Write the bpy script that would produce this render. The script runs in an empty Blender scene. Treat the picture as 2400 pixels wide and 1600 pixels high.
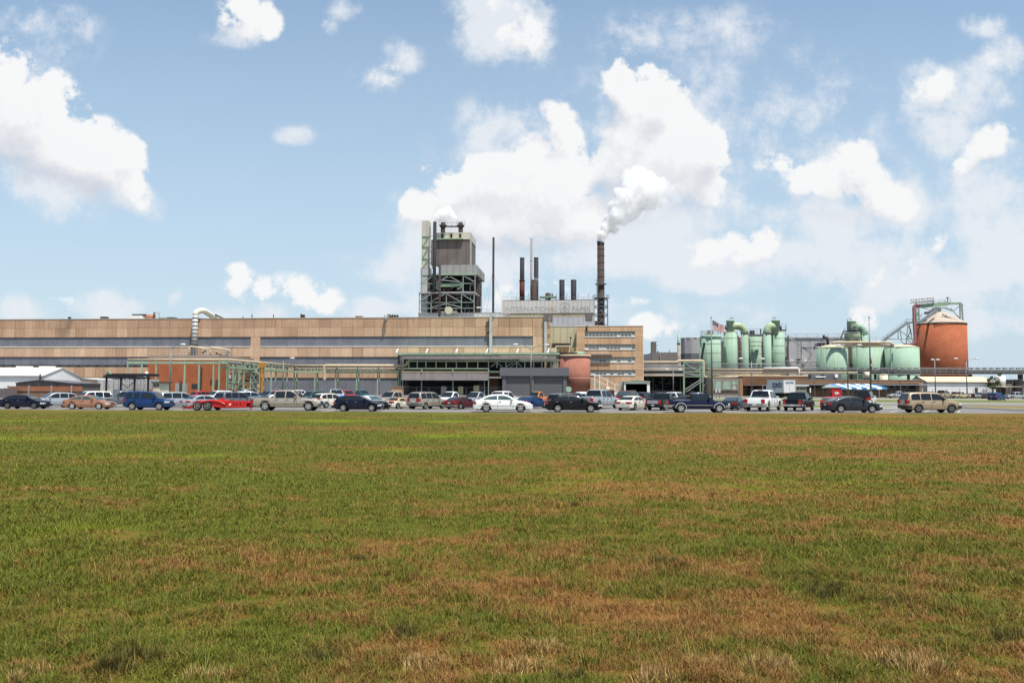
SUN_E, EXPO = 4.9, 0.35
SKY_S, SKY_SAT, SKY_TINT = 0.13, 1.05, (.88,1.04,1.03)
HAZE = (.47,.57,.655)
CLOUD_W, CLOUD_G, CLOUD_V = (.73,.735,.74), (.505,.53,.59), (.64,.67,.71)
GRASSC = ((.045,.068,.006), (.165,.195,.020), (.19,.27,.012), (.185,.055,.020), (.42,.225,.080))
SHEETK = (.72,.68,.60)
NBL = 900000
import bpy, math, random
import numpy as np
from mathutils import Vector, Matrix
random.seed(7); RNG = np.random.default_rng(7)
R = math.radians
scene = bpy.context.scene
COL = scene.collection

# ------------------------------------------------------------------ camera model (27 mm lens, 2.05 m above the grass)
F = 1800.0; PITCH = R(3.5); EPS = 0.0037; H = 2.05
sp, cp = math.sin(PITCH), math.cos(PITCH)
def ray(px, py):
    xi, yi = (px-1200)/F, (800-py)/F
    xc, yc = xi-EPS*yi, yi+EPS*xi
    return (xc, cp-yc*sp, sp+yc*cp)
def P(px, py, Y):
    d = ray(px, py); t = Y/d[1]
    return (d[0]*t, Y, H+d[2]*t)
def proj(p):
    dz = p[2]-H; w = p[1]*cp+dz*sp
    xc, yc = p[0]/w, (-p[1]*sp+dz*cp)/w
    return (1200+F*(xc+EPS*yc), 800-F*(yc-EPS*xc))
def gx(px, Y, z=0.0):
    X = Y*(px-1200)/F
    for _ in range(5): X += (px-proj((X, Y, z))[0])*Y/F
    return X
def gY(px, py):                      # distance of a ground point
    d = ray(px, py); return -H/d[2]*d[1]
# frame of the mill, whose long front stands a little oblique
OX, OY = 10.7, 240.0; MA = math.atan(-0.093); ca, sa = math.cos(MA), math.sin(MA)
def mill(p): return (OX+p[0]*ca-p[1]*sa, OY+p[0]*sa+p[1]*ca, p[2])
def M(px, py, v):
    d = ray(px, py)
    lu, lv = -OX*ca-OY*sa, OX*sa-OY*ca
    du, dv = d[0]*ca+d[1]*sa, -d[0]*sa+d[1]*ca
    t = (v-lv)/dv
    return (lu+du*t, H+d[2]*t)
def MU(px, v, py=860): return M(px, py, v)[0]
def MZ(py, v, px=1200): return M(px, py, v)[1]
def MP(px, py, v):
    u, z = M(px, py, v); return (u, v, z)
ident = lambda p: p

# ------------------------------------------------------------------ mesh builder
SPLIT = {'rib','roller_door','louvre_box','stanchion','upright','cabinet','hood','roof_hood','roof_unit','ring','pilaster','post','column','pump','wall_box','ridge_vent','valve','lamp','wheel','window','door','stand','garage_door','bracket','hanger','support','flange','leg','fan_housing','beam','girder','mullion_post','small_pipe','pole','vent_cowl'}
class MB:
    def __init__(s, xf=ident): s.v = []; s.f = []; s.sm = []; s.t = []; s.xf = xf; s.tint = 1.0; s.cut = []
    def add(s, vs, fs, smooth=False):
        o = len(s.v); s.cut.append((o, len(s.f))); s.v += [s.xf(p) for p in vs]
        for f in fs: s.f.append(tuple(i+o for i in f)); s.sm.append(smooth); s.t.append(s.tint)
    def box(s, x0, x1, y0, y1, z0, z1):
        if x0 > x1: x0, x1 = x1, x0
        if y0 > y1: y0, y1 = y1, y0
        if z0 > z1: z0, z1 = z1, z0
        s.add([(x0,y0,z0),(x1,y0,z0),(x1,y1,z0),(x0,y1,z0),(x0,y0,z1),(x1,y0,z1),(x1,y1,z1),(x0,y1,z1)],
              [(3,2,1,0),(4,5,6,7),(0,1,5,4),(1,2,6,5),(2,3,7,6),(3,0,4,7)])
    def pb(s, px0, px1, py0, py1, v, d, z0=None):   # box of the mill frame seen between these pixels, front face at depth v
        pm = (px0+px1)/2; ym = (py0+(py1 or 900))/2
        u0, u1 = M(px0, ym, v)[0], M(px1, ym, v)[0]
        z1 = M(pm, py0, v)[1]; zz = M(pm, py1, v)[1] if py1 is not None else (z0 or 0)
        s.box(u0, u1, v, v+d, zz, z1); return (u0, u1, zz, z1)
    def bar(s, p, q, w, h=None):
        h = h or w; p, q = Vector(p), Vector(q); d = (q-p)
        if d.length < 1e-6: return
        d.normalize(); up = Vector((0,0,1)) if abs(d.z) < .95 else Vector((0,1,0))
        a = d.cross(up).normalized()*w/2; b = a.cross(d).normalized()*h/2
        vs = [p+a+b,p-a+b,p-a-b,p+a-b,q+a+b,q-a+b,q-a-b,q+a-b]
        s.add([tuple(x) for x in vs], [(0,1,2,3),(7,6,5,4),(0,4,5,1),(1,5,6,2),(2,6,7,3),(3,7,4,0)])
    def tube(s, pts, r, n=10, cap=True):
        pts = [Vector(p) for p in pts]; rs = r if isinstance(r, (list, tuple)) else [r]*len(pts)
        vs = []; a = None
        for i, p in enumerate(pts):
            d = (pts[min(i+1, len(pts)-1)]-pts[max(i-1, 0)]).normalized()
            if a is None:
                a = d.cross(Vector((0,0,1)) if abs(d.z) < .9 else Vector((0,1,0))).normalized()
            else:
                a = (a-d*a.dot(d)).normalized()
            b = d.cross(a)
            for k in range(n):
                t = 2*math.pi*k/n; vs.append(tuple(p+(a*math.cos(t)+b*math.sin(t))*rs[i]))
        fs = [(i*n+k, i*n+(k+1)%n, (i+1)*n+(k+1)%n, (i+1)*n+k) for i in range(len(pts)-1) for k in range(n)]
        s.add(vs, fs, True)
        if cap:
            m = len(pts)-1
            o = len(s.v)-len(vs)
            s.f += [tuple(o+k for k in reversed(range(n))), tuple(o+m*n+k for k in range(n))]; s.sm += [False]*2; s.t += [s.tint]*2
    def lathe(s, prof, c, n=32, cap=True):
        vs = [(c[0]+r*math.cos(2*math.pi*k/n), c[1]+r*math.sin(2*math.pi*k/n), z) for r, z in prof for k in range(n)]
        fs = [(i*n+k, i*n+(k+1)%n, (i+1)*n+(k+1)%n, (i+1)*n+k) for i in range(len(prof)-1) for k in range(n)]
        s.add(vs, fs, True)
        if cap:
            o = len(s.v)-len(vs); m = len(prof)-1
            s.f += [tuple(o+k for k in reversed(range(n))), tuple(o+m*n+k for k in range(n))]; s.sm += [False]*2; s.t += [s.tint]*2
    def prism(s, poly, y0, y1):                    # polygon in x,z extruded along y
        n = len(poly)
        s.add([(x,y0,z) for x,z in poly]+[(x,y1,z) for x,z in poly],
              [tuple(range(n)), tuple(reversed(range(n, 2*n)))]+[(i, n+i, n+(i+1)%n, (i+1)%n) for i in range(n)])
    def prismx(s, poly, x0, x1):                   # polygon in y,z extruded along x
        n = len(poly)
        s.add([(x0,y,z) for y,z in poly]+[(x1,y,z) for y,z in poly],
              [tuple(reversed(range(n))), tuple(range(n, 2*n))]+[(i, (i+1)%n, n+(i+1)%n, n+i) for i in range(n)])
    def truss(s, p, q, h, n, w=.15):
        p, q = Vector(p), Vector(q); up = Vector((0,0,h))
        s.bar(p, q, w); s.bar(p+up, q+up, w)
        for i in range(n+1):
            a = p.lerp(q, i/n); s.bar(a, a+up, w*.7)
            if i < n:
                b = p.lerp(q, (i+1)/n)
                s.bar(a, b+up, w*.6) if i % 2 else s.bar(a+up, b, w*.6)
    def rail(s, pts, h=1.1, step=2.0, w=.06):
        for p, q in zip(pts[:-1], pts[1:]):
            p, q = Vector(p), Vector(q); up = Vector((0,0,h)); n = max(1, int((q-p).length/step))
            s.bar(p+up, q+up, w); s.bar(p+up*.5, q+up*.5, w*.8)
            for i in range(n+1):
                a = p.lerp(q, i/n); s.bar(a, a+up, w)
    def mesh(s, name, base=(0,0,0)):
        me = bpy.data.meshes.new(name)
        me.from_pydata([(a-base[0], b-base[1], c-base[2]) for a,b,c in s.v], [], s.f)
        me.polygons.foreach_set('use_smooth', s.sm)
        at = me.attributes.new('tint', 'FLOAT', 'FACE'); at.data.foreach_set('value', s.t)
        me.update(); return me
    def build(s, name, mat, parent=None, loc=None):
        if name in SPLIT and parent is not None and len(s.cut) > 1:
            out = None; ends = s.cut[1:]+[(len(s.v), len(s.f))]
            for (v0, f0), (v1, f1) in zip(s.cut, ends):
                b = MB(); b.v = s.v[v0:v1]; b.f = [tuple(i-v0 for i in f) for f in s.f[f0:f1]]; b.sm = s.sm[f0:f1]; b.t = s.t[f0:f1]
                out = b.build(name, mat, parent)
            return out
        base = tuple(parent['base']) if parent is not None else (loc or (0,0,0))
        o = bpy.data.objects.new(name, s.mesh(name, base)); COL.objects.link(o)
        if mat: o.data.materials.append(mat)
        if parent is not None:
            o.parent = parent
            o['base'] = base
        elif loc: o.location = loc
        return o
def bend(p, q, r, t0, t1, n=8): pass
def arc(c, e1, e2, r, a0, a1, n=8):                # points on an arc round c spanned by e1, e2
    c, e1, e2 = Vector(c), Vector(e1), Vector(e2)
    return [tuple(c+(e1*math.cos(R(a0+(a1-a0)*i/n))+e2*math.sin(R(a0+(a1-a0)*i/n)))*r) for i in range(n+1)]

# ------------------------------------------------------------------ tagging
def tag(o, label, cat=None, group=None, kind=None):
    o['label'] = label
    if cat: o['category'] = cat
    if group: o['group'] = group
    if kind: o['kind'] = kind
    return o
def thing(name, label, cat, loc, group=None, rz=0):
    o = bpy.data.objects.new(name, None); COL.objects.link(o)
    o.location = loc; o.rotation_euler = (0,0,rz); o['base'] = loc; o.empty_display_size = .5
    return tag(o, label, cat, group)
def mthing(name, label, cat, u, v, group=None): return thing(name, label, cat, mill((u, v, 0)), group)

# ------------------------------------------------------------------ materials
MATS = {}
def nodes(name):
    m = bpy.data.materials.new(name); m.use_nodes = True
    nt = m.node_tree; return m, nt, nt.nodes['Principled BSDF']
def mathn(nt, op, a, b=None, clamp=False):
    n = nt.nodes.new('ShaderNodeMath'); n.operation = op; n.use_clamp = clamp
    for i, x in enumerate((a, b)):
        if x is None: continue
        if isinstance(x, (int, float)): n.inputs[i].default_value = x
        else: nt.links.new(x, n.inputs[i])
    return n.outputs[0]
def noise(nt, vec, scale, detail=4, rough=.55, dist=0):
    n = nt.nodes.new('ShaderNodeTexNoise'); n.inputs['Scale'].default_value = scale
    n.inputs['Detail'].default_value = detail; n.inputs['Roughness'].default_value = rough; n.inputs['Distortion'].default_value = dist
    nt.links.new(vec, n.inputs['Vector']); return n.outputs['Fac']
def mapping(nt, vec, scale=(1,1,1), loc=(0,0,0), rot=(0,0,0)):
    n = nt.nodes.new('ShaderNodeMapping'); n.inputs['Scale'].default_value = scale
    n.inputs['Location'].default_value = loc; n.inputs['Rotation'].default_value = rot
    nt.links.new(vec, n.inputs['Vector']); return n.outputs[0]
def rng(nt, x, a, b, c=0., d=1., smooth=False):
    n = nt.nodes.new('ShaderNodeMapRange'); n.interpolation_type = 'SMOOTHSTEP' if smooth else 'LINEAR'
    for i, k in enumerate((a,b,c,d)): n.inputs[1+i].default_value = k
    nt.links.new(x, n.inputs[0]); return n.outputs[0]
def mixc(nt, f, a, b, mode='MIX'):
    n = nt.nodes.new('ShaderNodeMix'); n.data_type = 'RGBA'; n.blend_type = mode
    for i, x in ((0, f), (6, a), (7, b)):
        if isinstance(x, (int, float)): n.inputs[i].default_value = x
        elif isinstance(x, (tuple, list)): n.inputs[i].default_value = (*x[:3], 1)
        else: nt.links.new(x, n.inputs[i])
    return n.outputs[2]
def position(nt): return nt.nodes.new('ShaderNodeNewGeometry').outputs['Position']
def mat(name, rgb, rough=.8, var=.12, scale=.6, streak=0., rgb2=(.12,.08,.05), metal=0., tint=False, fine=0., bump=0., spec=.3, lines=None):
    if name in MATS: return MATS[name]
    m, nt, b = nodes(name); pos = position(nt)
    lo, hi = tuple(c*(1-var) for c in rgb), tuple(min(1, c*(1+var)) for c in rgb)
    n = noise(nt, pos, scale, 5)
    c = mixc(nt, rng(nt, n, .3, .7), lo, hi)
    if fine:
        c = mixc(nt, rng(nt, noise(nt, pos, scale*14, 3), .35, .7), c, tuple(x*(1-fine) for x in rgb))
    if streak:
        s = noise(nt, mapping(nt, pos, (1.3,1.3,.07)), 1.2, 4, .6)
        s2 = mathn(nt, 'MULTIPLY', rng(nt, s, .44, .74), rng(nt, noise(nt, pos, .12, 3), .3, .6))
        c = mixc(nt, mathn(nt, 'MULTIPLY', s2, streak), c, rgb2)
    if lines:                                       # (axis vector scale) sheet joints every `lines` metres along the wall
        w = nt.nodes.new('ShaderNodeTexWave'); w.wave_type = 'BANDS'; w.bands_direction = 'X'; w.inputs['Scale'].default_value = math.pi*2/20/lines
        nt.links.new(pos, w.inputs['Vector'])
        c = mixc(nt, rng(nt, w.outputs['Fac'], .0, .25, .35, 0), c, tuple(x*.45 for x in rgb))
    if tint:
        a = nt.nodes.new('ShaderNodeAttribute'); a.attribute_name = 'tint'
        c = mixc(nt, rng(nt, a.outputs['Fac'], .78, 1.15, .75, 0), c, mixc(nt, 1., c, (1.0,.90,.83), 'MULTIPLY')); c = mixc(nt, 1.0, c, a.outputs['Color'], 'MULTIPLY')
    nt.links.new(c, b.inputs['Base Color'])
    b.inputs['Roughness'].default_value = rough; b.inputs['Metallic'].default_value = metal
    b.inputs['Specular IOR Level'].default_value = spec
    if bump:
        bn = nt.nodes.new('ShaderNodeBump'); bn.inputs['Strength'].default_value = bump; bn.inputs['Distance'].default_value = .05
        nt.links.new(noise(nt, pos, scale*10, 4), bn.inputs['Height']); nt.links.new(bn.outputs[0], b.inputs['Normal'])
    MATS[name] = m; return m
def brickmat(name, c1, c2, mortar, scale=1.0, w=.42, h=.14, cyl=False):
    m, nt, b = nodes(name); pos = position(nt)
    tc = nt.nodes.new('ShaderNodeTexCoord'); s = nt.nodes.new('ShaderNodeSeparateXYZ'); nt.links.new(tc.outputs['Object'], s.inputs[0])
    if cyl: xx = mathn(nt, 'MULTIPLY', mathn(nt, 'ARCTAN2', s.outputs[1], s.outputs[0]), 9.0)
    else: xx = mathn(nt, 'ADD', s.outputs[0], s.outputs[1])
    cmb = nt.nodes.new('ShaderNodeCombineXYZ'); nt.links.new(xx, cmb.inputs[0]); nt.links.new(s.outputs[2], cmb.inputs[1])
    br = nt.nodes.new('ShaderNodeTexBrick'); nt.links.new(cmb.outputs[0], br.inputs['Vector'])
    br.inputs['Color1'].default_value = (*c1,1); br.inputs['Color2'].default_value = (*c2,1); br.inputs['Mortar'].default_value = (*mortar,1)
    br.inputs['Scale'].default_value = scale; br.inputs['Brick Width'].default_value = w; br.inputs['Row Height'].default_value = h
    br.inputs['Mortar Size'].default_value = .012
    c = mixc(nt, rng(nt, noise(nt, pos, .35, 6, .65), .3, .75), br.outputs['Color'], tuple(x*.6 for x in c1))
    nt.links.new(mixc(nt, .75, br.outputs['Color'], c), b.inputs['Base Color']); b.inputs['Roughness'].default_value = .9
    b.inputs['Specular IOR Level'].default_value = .2
    MATS[name] = m; return m
CONC = mat('precast_concrete', (.545,.375,.25), .9, .15, .15, .75, (.35,.19,.11), tint=True, fine=.14)
CONC2 = mat('office_concrete', (.54,.36,.225), .9, .10, .2, .6, (.24,.13,.07), tint=True, fine=.1)
SILL = mat('painted_sill', (.66,.62,.55), .7)
BAND = mat('grey_corrugated_band', (.165,.175,.205), .6, .14, .3, .4, (.10,.10,.11), tint=True)
GREYS = mat('grey_sheet_steel', (.40,.40,.40), .65, .10, .2, .5, (.24,.22,.2), lines=3.2)
GREYL = mat('pale_grey_sheet', (.50,.49,.47), .65, .10, .25, .45, (.28,.25,.22), lines=1.6)
GREYD = mat('dark_grey_sheet', (.115,.115,.125), .7, .12, .3, .3, (.08,.075,.07))
TAUPE = mat('taupe_sheet', (.155,.13,.12), .75, .16, .2, .6, (.1,.08,.07), lines=3.6)
CREAM = mat('cream_paint', (.60,.55,.42), .6, .1, .4, .4, (.35,.25,.14))
YELW = mat('yellow_cream_sheet', (.52,.46,.30), .7, .08, .3, .35, (.36,.28,.16), lines=2.2)
GREEN = mat('mint_paint', (.27,.375,.255), .55, .14, .4, .5, (.17,.15,.1))
GREENT = mat('mint_tank_paint', (.285,.415,.315), .72, .16, .15, .95, (.21,.24,.15), fine=.06)
GREENC = mat('mint_tank_roof', (.47,.46,.31), .6, .12, .3, .5, (.33,.22,.12))
GREENR = mat('rusting_mint_elbow', (.32,.44,.28), .6, .25, .5, .7, (.36,.22,.1))
PIPEC = mat('cream_pipe', (.50,.40,.27), .6, .12, .5, .5, (.25,.14,.08))
PIPEG = mat('grey_pipe', (.30,.29,.28), .5, .12, .5, .4, (.15,.12,.1))
DUCT = mat('galvanised_duct', (.42,.41,.40), .5, .1, .4, .4, (.22,.2,.18))
BLACK = mat('soot_black', (.018,.019,.023), .75, .3, .4)
DARK = mat('dark_interior', (.016,.016,.018), .9, .3, .6)  # near-black used to paint in the shade of open interiors
DARKM = mat('dark_machinery', (.05,.047,.045), .8, .5, 1.2)
RUSTB = mat('rusty_brown_steel', (.065,.042,.036), .85, .25, .3, .5, (.05,.03,.025))
CHIM = mat('chimney_brown_steel', (.06,.042,.036), .85, .22, .25, .6, (.05,.035,.03))
REDST = mat('dark_red_steel', (.09,.022,.016), .8, .2, .4)
MAROON = mat('maroon_pipe_paint', (.13,.035,.035), .6, .12, .4)
ORANGE = mat('yellow_safety_paint', (.45,.21,.035), .6, .18, .5)
ORED = mat('orange_red_paint', (.40,.12,.05), .6, .2, .5)
STEEL = mat('grey_lattice_steel', (.17,.19,.20), .6, .12, .5)
STEELM = mat('pale_mint_steel', (.25,.295,.265), .6, .15, .5)
WHITE = mat('white_paint', (.74,.73,.70), .6, .06, .3, .25, (.5,.45,.38))
WHITEC = mat('white_canopy_vinyl', (.75,.75,.76), .6, .05, .5)
BLUEC = mat('blue_canopy_vinyl', (.06,.20,.44), .6, .08, .5)
CREAMR = mat('cream_metal_roof', (.62,.52,.33), .55, .05, .3, .2, (.5,.4,.25))
WHITER = mat('white_metal_roof', (.76,.75,.62), .5, .04, .3)
GLASS = mat('window_glass', (.035,.045,.05), .08, .2, 1.0, spec=.6)
GLASSB = mat('window_glass_block', (.26,.27,.25), .35, .22, 1.4, fine=.35, spec=.5)
BRICK = brickmat('red_brick', (.41,.115,.042), (.34,.09,.034), (.32,.18,.11))
BRICKB = brickmat('brown_brick', (.22,.11,.06), (.17,.08,.045), (.2,.14,.1))
TILE = brickmat('salmon_glazed_tile', (.40,.165,.115), (.30,.11,.075), (.42,.25,.2), cyl=True, w=.6, h=.3)
SILO = brickmat('orange_silo_tile', (.41,.125,.06), (.35,.10,.045), (.33,.15,.09), cyl=True, w=.8, h=.45)
SILOR = mat('silo_roof_concrete', (.45,.37,.30), .8, .1, .3, .5, (.3,.22,.16))
TANB = mat('tan_brown_fascia', (.30,.17,.10), .8, .1, .3)
LAMPM = mat('lamp_post_metal', (.16,.16,.165), .45, .08, 1, metal=.6)
LAMPH = mat('lamp_head', (.62,.62,.6), .4, .05, 1)
# ------------------------------------------------------------------ camera, sun
cam = bpy.data.cameras.new('camera'); co = bpy.data.objects.new('camera', cam); COL.objects.link(co)
cam.lens = 27.0; cam.sensor_width = 36.0; cam.clip_end = 8000; cam.clip_start = .1
r_, u_, f_ = Vector((1,0,0)), Vector((0,-sp,cp)), Vector((0,cp,sp))
Rv, Uv = (r_+u_*EPS).normalized(), (u_-r_*EPS).normalized()
mw = Matrix((Rv, Uv, -f_)).transposed().to_4x4(); mw.translation = (0,0,H); co.matrix_world = mw
scene.camera = co
SUN_EL, SUN_AZ = R(67), R(33)      # azimuth: to the right of straight behind the camera
sd = Vector((math.sin(SUN_AZ)*math.cos(SUN_EL), -math.cos(SUN_AZ)*math.cos(SUN_EL), math.sin(SUN_EL)))
sl = bpy.data.lights.new('sun', 'SUN'); sl.energy = SUN_E; sl.angle = R(.6); sl.color = (1,.95,.87)
so = bpy.data.objects.new('sun', sl); COL.objects.link(so); so.rotation_euler = sd.to_track_quat('Z', 'Y').to_euler(); so.location = sd*300
scene.view_settings.view_transform = 'Standard'; scene.view_settings.look = 'None'
scene.view_settings.exposure = EXPO; scene.view_settings.gamma = 1
scene.cycles.volume_bounces = 24; scene.cycles.max_bounces = 26; scene.cycles.diffuse_bounces = 3; scene.cycles.glossy_bounces = 3
scene.cycles.transparent_max_bounces = 12; scene.cycles.use_denoising = True
try: scene.cycles.denoiser = 'OPENIMAGEDENOISE'
except Exception: pass
scene.cycles.volume_max_steps = 256

# ------------------------------------------------------------------ sky with clouds, described by direction
w = bpy.data.worlds.new('World'); scene.world = w; w.use_nodes = True
w.cycles.sampling_method = 'MANUAL'; w.cycles.sample_map_resolution = 256
nt = w.node_tree; nt.nodes.clear()
def cloud_group(name, blobs, amp_b, amp_f, sc):
    g = bpy.data.node_groups.new(name, 'ShaderNodeTree')
    g.interface.new_socket('P', in_out='INPUT', socket_type='NodeSocketVector')
    g.interface.new_socket('D', in_out='OUTPUT', socket_type='NodeSocketFloat'); g.interface.new_socket('B', in_out='OUTPUT', socket_type='NodeSocketFloat')
    gi, go = g.nodes.new('NodeGroupInput'), g.nodes.new('NodeGroupOutput')
    p = gi.outputs[0]
    wn = g.nodes.new('ShaderNodeTexNoise'); wn.noise_dimensions = '2D'; wn.inputs['Scale'].default_value = sc*.35; wn.inputs['Detail'].default_value = 3
    g.links.new(p, wn.inputs['Vector'])
    wv = g.nodes.new('ShaderNodeVectorMath'); wv.operation = 'SUBTRACT'; g.links.new(wn.outputs['Color'], wv.inputs[0]); wv.inputs[1].default_value = (.5,.5,.5)
    ws = g.nodes.new('ShaderNodeVectorMath'); ws.operation = 'MULTIPLY_ADD'; g.links.new(wv.outputs[0], ws.inputs[0]); ws.inputs[1].default_value = (.045,.03,0); g.links.new(p, ws.inputs[2])
    q = ws.outputs[0]
    tot = None
    for (px, py, a, b, rot, wt) in blobs:
        d = ray(px, py); x, y = d[0]/d[1], d[2]/d[1]
        n = g.nodes.new('ShaderNodeMapping'); n.vector_type = 'TEXTURE'
        n.inputs['Location'].default_value = (x, y, 0); n.inputs['Rotation'].default_value = (0,0,-R(rot))
        n.inputs['Scale'].default_value = (a/F, b/F, 1)
        src = q
        if tot is not None:                          # keep the evaluation serial
            sv = g.nodes.new('ShaderNodeVectorMath'); sv.operation = 'MULTIPLY_ADD'; g.links.new(tot, sv.inputs[0]); sv.inputs[1].default_value = (1e-9,0,0); g.links.new(q, sv.inputs[2]); src = sv.outputs[0]
        g.links.new(src, n.inputs['Vector'])
        l = g.nodes.new('ShaderNodeVectorMath'); l.operation = 'LENGTH'; g.links.new(n.outputs[0], l.inputs[0])
        f = rng(g, l.outputs['Value'], 0., 1.45, wt, 0., True)
        sm_ = f if tot is None else mathn(g, 'ADD', sm_, f)
        tot = f if tot is None else mathn(g, 'MAXIMUM', tot, f)
    tot = mathn(g, 'ADD', mathn(g, 'MULTIPLY', tot, .8), mathn(g, 'MULTIPLY', sm_, .2))
    fb = noise(g, p, sc, 9, .66); fb.node.noise_dimensions = '2D'
    v = g.nodes.new('ShaderNodeTexVoronoi'); v.feature = 'F1'; v.voronoi_dimensions = '2D'; v.inputs['Scale'].default_value = sc*.8
    v.inputs['Detail'].default_value = 3.0; v.inputs['Roughness'].default_value = .55; v.normalize = True
    g.links.new(q, v.inputs['Vector'])
    e = mathn(g, 'ADD', mathn(g, 'MULTIPLY', mathn(g, 'SUBTRACT', .38, v.outputs['Distance']), amp_b),
              mathn(g, 'MULTIPLY', mathn(g, 'SUBTRACT', fb, .5), amp_f))
    # the edge noise only works where there is some cloud
    g.links.new(mathn(g, 'ADD', tot, mathn(g, 'MULTIPLY', e, rng(g, tot, .02, .35))), go.inputs[0])
    g.links.new(sm_, go.inputs[1])
    return g
HARD = [ # px, py, half axes, rotation, weight  (cumulus heads)
 (1440,190,55,60,0,1),(1515,215,70,70,0,1),(1565,230,50,55,0,.9),(1480,300,95,105,0,1.1),(1575,330,115,115,0,1.2),(1650,350,75,90,0,1.1),(1500,420,105,95,0,1),
 (1620,440,90,80,0,1),(1425,380,55,90,0,.9),(1690,330,35,50,0,.8),(1600,220,30,60,-40,.7),
 (1300,265,44,34,0,.55),(1235,355,48,45,0,.8),(1310,360,55,80,0,.75),(1300,440,110,105,0,1.1),(1180,430,90,75,0,1.05),(1070,440,80,62,0,1.05),(985,480,60,52,0,1.0),
 (1080,520,140,70,0,1.0),(1260,530,160,85,0,1.0),(1390,520,60,75,0,.8),(992,398,24,26,0,.55),(1120,400,55,40,0,.85),
 (1785,570,48,44,0,.7),(1720,598,80,44,-15,.65),(1520,470,90,60,-10,.7),(1640,600,90,40,0,.5),
 (2010,372,52,48,0,.75),(1930,415,95,50,-15,.7),(1965,495,130,45,5,.6),(2060,455,58,62,0,.75),(2118,480,50,50,0,.6),(1840,380,70,40,-10,.5),(1985,440,90,50,0,.8),
 (150,345,190,112,35,1.05),(60,290,115,112,0,1.05),(240,380,105,85,35,1.05),(300,445,58,50,40,.85),(25,165,85,75,20,.8),(110,240,80,80,0,.95),(60,370,150,60,20,.7),
 (568,45,66,58,0,.75),(590,70,50,34,0,.55),
 (560,655,50,36,20,.75),(612,690,58,42,15,.75),(695,695,80,46,5,.75),(755,715,60,38,0,.65),
 (2060,650,60,20,-30,.5),(2190,590,55,24,-35,.5),(2330,330,65,42,-25,.65),(2270,395,50,24,-25,.5),(2130,640,60,30,-35,.45),(1225,690,60,30,0,.6),(1300,668,36,24,0,.55),
 (1515,762,50,32,0,.6),(1590,772,50,24,0,.5),(2025,740,42,32,0,.55),(1500,695,40,16,0,.42),(1165,45,90,90,0,.55),(1230,80,60,80,0,.42),(900,175,45,34,0,.42),(2180,200,70,50,-20,.45),(2330,170,70,60,-40,.45)]
HARD = [(x, y, a*(1.18 if w_ < .8 else 1), b_*(1.22 if w_ < .8 else 1), r, w_*(.72 if w_ < .8 else 1)) for x, y, a, b_, r, w_ in HARD]
SOFT = [
 (130,80,140,95,10,.75),(30,40,90,60,0,.55),(1165,50,135,125,0,.9),(1250,70,60,130,0,.6),(800,25,60,40,0,.6),(915,115,65,70,-10,.65),(870,180,75,50,10,.75),(950,130,60,50,0,.65),(760,65,36,26,0,.5),
 (690,325,62,30,0,.5),(1500,90,200,110,0,.45),(1720,60,160,90,0,.36),(1240,620,440,70,0,.85),(1560,600,230,80,0,.9),(1640,650,140,40,0,.75),(1420,560,160,130,0,.95),(1590,500,150,90,0,.9),
 (1800,350,70,70,0,.5),(1870,400,140,70,-10,.75),(1720,450,90,90,0,.75),(1960,510,210,70,0,.85),(1300,320,120,120,0,.6),
 (1900,250,420,200,10,.36),(2000,620,420,120,0,.5),(1500,300,340,240,0,.42),(1100,450,320,220,0,.36),(2180,220,110,85,-20,.95),(2290,220,130,90,-30,.95),(2200,310,140,80,20,.8),(2370,150,70,80,0,.7),(2320,60,65,45,0,.7),(2290,420,70,50,0,.5),
 (2330,450,130,140,0,.85),(2330,580,190,150,0,.9),(2250,660,220,80,0,.85),(2140,650,110,70,-20,.75),(2330,755,140,50,0,.8),(2130,520,80,140,0,.45),(2120,700,260,50,0,.55),
 (250,712,170,42,0,.75),(20,722,90,50,0,.7),(880,722,130,36,0,.65),(1000,560,100,110,0,.7),(1170,300,120,100,0,.6),(640,640,70,36,0,.35),(1000,660,110,60,0,.55),
 (100,440,180,70,25,.75),(320,470,90,50,30,.65),(565,90,95,40,0,.6),(1100,720,280,40,0,.65),(412,700,18,44,30,.5),(1900,600,260,80,0,.42),(1440,720,220,50,0,.5),(650,735,220,34,0,.55),(1750,740,200,50,0,.4),(40,230,140,100,0,.6)]
GH = cloud_group('cumulus_density', HARD, .9, 2.6, 15.0)
GS = cloud_group('veil_density', SOFT, .25, 2.6, 9.0)
tc = nt.nodes.new('ShaderNodeTexCoord'); sx = nt.nodes.new('ShaderNodeSeparateXYZ'); nt.links.new(tc.outputs['Generated'], sx.inputs[0])
yy = mathn(nt, 'MAXIMUM', mathn(nt, 'ABSOLUTE', sx.outputs[1]), .12)
cb = nt.nodes.new('ShaderNodeCombineXYZ')
nt.links.new(mathn(nt, 'DIVIDE', sx.outputs[0], yy), cb.inputs[0]); nt.links.new(mathn(nt, 'DIVIDE', sx.outputs[2], yy), cb.inputs[1])
Pd = cb.outputs[0]
def dens(g, off=None):
    n = nt.nodes.new('ShaderNodeGroup'); n.node_tree = g
    src = Pd
    if off:
        a = nt.nodes.new('ShaderNodeVectorMath'); nt.links.new(Pd, a.inputs[0]); a.inputs[1].default_value = off; src = a.outputs[0]
    nt.links.new(src, n.inputs[0]); return n.outputs
(dh, bh), (dh2, bh2) = dens(GH), dens(GH, (.012, .036, 0))
ds = dens(GS)[0]
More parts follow.
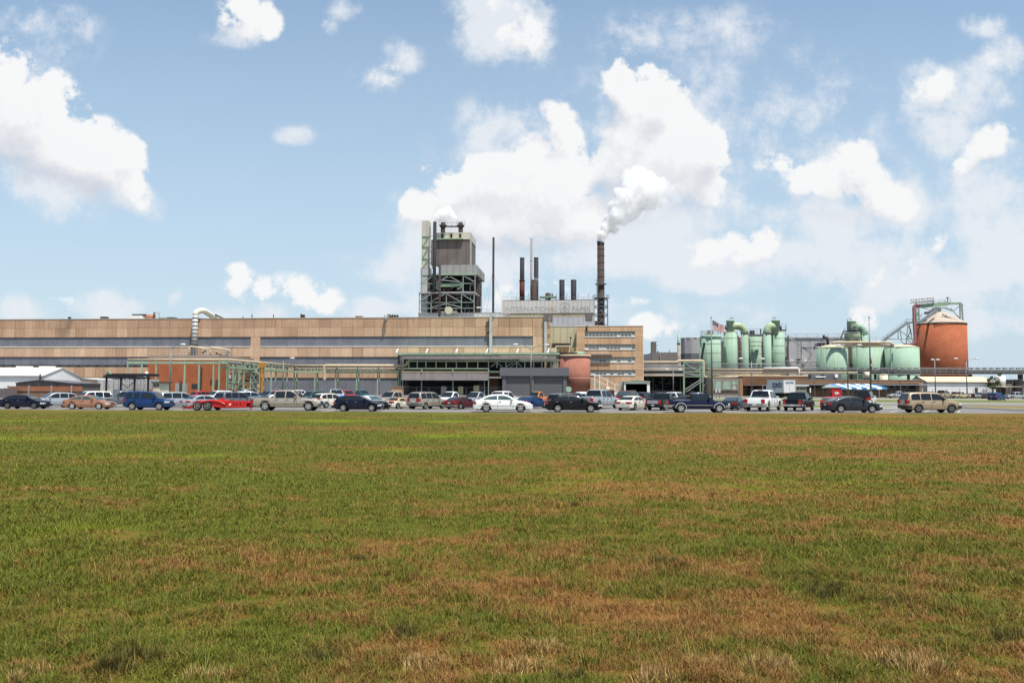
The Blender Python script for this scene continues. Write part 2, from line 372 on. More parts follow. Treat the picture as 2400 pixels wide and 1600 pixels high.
# tops are crisp, undersides dissolve
under = rng(nt, mathn(nt, 'SUBTRACT', bh2, bh), -.05, .75, 0, 1, True)
soft = rng(nt, under, 0, 1, .36, .95)
ah = mathn(nt, 'DIVIDE', mathn(nt, 'SUBTRACT', dh, .15), soft, True)
ah = rng(nt, ah, 0, 1, 0, 1, True)
as_ = rng(nt, ds, .14, .95, 0, .92, True)
sh = mathn(nt, 'ADD', mathn(nt, 'MULTIPLY', rng(nt, mathn(nt, 'SUBTRACT', bh, bh2), -.85, .3, 0, 1, True), .60),
           mathn(nt, 'MULTIPLY', rng(nt, mathn(nt, 'SUBTRACT', dh, dh2), -.55, .55, 0, 1, True), .52), True)
deep = rng(nt, dh, .9, 1.8, 1.0, .92)
sky = nt.nodes.new('ShaderNodeTexSky'); sky.sky_type = 'NISHITA'; sky.sun_disc = False
sky.sun_elevation = SUN_EL; sky.sun_rotation = math.atan2(sd.x, sd.y)
sky.air_density = 1.0; sky.dust_density = 1.2; sky.ozone_density = 1.4
hs = nt.nodes.new('ShaderNodeHueSaturation'); nt.links.new(sky.outputs[0], hs.inputs['Color']); hs.inputs['Saturation'].default_value = SKY_SAT; hs.inputs['Value'].default_value = 1.0
K = 1/SKY_S
hz = rng(nt, cb.outputs[0].node.inputs[1].links[0].from_socket, 0., .62, .95, .18)
skyc = mixc(nt, hz, mixc(nt, 1.0, hs.outputs[0], SKY_TINT, 'MULTIPLY'), tuple(x*K for x in HAZE))
white = tuple(x*K for x in CLOUD_W); grey = tuple(x*K for x in CLOUD_G); veil = tuple(x*K for x in CLOUD_V)
cc = mixc(nt, mathn(nt, 'MULTIPLY', sh, deep), grey, white)
c1 = mixc(nt, as_, skyc, veil)
c2 = mixc(nt, ah, c1, cc)
low = rng(nt, sx.outputs[2], -.02, 0.0)
bg = nt.nodes.new('ShaderNodeBackground'); bg.inputs['Strength'].default_value = SKY_S
nt.links.new(mixc(nt, low, tuple(x*K for x in (.12,.12,.08)), c2), bg.inputs['Color'])
wo = nt.nodes.new('ShaderNodeOutputWorld'); nt.links.new(bg.outputs[0], wo.inputs['Surface'])

# ------------------------------------------------------------------ ground
def sheet(name, pts, z, m, kind='structure'):
    b = MB(); b.add([(x,y,z) for x,y in pts], [tuple(range(len(pts)))]); o = b.build(name, m); o['kind'] = kind; return o
GROUND = mat('dry_yard_ground', (.20,.17,.13), .95, .2, .05, fine=.2)
ASPH = mat('worn_asphalt', (.18,.165,.155), .9, .12, .12, fine=.15, bump=.1)
KERB = mat('pale_concrete_kerb', (.58,.55,.49), .85, .08, .6, fine=.1)
PAINT = mat('road_paint', (.62,.58,.45), .8, .15, 1.)
sheet('ground', [(-3500,-300),(3500,-300),(3500,5000),(-3500,5000)], -.06, GROUND)
# shared colouring of grass sheet and blades: dry patches and fresh patches laid out over the field
def grass_colour(nt, blades):
    pos = position(nt); sq = nt.nodes.new('ShaderNodeSeparateXYZ'); nt.links.new(pos, sq.inputs[0]); sxp = sq.outputs[0]
    warp = nt.nodes.new('ShaderNodeVectorMath'); warp.operation = 'MULTIPLY_ADD'
    wn = nt.nodes.new('ShaderNodeTexNoise'); wn.inputs['Scale'].default_value = .35; wn.inputs['Detail'].default_value = 3; nt.links.new(pos, wn.inputs['Vector'])
    nt.links.new(wn.outputs['Color'], warp.inputs[0]); warp.inputs[1].default_value = (2.2,2.2,0); nt.links.new(pos, warp.inputs[2])
    q = warp.outputs[0]
    dry = mathn(nt, 'ADD', mathn(nt, 'MULTIPLY', noise(nt, mapping(nt, q, (.45,1,0)), .17, 5, .62), .55),
                mathn(nt, 'ADD', mathn(nt, 'MULTIPLY', noise(nt, mapping(nt, q, (1,1,0), (37,11,0)), 1.1, 4, .65), .42),
                                 mathn(nt, 'ADD', mathn(nt, 'MULTIPLY', noise(nt, mapping(nt, pos, (1,1,0)), 5.5, 3, .6), .26), mathn(nt, 'ADD', rng(nt, sxp, -6, 9, -.04, .03), rng(nt, sq.outputs[1], 7, 20, .02, 0)))))
    fd = rng(nt, dry, .565, .72, 0, 1, True)
    lush = rng(nt, noise(nt, mapping(nt, q, (.7,1,0), (5,71,0)), .13, 4, .55), .56, .70, 0, 1, True)
    if blades:
        at = nt.nodes.new('ShaderNodeAttribute'); at.attribute_name = 'rnd'; s = nt.nodes.new('ShaderNodeSeparateXYZ'); nt.links.new(at.outputs['Vector'], s.inputs[0])
        r1, r2, tuft = s.outputs
    else:
        r1 = noise(nt, mapping(nt, pos, (1,1,0)), 33, 2, .7); r2 = noise(nt, mapping(nt, pos, (1,1,0), (9,3,0)), 21, 2, .7)
        r1 = rng(nt, r1, .25, .75); r2 = rng(nt, r2, .25, .75); tuft = None
    g = mixc(nt, r1, G_DARK, G_MID)
    g = mixc(nt, mathn(nt, 'MULTIPLY', lush, .8), g, G_LUSH)
    b = mixc(nt, r1, B_RED, B_TAN)
    f = mathn(nt, 'ADD', mathn(nt, 'MULTIPLY', fd, .72), mathn(nt, 'MULTIPLY', mathn(nt, 'POWER', r2, 3.), .45), True)
    c = mixc(nt, f, g, b)
    if tuft is not None:
        c = mixc(nt, rng(nt, tuft, .05, .25), c, mixc(nt, r1, (.055,.06,.014), (.17,.135,.045)))
        c = mixc(nt, rng(nt, tuft, .6, .8), c, mixc(nt, r1, (.22,.12,.035), (.72,.50,.22)))
    return c
G_DARK, G_MID, G_LUSH, B_RED, B_TAN = GRASSC
gm, gnt, gb = nodes('grass_sheet'); cg = grass_colour(gnt, False)
gnt.links.new(mixc(gnt, 1., cg, SHEETK, 'MULTIPLY'), gb.inputs['Base Color']); gb.inputs['Roughness'].default_value = .95; gb.inputs['Specular IOR Level'].default_value = .1
bn = gnt.nodes.new('ShaderNodeBump'); bn.inputs['Strength'].default_value = .9; bn.inputs['Distance'].default_value = .06
gnt.links.new(noise(gnt, position(gnt), 14, 4, .7), bn.inputs['Height']); gnt.links.new(bn.outputs[0], gb.inputs['Normal'])
bm_, bnt, bb = nodes('grass_blade'); cg = grass_colour(bnt, True)
bnt.links.new(cg, bb.inputs['Base Color']); bb.inputs['Roughness'].default_value = .6; bb.inputs['Specular IOR Level'].default_value = .15
tr = bnt.nodes.new('ShaderNodeBsdfTranslucent'); bnt.links.new(cg, tr.inputs['Color'])
mx = bnt.nodes.new('ShaderNodeMixShader'); mx.inputs[0].default_value = .18
bnt.links.new(bb.outputs[0], mx.inputs[1]); bnt.links.new(tr.outputs[0], mx.inputs[2]); bnt.links.new(mx.outputs[0], bnt.nodes['Material Output'].inputs['Surface'])

EL, EC, ER = (gx(60, gY(60,959.6)), gY(60,959.6)), (gx(1200, gY(1200,967)), gY(1200,967)), (gx(2250, gY(2250,968.4)), gY(2250,968.4))
def edge(x):                                                   # far edge of the field
    A_, B_ = (EL, EC) if x < EC[0] else (EC, ER)
    return A_[1]+(B_[1]-A_[1])*(x-A_[0])/(B_[0]-A_[0])
field = [(-220,-60),(220,-60),(220,edge(220))]+[(x*.5,edge(x*.5)+random.uniform(-.22,.12)) for x in range(400,-401,-1)]+[(-220,edge(-220))]
sheet('grass_field', field, 0.0, gm)
lot = [(-230,edge(-220)-1)]+[(x,edge(x)-1) for x in range(-200,201,20)]+[(230,edge(220)-1),(230,300),(-260,300)]
sheet('parking_lot', lot, -.02, ASPH)
kb = MB()
for x in range(-200,200,4):
    if -60 < x < 200: kb.add([(x,edge(x)+.02,-.012),(x+4,edge(x+4)+.02,-.012),(x+4,edge(x+4)+.42,-.012),(x,edge(x)+.42,-.012)], [(0,1,2,3)])
o = kb.build('lot_edge', mat('sandy_gutter', (.36,.29,.2), .9, .2, .8, fine=.2)); o['kind'] = 'structure'

def blades(name, n, label, y0, y1, pxr, tufts):
    py = RNG.uniform(y0, y1, n); px = RNG.uniform(pxr[0], pxr[1], n)
    d = F*H/(py-910.5); X = d*(px-1200)/F; Y = d*1.0
    ev = np.interp(X, [-220,220], [edge(-220),edge(220)]); ev = np.where(X < EC[0], EL[1]+(EC[1]-EL[1])*(X-EL[0])/(EC[0]-EL[0]), EC[1]+(ER[1]-EC[1])*(X-EC[0])/(ER[0]-EC[0]))
    keep = (Y < ev-.02-RNG.uniform(0,.5,n)**2)
    X, Y = X[keep], Y[keep]; n = len(X)
    def vnoise(X, Y, f, seed):                        # smooth lattice noise
        g = np.random.default_rng(seed).uniform(0, 1, (256,256)); x, y = X*f+500, Y*f+500
        i, j = np.floor(x).astype(int), np.floor(y).astype(int); u, v = x-i, y-j; u, v = u*u*(3-2*u), v*v*(3-2*v)
        q = lambda a, b: g[a % 256, b % 256]
        return (q(i,j)*(1-u)+q(i+1,j)*u)*(1-v)+(q(i,j+1)*(1-u)+q(i+1,j+1)*u)*v
    cl = .55*vnoise(X, Y, 3.7, 1)+.3*vnoise(X, Y, 1.1, 2)+.35*vnoise(X, Y, 9., 3)
    kp = RNG.uniform(0,1,n) < np.clip((cl-.18)*2.2, .12, 1); X, Y, cl = X[kp], Y[kp], cl[kp]; n = len(X)
    hgt = RNG.uniform(.016,.056,n)*(.35+1.6*cl**1.5); tall = RNG.uniform(0,1,n) < .012; hgt = np.where(tall, RNG.uniform(.08,.16,n), hgt); tf = np.zeros(n)
    rad = RNG.uniform(.2,1.6,n)**1.3; lean = hgt*rad
    tx, ty, th, tt, tl = [], [], [], [], []
    for (cx_, cy_, rx_, hh, kind_, cnt) in tufts:
        g = gY(cx_, cy_); gx0 = gx(cx_, g); rr = rx_*g/F
        ns = 7; sa, sr = RNG.uniform(0,2*np.pi,ns), RNG.uniform(.1,.95,ns)*rr; w_ = RNG.uniform(.25,.6,ns)*rr; k = RNG.integers(0, ns, cnt)
        q = np.abs(RNG.normal(0,.55,cnt))*w_[k]; a = RNG.uniform(0, 2*np.pi, cnt)
        tx.append(gx0+sr[k]*np.cos(sa[k])+q*np.cos(a)); ty.append(g+(sr[k]*np.sin(sa[k])+q*np.sin(a))*.8); th.append(hh*RNG.uniform(.3,1,cnt)*np.clip(1-.4*q/w_[k],.25,1)); tt.append(np.where(RNG.uniform(0,1,cnt) < .75, kind_, 0)); tl.append(np.clip(q/w_[k],0,1.3)*RNG.uniform(.4,1.4,cnt))
    ang = RNG.uniform(0, 2*np.pi, n)
    if tx:
        m_ = sum(len(a) for a in tx)
        X = np.concatenate([X]+tx); Y = np.concatenate([Y]+ty); hgt = np.concatenate([hgt]+th); tf = np.concatenate([tf]+tt)
        lean = np.concatenate([lean, hgt[n:]*(.15+.75*np.concatenate(tl))])
        ang = np.concatenate([ang, RNG.uniform(0, 2*np.pi, m_)]); n += m_
    dist = np.hypot(X, Y); wd = np.maximum(.0022*RNG.uniform(.7,1.5,n), dist/F*.62)
    la = ang+RNG.uniform(-.6,.6,n)+np.pi/2
    wx, wy = np.cos(ang)*wd, np.sin(ang)*wd; lx, ly = np.cos(la)*lean, np.sin(la)*lean
    V = np.zeros((n,5,3), np.float32)
    V[:,0] = np.stack([X-wx, Y-wy, np.full(n,-.003)],1); V[:,1] = np.stack([X+wx, Y+wy, np.full(n,-.003)],1)
    V[:,2] = np.stack([X+wx*.75+lx*.4, Y+wy*.75+ly*.4, hgt*.62],1); V[:,3] = np.stack([X-wx*.75+lx*.4, Y-wy*.75+ly*.4, hgt*.62],1)
    V[:,4] = np.stack([X+lx, Y+ly, hgt],1)
    me = bpy.data.meshes.new(name); me.vertices.add(n*5); me.vertices.foreach_set('co', V.ravel())
    b0 = (np.arange(n)*5)[:,None]
    li = (b0+np.array([0,1,2,3, 3,2,4])).astype(np.int32)
    me.loops.add(n*7); me.loops.foreach_set('vertex_index', li.ravel())
    me.polygons.add(n*2); me.polygons.foreach_set('loop_start', (np.arange(n)[:,None]*7+np.array([0,4])).astype(np.int32).ravel())
    rn = np.zeros((n,5,3), np.float32); rn[:,:,0] = RNG.uniform(0,1,n)[:,None]; rn[:,:,1] = RNG.uniform(0,1,n)[:,None]; rn[:,:,2] = tf[:,None]
    at = me.attributes.new('rnd', 'FLOAT_VECTOR', 'POINT'); at.data.foreach_set('vector', rn.ravel())
    me.update(calc_edges=True); me.validate()
    o = bpy.data.objects.new(name, me); COL.objects.link(o); me.materials.append(bm_)
    tag(o, label, 'grass', None, 'stuff'); return o
TUFTS = [(285,1566,100,.15,.4,2000),(755,1546,62,.13,.4,900),(940,1492,52,.11,.4,700),(1010,1562,56,.13,.9,1000),(1225,1574,66,.14,.9,1200),(1255,1522,60,.11,.9,900),
         (1568,1324,52,.14,.4,700),(1810,1572,60,.14,.9,1100),(1965,1392,85,.14,.4,900),(2130,1566,95,.17,.85,1700),(2085,1412,75,.10,.3,400),(1860,1352,60,.09,.3,300),
         (1345,1187,22,.12,.4,160),(60,1590,70,.13,.9,800),(1330,1604,60,.12,.4,600),(1520,1602,60,.13,.9,700),(2370,1500,60,.12,.3,500),(830,1315,70,.09,.3,300),(480,1600,70,.12,.9,600),(1650,1560,50,.10,.9,500)]
blades('grass_blades', NBL, 'short green and straw brown mown grass covering the wide field', 972, 1760, (-350, 2750), TUFTS)

# green islands and roads on the right, beyond the lot
def gp(px, py): return (gx(px, gY(px, py)), gY(px, py))
isl = mat('island_grass', (.14,.15,.045), .95, .22, .25, fine=.3, bump=.4)
xr = 230
sheet('grass_island', [(19,83),(34,82),(44,86),(46,97),(20,98)], 0.10, isl)
sheet('grass_verge', [(18,118),(xr,116),(xr,158),(22,160)], 0.04, isl)
sheet('grass_strip', [gp(2258,949.5),gp(2262,955),gp(2420,963),gp(2640,968),gp(2640,956)], 0.03, mat('dry_verge_grass', (.20,.155,.06), .95, .2, .3, fine=.3))
sheet('grass_bank', [(20,171),(xr,169),(xr,192),(24,194)], 0.04, isl)
ck = MB()
def kerb(pts, w=.35, h=.13):
    for (a, b) in zip(pts[:-1], pts[1:]): ck.bar((a[0],a[1],h/2), (b[0],b[1],h/2), w, h)
kerb([(19,83),(34,82),(44,86),(46,97),(20,98)]); kerb([(18,117.6),(xr,115.6)]); kerb([(22,160.3),(xr,158.3)], .5); kerb([(20,170.6),(xr,168.6)], .4)
kerb([gp(2250,949),gp(2640,956)], .9, .10); kerb([gp(2254,955.5),gp(2420,963.5),gp(2640,969)], .3)
o = ck.build('kerbs', KERB); o['kind'] = 'structure'
pm = MB()
for i in range(60):                                      # stall lines, slanted as the cars stand
    for (y0, y1) in ((71.5,77),(83,94),(100,105.5),(116,126)):
        x = -92+i*3.1
        if x > 20 and y0 > 80 or x > 42: continue
        k = (y1-y0)*.62
        pm.add([(x,y0,-.014),(x+.12,y0,-.014),(x+.12+k,y1,-.014),(x+k,y1,-.014)], [(0,1,2,3)])
pm.add([(-60,70.8,-.014),(40,69.8,-.014),(40,69.92,-.014),(-60,70.95,-.014)], [(0,1,2,3)])
o = pm.build('painted_markings', PAINT); o['kind'] = 'structure'
# ================================================================== long mill building
def part(t, name, m, fn, label=None):
    b = MB(mill); fn(b); o = b.build(name, m, t)
    if label: o['label'] = label
    return o
def pbx(*a, **k): return lambda b: b.pb(*a, **k)
zc = lambda y: MZ(y, 0, 1000)
UR = MU(1275, 0); UL = MU(-190, 0)
t = mthing('mill_building', 'long tan concrete mill with two grey cladding bands, longest building in view', 'mill building', (UL+UR)/2, 0)
Z = dict(top=zc(744.5), j=zc(766.3), b1t=zc(788.3), b1b=zc(812.3), p2b=zc(835.6), b2b=zc(856), p3t=zc(861), p3b=zc(886))
b = MB(mill); b.box(UL, UR, .55, 62, 0, Z['top']-.4)
b.build('wall', mat('mill_backing_wall', (.10,.085,.075), .9, .15, .4), t)
b = MB(mill); us = [UR]
while us[-1] > UL: us.append(us[-1]-3.62)
P1 = (MU(586, 0), MU(608, 0)); E1 = MU(1249, 0)
def panelrow(b, z0, z1, lo, hi, d=.0):
    for a, c in zip(us[1:], us[:-1]):
        b.tint = random.uniform(lo, hi)*(.93 if random.random() < .3 else 1)
        if random.random() < .08: b.tint *= .88
        b.box(a+.035, c-.035, d, .55, z0+.03, z1-.03)
panelrow(b, Z['j'], Z['top'], .80, .98); panelrow(b, Z['b1t'], Z['j'], .88, 1.12)
panelrow(b, Z['b1b'], Z['p2b'], 1.0, 1.28); panelrow(b, Z['p3b'], Z['p3t'], .86, 1.08)
b.tint = 1.05
b.box(P1[0], P1[1], -.004, .55, Z['b1b']+.03, Z['b1t']-.03); b.box(P1[0], P1[1], -.004, .55, Z['b2b'], Z['p2b']-.03)
b.box(E1, UR-.035, -.004, .55, Z['b1b']+.03, Z['b1t']-.03)
b.build('concrete_panels', CONC, t)
def band(z0, z1, segs):
    for (a, c) in segs:
        b = MB(mill); n = max(1, int((c-a)/3.0)); 
        for i in range(n):
            b.tint = random.uniform(.93, 1.07); b.box(a+(c-a)*i/n+.02, a+(c-a)*(i+1)/n-.02, .28, .54, z0+.05, z1-.05)
        b.build('cladding_band', BAND, t)
band(Z['b1b'], Z['b1t'], [(UL, P1[0]), (P1[1], E1)]); band(Z['b2b'], Z['p2b'], [(UL, P1[0]), (P1[1], UR)]); band(.0, Z['p3b'], [(UL, UR)])
for a, c, z in ((UL, P1[0], Z['b1b']), (P1[1], E1, Z['b1b'])):
    part(t, 'sill', SILL, lambda b: b.box(a, c, -.12, .27, z-.05, z+.2))
part(t, 'roof_edge', mat('roof_flashing', (.45,.40,.33), .6), lambda b: b.box(UL, UR+.05, -.12, .6, Z['top'], Z['top']+.22))
part(t, 'roof', mat('gravel_roof', (.25,.24,.22), .9), lambda b: b.box(UL, UR, .6, 62, Z['top']-.4, Z['top']-.1))
b = MB(mill)
for i in range(28):
    u0 = UL+8+i*3.3; b.box(u0, u0+2.3, .3, .5, Z['b2b']-.02, Z['p3t'])
b.build('window', GLASS, t)

ztop = Z['top']
def roof_thing(name, label, cat, px, v, build, group=None):
    t = thing(name, label, cat, mill((MU(px, v, 745), v, ztop-.1)), group); build(t); return t
# duct with the big elbow, standing before the wall
u = MU(456.5, -1.6, 790); r = (MU(463.5, -1.6)-MU(450, -1.6))/2*.95; zt = MZ(738, -1.6, 456)
t = mthing('exhaust_duct', 'fat ribbed grey duct climbing the mill wall to a cream elbow', 'duct', u, -1.6)
part(t, 'pipe', DUCT, lambda b: b.tube([(u,-1.6,MZ(835,-1.6,456)), (u,-1.6,zt)], r, 14))
part(t, 'elbow', mat('cream_elbow', (.66,.62,.50), .5, .06, .5, .3, (.4,.3,.18)), lambda b: b.tube([(u,-1.6,zt)]+[(u+r*1.7-r*1.7*math.cos(R(a)), -1.6+2.2*(1-math.cos(R(a))), zt+r*1.75*math.sin(R(a))) for a in range(10,91,10)]+[(MU(534,36,743), 36, ztop+.9)], r, 14))
b = MB(mill)
for i in range(10):
    z = MZ(745+i*9, -1.6, 456); b.lathe([(r+.05,z-.08),(r+.09,z-.08),(r+.09,z+.08),(r+.05,z+.08)], (u,-1.6), 16)
b.build('rib', BLACK, t)
t = thing('roof_pipe', 'thin dark pipe lying along the cream roof elbow', 'pipe', mill((u+9, 6, ztop-.1)))
part(t, 'pipe', RUSTB, lambda b: [b.tube([(MU(501,8),8,MZ(737.5,8,501)),(MU(533,8),8,ztop)], .25), b.tube([(MU(503,8.5),8.5,MZ(738,8,501)),(MU(503,8.5),8.5,ztop-.1)], .12)])
# small roof things
def vent(px0, px1, py0, v, m, name, label, cat, cap=False):
    u0, u1 = MU(px0, v, 745), MU(px1, v, 745)
    t = thing(name, label, cat, mill(((u0+u1)/2, v, ztop-.1)))
    z1 = MZ(py0, v, (px0+px1)/2)
    part(t, 'shaft', m, lambda b: b.box(u0, u1, v, v+(u1-u0), ztop-.1, z1))
    part(t, 'cap', m, lambda b: b.box(u0-.15, u1+.15, v-.15, v+(u1-u0)+.15, z1+.002, z1+.18))
vent(159.5,163.5,744,6,DARKM,'roof_vent','small dark roof vent under the little steam cloud at far left','roof vent')
vent(235,247,743,6,TAUPE,'roof_vent','low square taupe roof vent left of the orange roof fans','roof vent')
vent(373,388,746,10,DARKM,'roof_vent','flat dark roof hatch just right of the orange fans','roof vent')
vent(392,407,744.5,10,DARKM,'roof_vent','second dark roof hatch, nearer the big elbow duct','roof vent')
vent(833,846,741,4,PIPEC,'roof_vent','squat tan roof vent left of the cut wall duct','roof vent')
for px, py, l in ((569.5,741,'short stub mast on mill roof next to the elbow duct'),(590.5,736,'taller dark pole on mill roof, second from elbow duct'),(641,736,'lone thin dark pole on mill roof, third from elbow duct')):
    t = thing('roof_mast', l, 'mast', mill((MU(px,5,745),5,ztop-.1)), 'masts on the mill roof')
    part(t, 'pole', DARKM, lambda b: b.tube([(MU(px,5,745),5,ztop-.1),(MU(px,5,745),5,MZ(py,5,px))], .16, 8))
    part(t, 'foot', DARKM, lambda b: b.box(MU(px,5,745)-.35, MU(px,5,745)+.35, 4.65, 5.35, ztop-.1, ztop+.1))
t = thing('roof_cabinet', 'small dark red cabinet with a black post on mill roof', 'cabinet', mill((MU(707,5,745),5,ztop-.1)))
part(t, 'body', REDST, pbx(704.5,711,737,None,5,.9,z0=ztop-.1)); part(t, 'post', BLACK, pbx(702.5,704.3,735.5,None,4.8,.3,z0=ztop-.1))
t = thing('skylight', 'white curved roof skylight left of the orange roof fans', 'skylight', mill((MU(314,6,745),6,ztop-.1)))
def sky_(b):
    u0, u1, z1 = MU(298,6,745), MU(329,6,745), MZ(739.3,6,314)
    b.prism([(u0,ztop-.1),(u1,ztop-.1),(u1-.3,z1-.2),(u1-.9,z1),(u0+1.6,z1),(u0+.7,z1-.5)], 6, 9)
part(t, 'shell', WHITE, sky_); part(t, 'kerb', DUCT, pbx(297,330,747,None,5.9,3.3,z0=ztop-.1))
t = thing('roof_fan', 'orange red roof fans with a duct and hooped pipe', 'roof fan', mill((MU(345,7,745),7,ztop-.1)))
part(t, 'duct', RUSTB, pbx(309,340,736,738.5,8,1.2)); part(t, 'support', PIPEG, pbx(331,337,738.5,None,8.2,.8,z0=ztop-.1))
for a, c, y in ((339,347,737),(349,353.5,738),(354.5,361,736)):
    part(t, 'fan_housing', ORED, lambda b: b.lathe([((MU(c,7)-MU(a,7))/2,ztop-.1),((MU(c,7)-MU(a,7))/2,MZ(y,7,a))], ((MU(a,7)+MU(c,7))/2, 7), 12))
part(t, 'pipe', RUSTB, lambda b: [b.tube([(MU(357,6.5),6.5,ztop),(MU(357,6.5),6.5,MZ(731,6.5,357))],.22,8), b.tube([(MU(357,6.5),6.5,MZ(733,6.5,357)),(MU(369,6.5),6.5,MZ(733,6.5,368)),(MU(369,6.5),6.5,ztop)],.08,6)])
t = thing('wall_duct', 'short cut off galvanised duct hooking over the roof edge', 'duct', mill((MU(902.5,-1.2,745),-1.2,MZ(754,-1.2,902))))
part(t, 'pipe', DUCT, lambda b: b.tube([(MU(902.5,-1.2),-1.2,MZ(754.5,-1.2,902)),(MU(902.5,-1.2),-1.2,MZ(739,-1.2,902)),(MU(903,-1.2),-.9,MZ(736.5,-1.2,902)),(MU(905,.5),.5,MZ(736,0,902)),(MU(910,3),3,MZ(739,3,902))], .5, 12))
part(t, 'coupling', RUSTB, lambda b: [b.tube([(MU(911+i*6,4),4,MZ(740+i*.3,4,910)),(MU(914+i*6,4),4,MZ(740+i*.3,4,910))], .5, 10) for i in range(4)])
part(t, 'bracket', RUSTB, lambda b: b.tube([(MU(910,4.2),4.2,MZ(741,4,910)),(MU(932,4.2),4.2,MZ(742,4,930))], .3, 8))
t = mthing('square_duct', 'straight square grey duct running down the mill front', 'duct', MU(1150,-.9), -.9)
part(t, 'shaft', DUCT, pbx(1146.8,1153.3,735.5,828,-.9,.85)); part(t, 'bracket', RUSTB, lambda b: [b.pb(1139,1146.6,y,y+2.2,-.5,.4) for y in (754,762,777,780)])
part(t, 'cowl', DUCT, pbx(1153.5,1157,738,742,-.8,.6))

# right corner of the mill: duct, striped column and yellow wall
t = mthing('corner_duct', 'vertical grey duct on the right corner of the mill', 'duct', MU(1279,-.8), -.8)
part(t, 'shaft', DUCT, pbx(1275.5,1281.8,752,828,-.8,.8)); part(t, 'elbow', TAUPE, pbx(1274.8,1287,737,751.5,-.9,1.1))
t = mthing('brick_column', 'slim orange column with dark rings beside the corner duct', 'column', MU(1286,-.6), -.6)
part(t, 'shaft', mat('orange_column', (.46,.27,.13), .8, .12, .5), pbx(1282.6,1289,743,None,-.6,.9))
b = MB(mill)
for y in (750,762,767,784,789,805,810,818): b.pb(1282.2,1289.4,y,y+1,-.66,1.0)
b.build('ring', RUSTB, t)
t = mthing('yellow_wing', 'yellow cream sheet metal wing between mill and office block', 'building wing', MU(1320,4), 4)
part(t, 'wall', YELW, pbx(1276,1356,765.3,None,4,30)); part(t, 'roof_edge', SILL, pbx(1289,1352,764.3,765.2,3.9,.5))
part(t, 'canopy', RUSTB, pbx(1294,1335,804,811.5,2.6,1.4)); part(t, 'duct', CREAM, pbx(1290,1303,815,825,1.5,2))

# ================================================================== office block
t = mthing('office_building', 'four storey tan office block with white silled window strips', 'office building', MU(1429,-4), -4)
part(t, 'wall', mat('office_backing', (.16,.11,.08), .9), pbx(1352,1506.5,764.8,None,-3.5,26))
b = MB(mill); U0, U1, W0, W1 = MU(1351,-4,780), MU(1507,-4,780), MU(1370.5,-4,800), MU(1488.5,-4,800)
rows = [(776.5,790),(806.7,820),(836.6,850),(866.8,880)]
zz = [MZ(764.3,-4,1430)]+[MZ(y,-4,1430) for r in rows for y in r]+[0]
cuts = [U0]+[U0+(U1-U0)*i/6 for i in range(1,6)]+[U1]
for i in range(0, 10, 2):
    zt_, zb_ = zz[i], zz[i+1]
    for a, c in zip(cuts[:-1], cuts[1:]):
        b.tint = random.uniform(.9, 1.12); b.box(a+.03, c-.03, -4, -3.5, zb_+.02, zt_-.02)
for i in range(1, 9, 2):
    for a, c in ((U0, W0), (W1, U1)):
        b.tint = random.uniform(.9, 1.08); b.box(a+.03, c-.02, -4, -3.5, zz[i+1]+.02, zz[i]-.02)
b.build('concrete_panels', CONC2, t)
part(t, 'roof_edge', SILL, lambda b: b.box(U0-.05, U1+.1, -4.1, -3.4, zz[0], zz[0]+.2))
part(t, 'side_wall', SILL, lambda b: b.box(U1-.02, U1+.10, -3.95, 22, 0, zz[0]-.02))
for i in range(1, 9, 2):
    zt_, zb_ = zz[i], zz[i+1]; zm = zb_+(zt_-zb_)*.40
    wdw = part(t, 'window_strip', GLASSB, lambda b: [b.box(W0+(W1-W0)*k/14+.04, W0+(W1-W0)*(k+1)/14-.04, -3.72, -3.5, zm+.05, zt_-.04) for k in range(14)])
    b = MB(mill)
    for k in range(14):
        if random.random() < (.95 if i < 3 else .5 if i < 5 else .3): b.box(W0+(W1-W0)*k/14+.12, W0+(W1-W0)*(k+1)/14-.12, -3.70, -3.5, zb_+.28, zm-.04)
    b.build('pane', GLASS, t).parent = wdw
    o = part(t, 'frame', mat('white_window_frame', (.50,.49,.45), .6), lambda b: [b.box(W0+(W1-W0)*k/14-.04, W0+(W1-W0)*k/14+.04, -3.8, -3.5, zb_+.26, zt_-.03) for k in range(15)]+[b.box(W0, W1, -3.66, -3.5, zb_+.2, zm+.04)]); o.parent = wdw
    o = part(t, 'sill', WHITE, lambda b: b.box(W0-.05, W1+.05, -4.15, -3.5, zb_+.021, zb_+.26)); o.parent = wdw
part(t, 'awning', PIPEG, pbx(1384,1435,828.8,831,-5.2,1.2)); part(t, 'stain_pipe', RUSTB, lambda b: b.tube([(MU(1375.5,-4.2),-4.2,MZ(763,-4.2,1375)),(MU(1375,-4.2),-4.2,MZ(775,-4.2,1375))],.28,8))

# ================================================================== tiled tank and its platform
def cylu(px0, px1, v, py): 
    a, c = MU(px0, v, py), MU(px1, v, py); return (a+c)/2, (c-a)/2
u, r = cylu(1309, 1383.5, -12, 870)
t = mthing('tiled_tank', 'round salmon pink tiled tank with a pale ring', 'tank', u, -12)
zt = MZ(836.5,-12,1345)
part(t, 'shell', TILE, lambda b: b.lathe([(r,0),(r,zt)], (u,-12), 48))
part(t, 'rim', PIPEC, lambda b: b.lathe([(r+.12,zt+.003),(r+.28,zt+.15),(r+.28,zt+.55),(r-.2,zt+.6)], (u,-12), 48))
part(t, 'band', mat('pale_ring', (.52,.30,.23), .8), lambda b: b.lathe([(r+.05,MZ(887,-12,1345)),(r+.05,MZ(885,-12,1345))], (u,-12), 48, cap=False))
part(t, 'hatch', GREENT, lambda b: b.lathe([(r*.45,zt+.6),(r*.45,zt+1.4),(.2,zt+1.7)], (u+1,-12), 20))
t = mthing('tank_platform', 'cream and orange railed platform above the salmon tiled tank', 'platform', u-2, -14)
